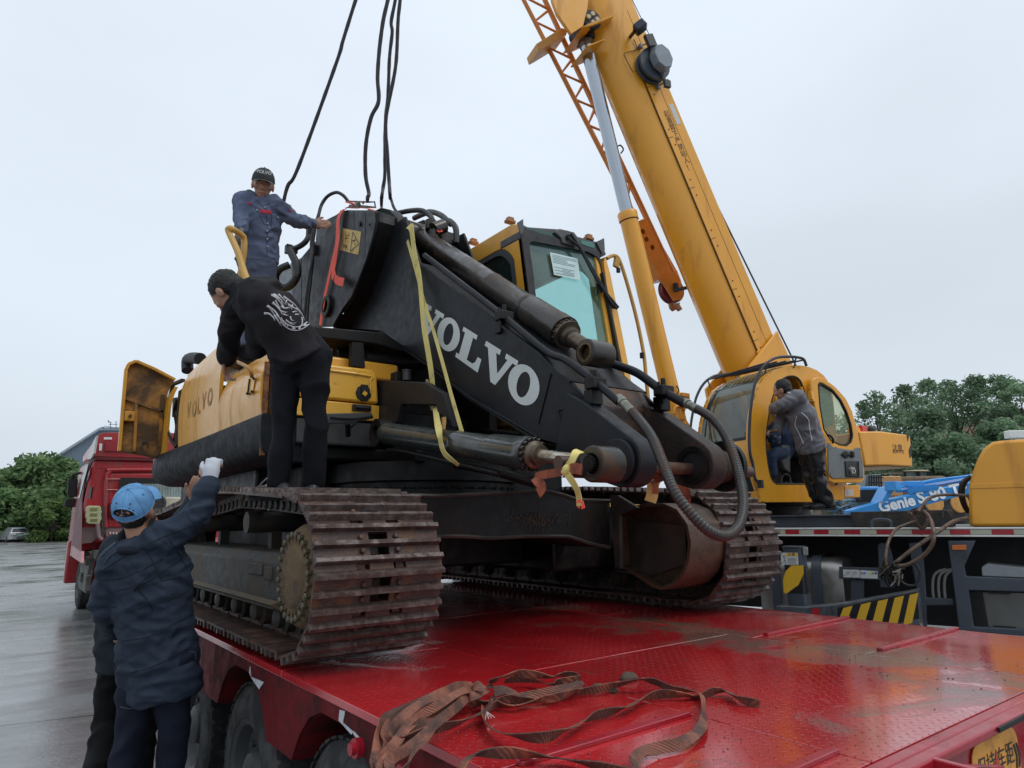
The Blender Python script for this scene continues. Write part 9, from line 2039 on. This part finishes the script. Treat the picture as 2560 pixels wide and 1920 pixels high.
# ---- worker in grey coveralls standing on the upper deck
D3_ = 5.4
J3 = dict(head=J_('k4', 428, 345, D3_), neck=J_('k4', 430, 545, D3_+.03), chest=J_('k4', 400, 800, D3_+.03), shL=J_('k4', 640, 640, D3_+.02), shR=J_('k4', 150, 570, D3_),
   elL=J_('k4', 850, 830, D3_+.10), wrL=J_('k4', 1130, 885, D3_+.30), elR=J_('k4', 130, 790, D3_-.08), wrR=J_('k4', 125, 970, D3_-.22),
   hiL=J_('k4', 440, 1400, D3_+.02), hiR=J_('k4', 250, 1420, D3_+.02))
q = J_('k4', 440, 2050, D3_+.0); J3['knL'] = V((q.x, q.y, q.z)); q = J_('k4', 220, 2050, D3_-.03); J3['knR'] = V((q.x, q.y, q.z))
J3['anL'] = V((J3['knL'].x+.02, J3['knL'].y+.05, J3['knL'].z-.40)); J3['anR'] = V((J3['knR'].x-.02, J3['knR'].y+.05, J3['knR'].z-.40))
M_cov = cloth('blue_grey_coverall', (.115, .14, .215), .85)
tc3 = V((J3['head'].x, J3['head'].y, 0)).normalized(); hf3 = (-tc3*.86-rt0*.02-V((0, 0, .42))).normalized(); hu3 = (V((0, 0, 1))-tc3*.42+rt0*.04).normalized()
e3_, jk3, tr3, bd3, R3 = person('man in blue-grey work overalls and dark cap holding the bent yellow rail', J3, M_cov, M_cov, mat('black_boot', (.012, .012, .012), .5),
   dict(hup=hu3, hfw=hf3, ftL=-back, ftR=-back, handR=(V((0, 0, -1))-back*.6-rt0*.2, -back*.3-rt0*.6+V((0, 0, .5)), .8, 1), handL=(rt0-back*.3-V((0, 0, .1)), -back, .4, 1), s=.97, bulk=.97, hem=.02, fa=.010, ff=11, seed=4, tw=.95, face=True))
hair_(e3_, J3['head'], R3, .90)
M_dcap = mat('dark_grey_cap_cloth', (.035, .038, .038), .8, bump=.3, bs=300)
cap3, P3f = cap_dome(e3_, J3['head'], R3, M_dcap, .98, hole=False, tilt=.18, brim_m=mat('grey_cap_brim', (.075, .08, .08), .8), brim_len=.062)
cm = P3f(math.pi/2, .42, 1.03); rr3 = R3 @ V((-1, 0, 0)); put_text('VOLVO', 'cap_lettering', flat('cap_print', (.6, .6, .6)), cap3, cm, -rr3 if rr3.dot(rt0) < 0 else rr3, R3 @ V((0, -.25, 1)), .034, .0012)
sf3 = Surf(jk3); M_emb = mat('red_embroidery', (.45, .03, .06), .8); M_sh = mat('coverall_seam_dark', (.05, .06, .10), .9)
for k_ in range(4): stroke(sf3, 'k4', ((392, 688+k_*11), (460, 700+k_*11), (545, 708+k_*11)), .0055, M_emb, 'red_name_strip', jk3)
for k_ in range(3): stroke(sf3, 'k4', ((225, 580+k_*12), (262, 600+k_*10)), .004, M_emb, 'red_trim', jk3)
stroke(sf3, 'k4', ((780,680),(815,715),(830,690)), .004, M_emb, 'red_trim', jk3)
for p in (((470,640),(480,800),(490,1000),(480,1330)), ((265,625),(320,650),(380,680)), ((550,715),(640,750),(720,765)), ((545,730),(545,850),(555,960),(640,970),(700,850)), ((300,640),(380,760),(450,900)), ((590,620),(640,640)), ((330,560),(380,600),(440,640)), ((440,640),(520,600))): stroke(sf3, 'k4', p, .0025, M_sh, 'seam', jk3)
for x, y in ((458,658),(348,697),(632,795),(487,880),(487,980),(487,1090),(487,1200)): 
    h = sf3.hit('k4', x, y, .003)
    if h is not None: g = G(); g.ell(h, (.008,)*3); g.put('button', flat('snap_button', (.35, .38, .45), .3), jk3)
for p in (((400,590),(440,610),(490,590)), ((395,575),(440,600),(500,575))): stroke(Surf(bd3), 'k4', p, .010, flat('pale_tshirt', (.42, .48, .52), .8), 'undershirt_collar', jk3)
g = G(); cc_ = J3['neck']; g.tube([cc_+V((0, 0, .015))+rt0*(math.cos(t)*.078)+back*(math.sin(t)*.075)+V((0, 0, .025*math.sin(t))) for t in [math.pi*(-.35)+math.pi*1.7*k/20 for k in range(21)]], .017, 8); g.put('collar', M_cov, jk3)
g = G(); pl_ = (J3['hiL']+J3['hiR'])/2; 
g = G(); hand(g, J3['wrR'], V((0, 0, -1))-back*.6-rt0*.2, -back*.3-rt0*.6+V((0, 0, .5)), 1.12, .85); remesh(g, .006, mat('grey_work_glove', (.17, .165, .155), .8), 'glove', e3_, 1)
g = G(); g.ell(J_('c5', 255, 1040, D3_-.1), (.03, .05, .02)); g.put('torn_pocket', cloth('dark_pocket', (.03, .032, .05)), tr3)

# ---- man leaning into the crane cab
D4 = 7.55
J4 = dict(head=J_('c13', 1068, 485, D4+.12), neck=J_('c13', 1140, 560, D4+.05), chest=J_('c13', 1230, 700, D4), shL=J_('c13', 1150, 590, D4+.15), shR=J_('c13', 1205, 560, D4-.12),
   elL=J_('c13', 1060, 740, D4+.25), wrL=J_('c13', 1030, 850, D4+.2), elR=J_('c13', 1080, 620, D4-.10), wrR=J_('c13', 965, 665, D4+.28),
   hiL=J_('c13', 1290, 1010, D4+.08), hiR=J_('c13', 1370, 1000, D4-.08), knL=J_('c13', 1310, 1260, D4+.05), knR=J_('c13', 1385, 1260, D4-.08), anL=J_('c13', 1400, 1500, D4+.05), anR=J_('c13', 1480, 1500, D4-.08))
M_wind = mat('grey_windbreaker', (.125, .122, .138), .55, var=.12, bump=.2, bs=60)
hf4 = (-rt0*.75+back*.65-V((0, 0, .45))).normalized()
e4_, jk4, tr4, bd4, R4 = person('man in grey windbreaker with white piping leaning through the open crane cab door', J4, M_wind, mat('black_shell_trousers', (.010, .011, .014), .38, bump=.2, bs=30), mat('black_boot', (.012, .012, .012), .5),
   dict(hup=V((0, 0, 1))-rt0*.35, hfw=hf4, ftL=-rt0, ftR=-rt0+back*.2, handL=(-rt0, V((0, 0, 1)), .4, 1), s=.97, bulk=1.15, hem=.08, fa=.012, ff=8, seed=12, tw=1.0, fo=.016, tf=6, face=True))
hair_(e4_, J4['head'], R4, .96)
sf4 = Surf(jk4)
for p in (((1238,690),(1300,750),(1312,830),(1335,945)), ((1198,718),(1182,800),(1215,870),(1258,970))): stroke(sf4, 'c13', p, .0045, flat('white_piping', (.65, .65, .66)), 'white_piping', jk4)
stroke(sf4, 'c13', ((1110,508),(1145,518)), .006, flat('white_piping', (.65, .65, .66)), 'shoulder_tab', jk4)
g = G(); c_ = J_('c13', 985, 850, D4+.15); g.box(c_, (.07, .04, .012)); g.put('phone', mat('olive_phone', (.12, .12, .03), .4), e4_)
# ---- seated crane operator
D6 = 8.0
J6 = dict(head=J_('c13', 1040, 700, D6+.25), neck=J_('c13', 1050, 790, D6+.25), chest=J_('c13', 1050, 880, D6+.22), shL=J_('c13', 1000, 830, D6+.1), shR=J_('c13', 1110, 830, D6+.4), elL=J_('c13', 1000, 950, D6-.05), wrL=J_('c13', 940, 890, D6-.1), elR=J_('c13', 1110, 960, D6+.4), wrR=J_('c13', 990, 960, D6+.4),
   hiL=J_('c13', 1060, 1060, D6+.1), hiR=J_('c13', 1080, 1060, D6+.4), knL=J_('c13', 960, 1090, D6-.0), knR=J_('c13', 960, 1080, D6+.35), anL=J_('c13', 970, 1250, D6-.0), anR=J_('c13', 960, 1250, D6+.35))
M_pat = cloth('navy_patterned_shirt', (.022, .035, .075))
e6_, jk6, tr6, bd6, R6 = person('seated operator in navy patterned shirt and jeans inside the crane cab', J6, M_pat, cloth('blue_jeans', (.03, .05, .10)), MC['black_leather'],
   dict(hup=V((0, 0, 1)), hfw=Fh, ftL=Fh, ftR=Fh, handL=(Fh, V((0, 0, 1)), .5, 1), s=.9, bulk=1.05, seed=3, hem=.0, base=J6['hiL']))
hair_(e6_, J6['head'], R6, .9)
sf6 = Surf(jk6)
for (x, y) in ((945,905),(1000,905),(1045,912),(940,980),(990,950),(1040,960),(945,1030),(1010,1010),(1050,1020),(975,860)):
    stroke(sf6, 'c13', ((x-5,y+5),(x-4,y-5),(x+4,y+5),(x+5,y-5)), .0016, flat('white_motif', (.5, .52, .6)), 'shirt_motif', jk6)
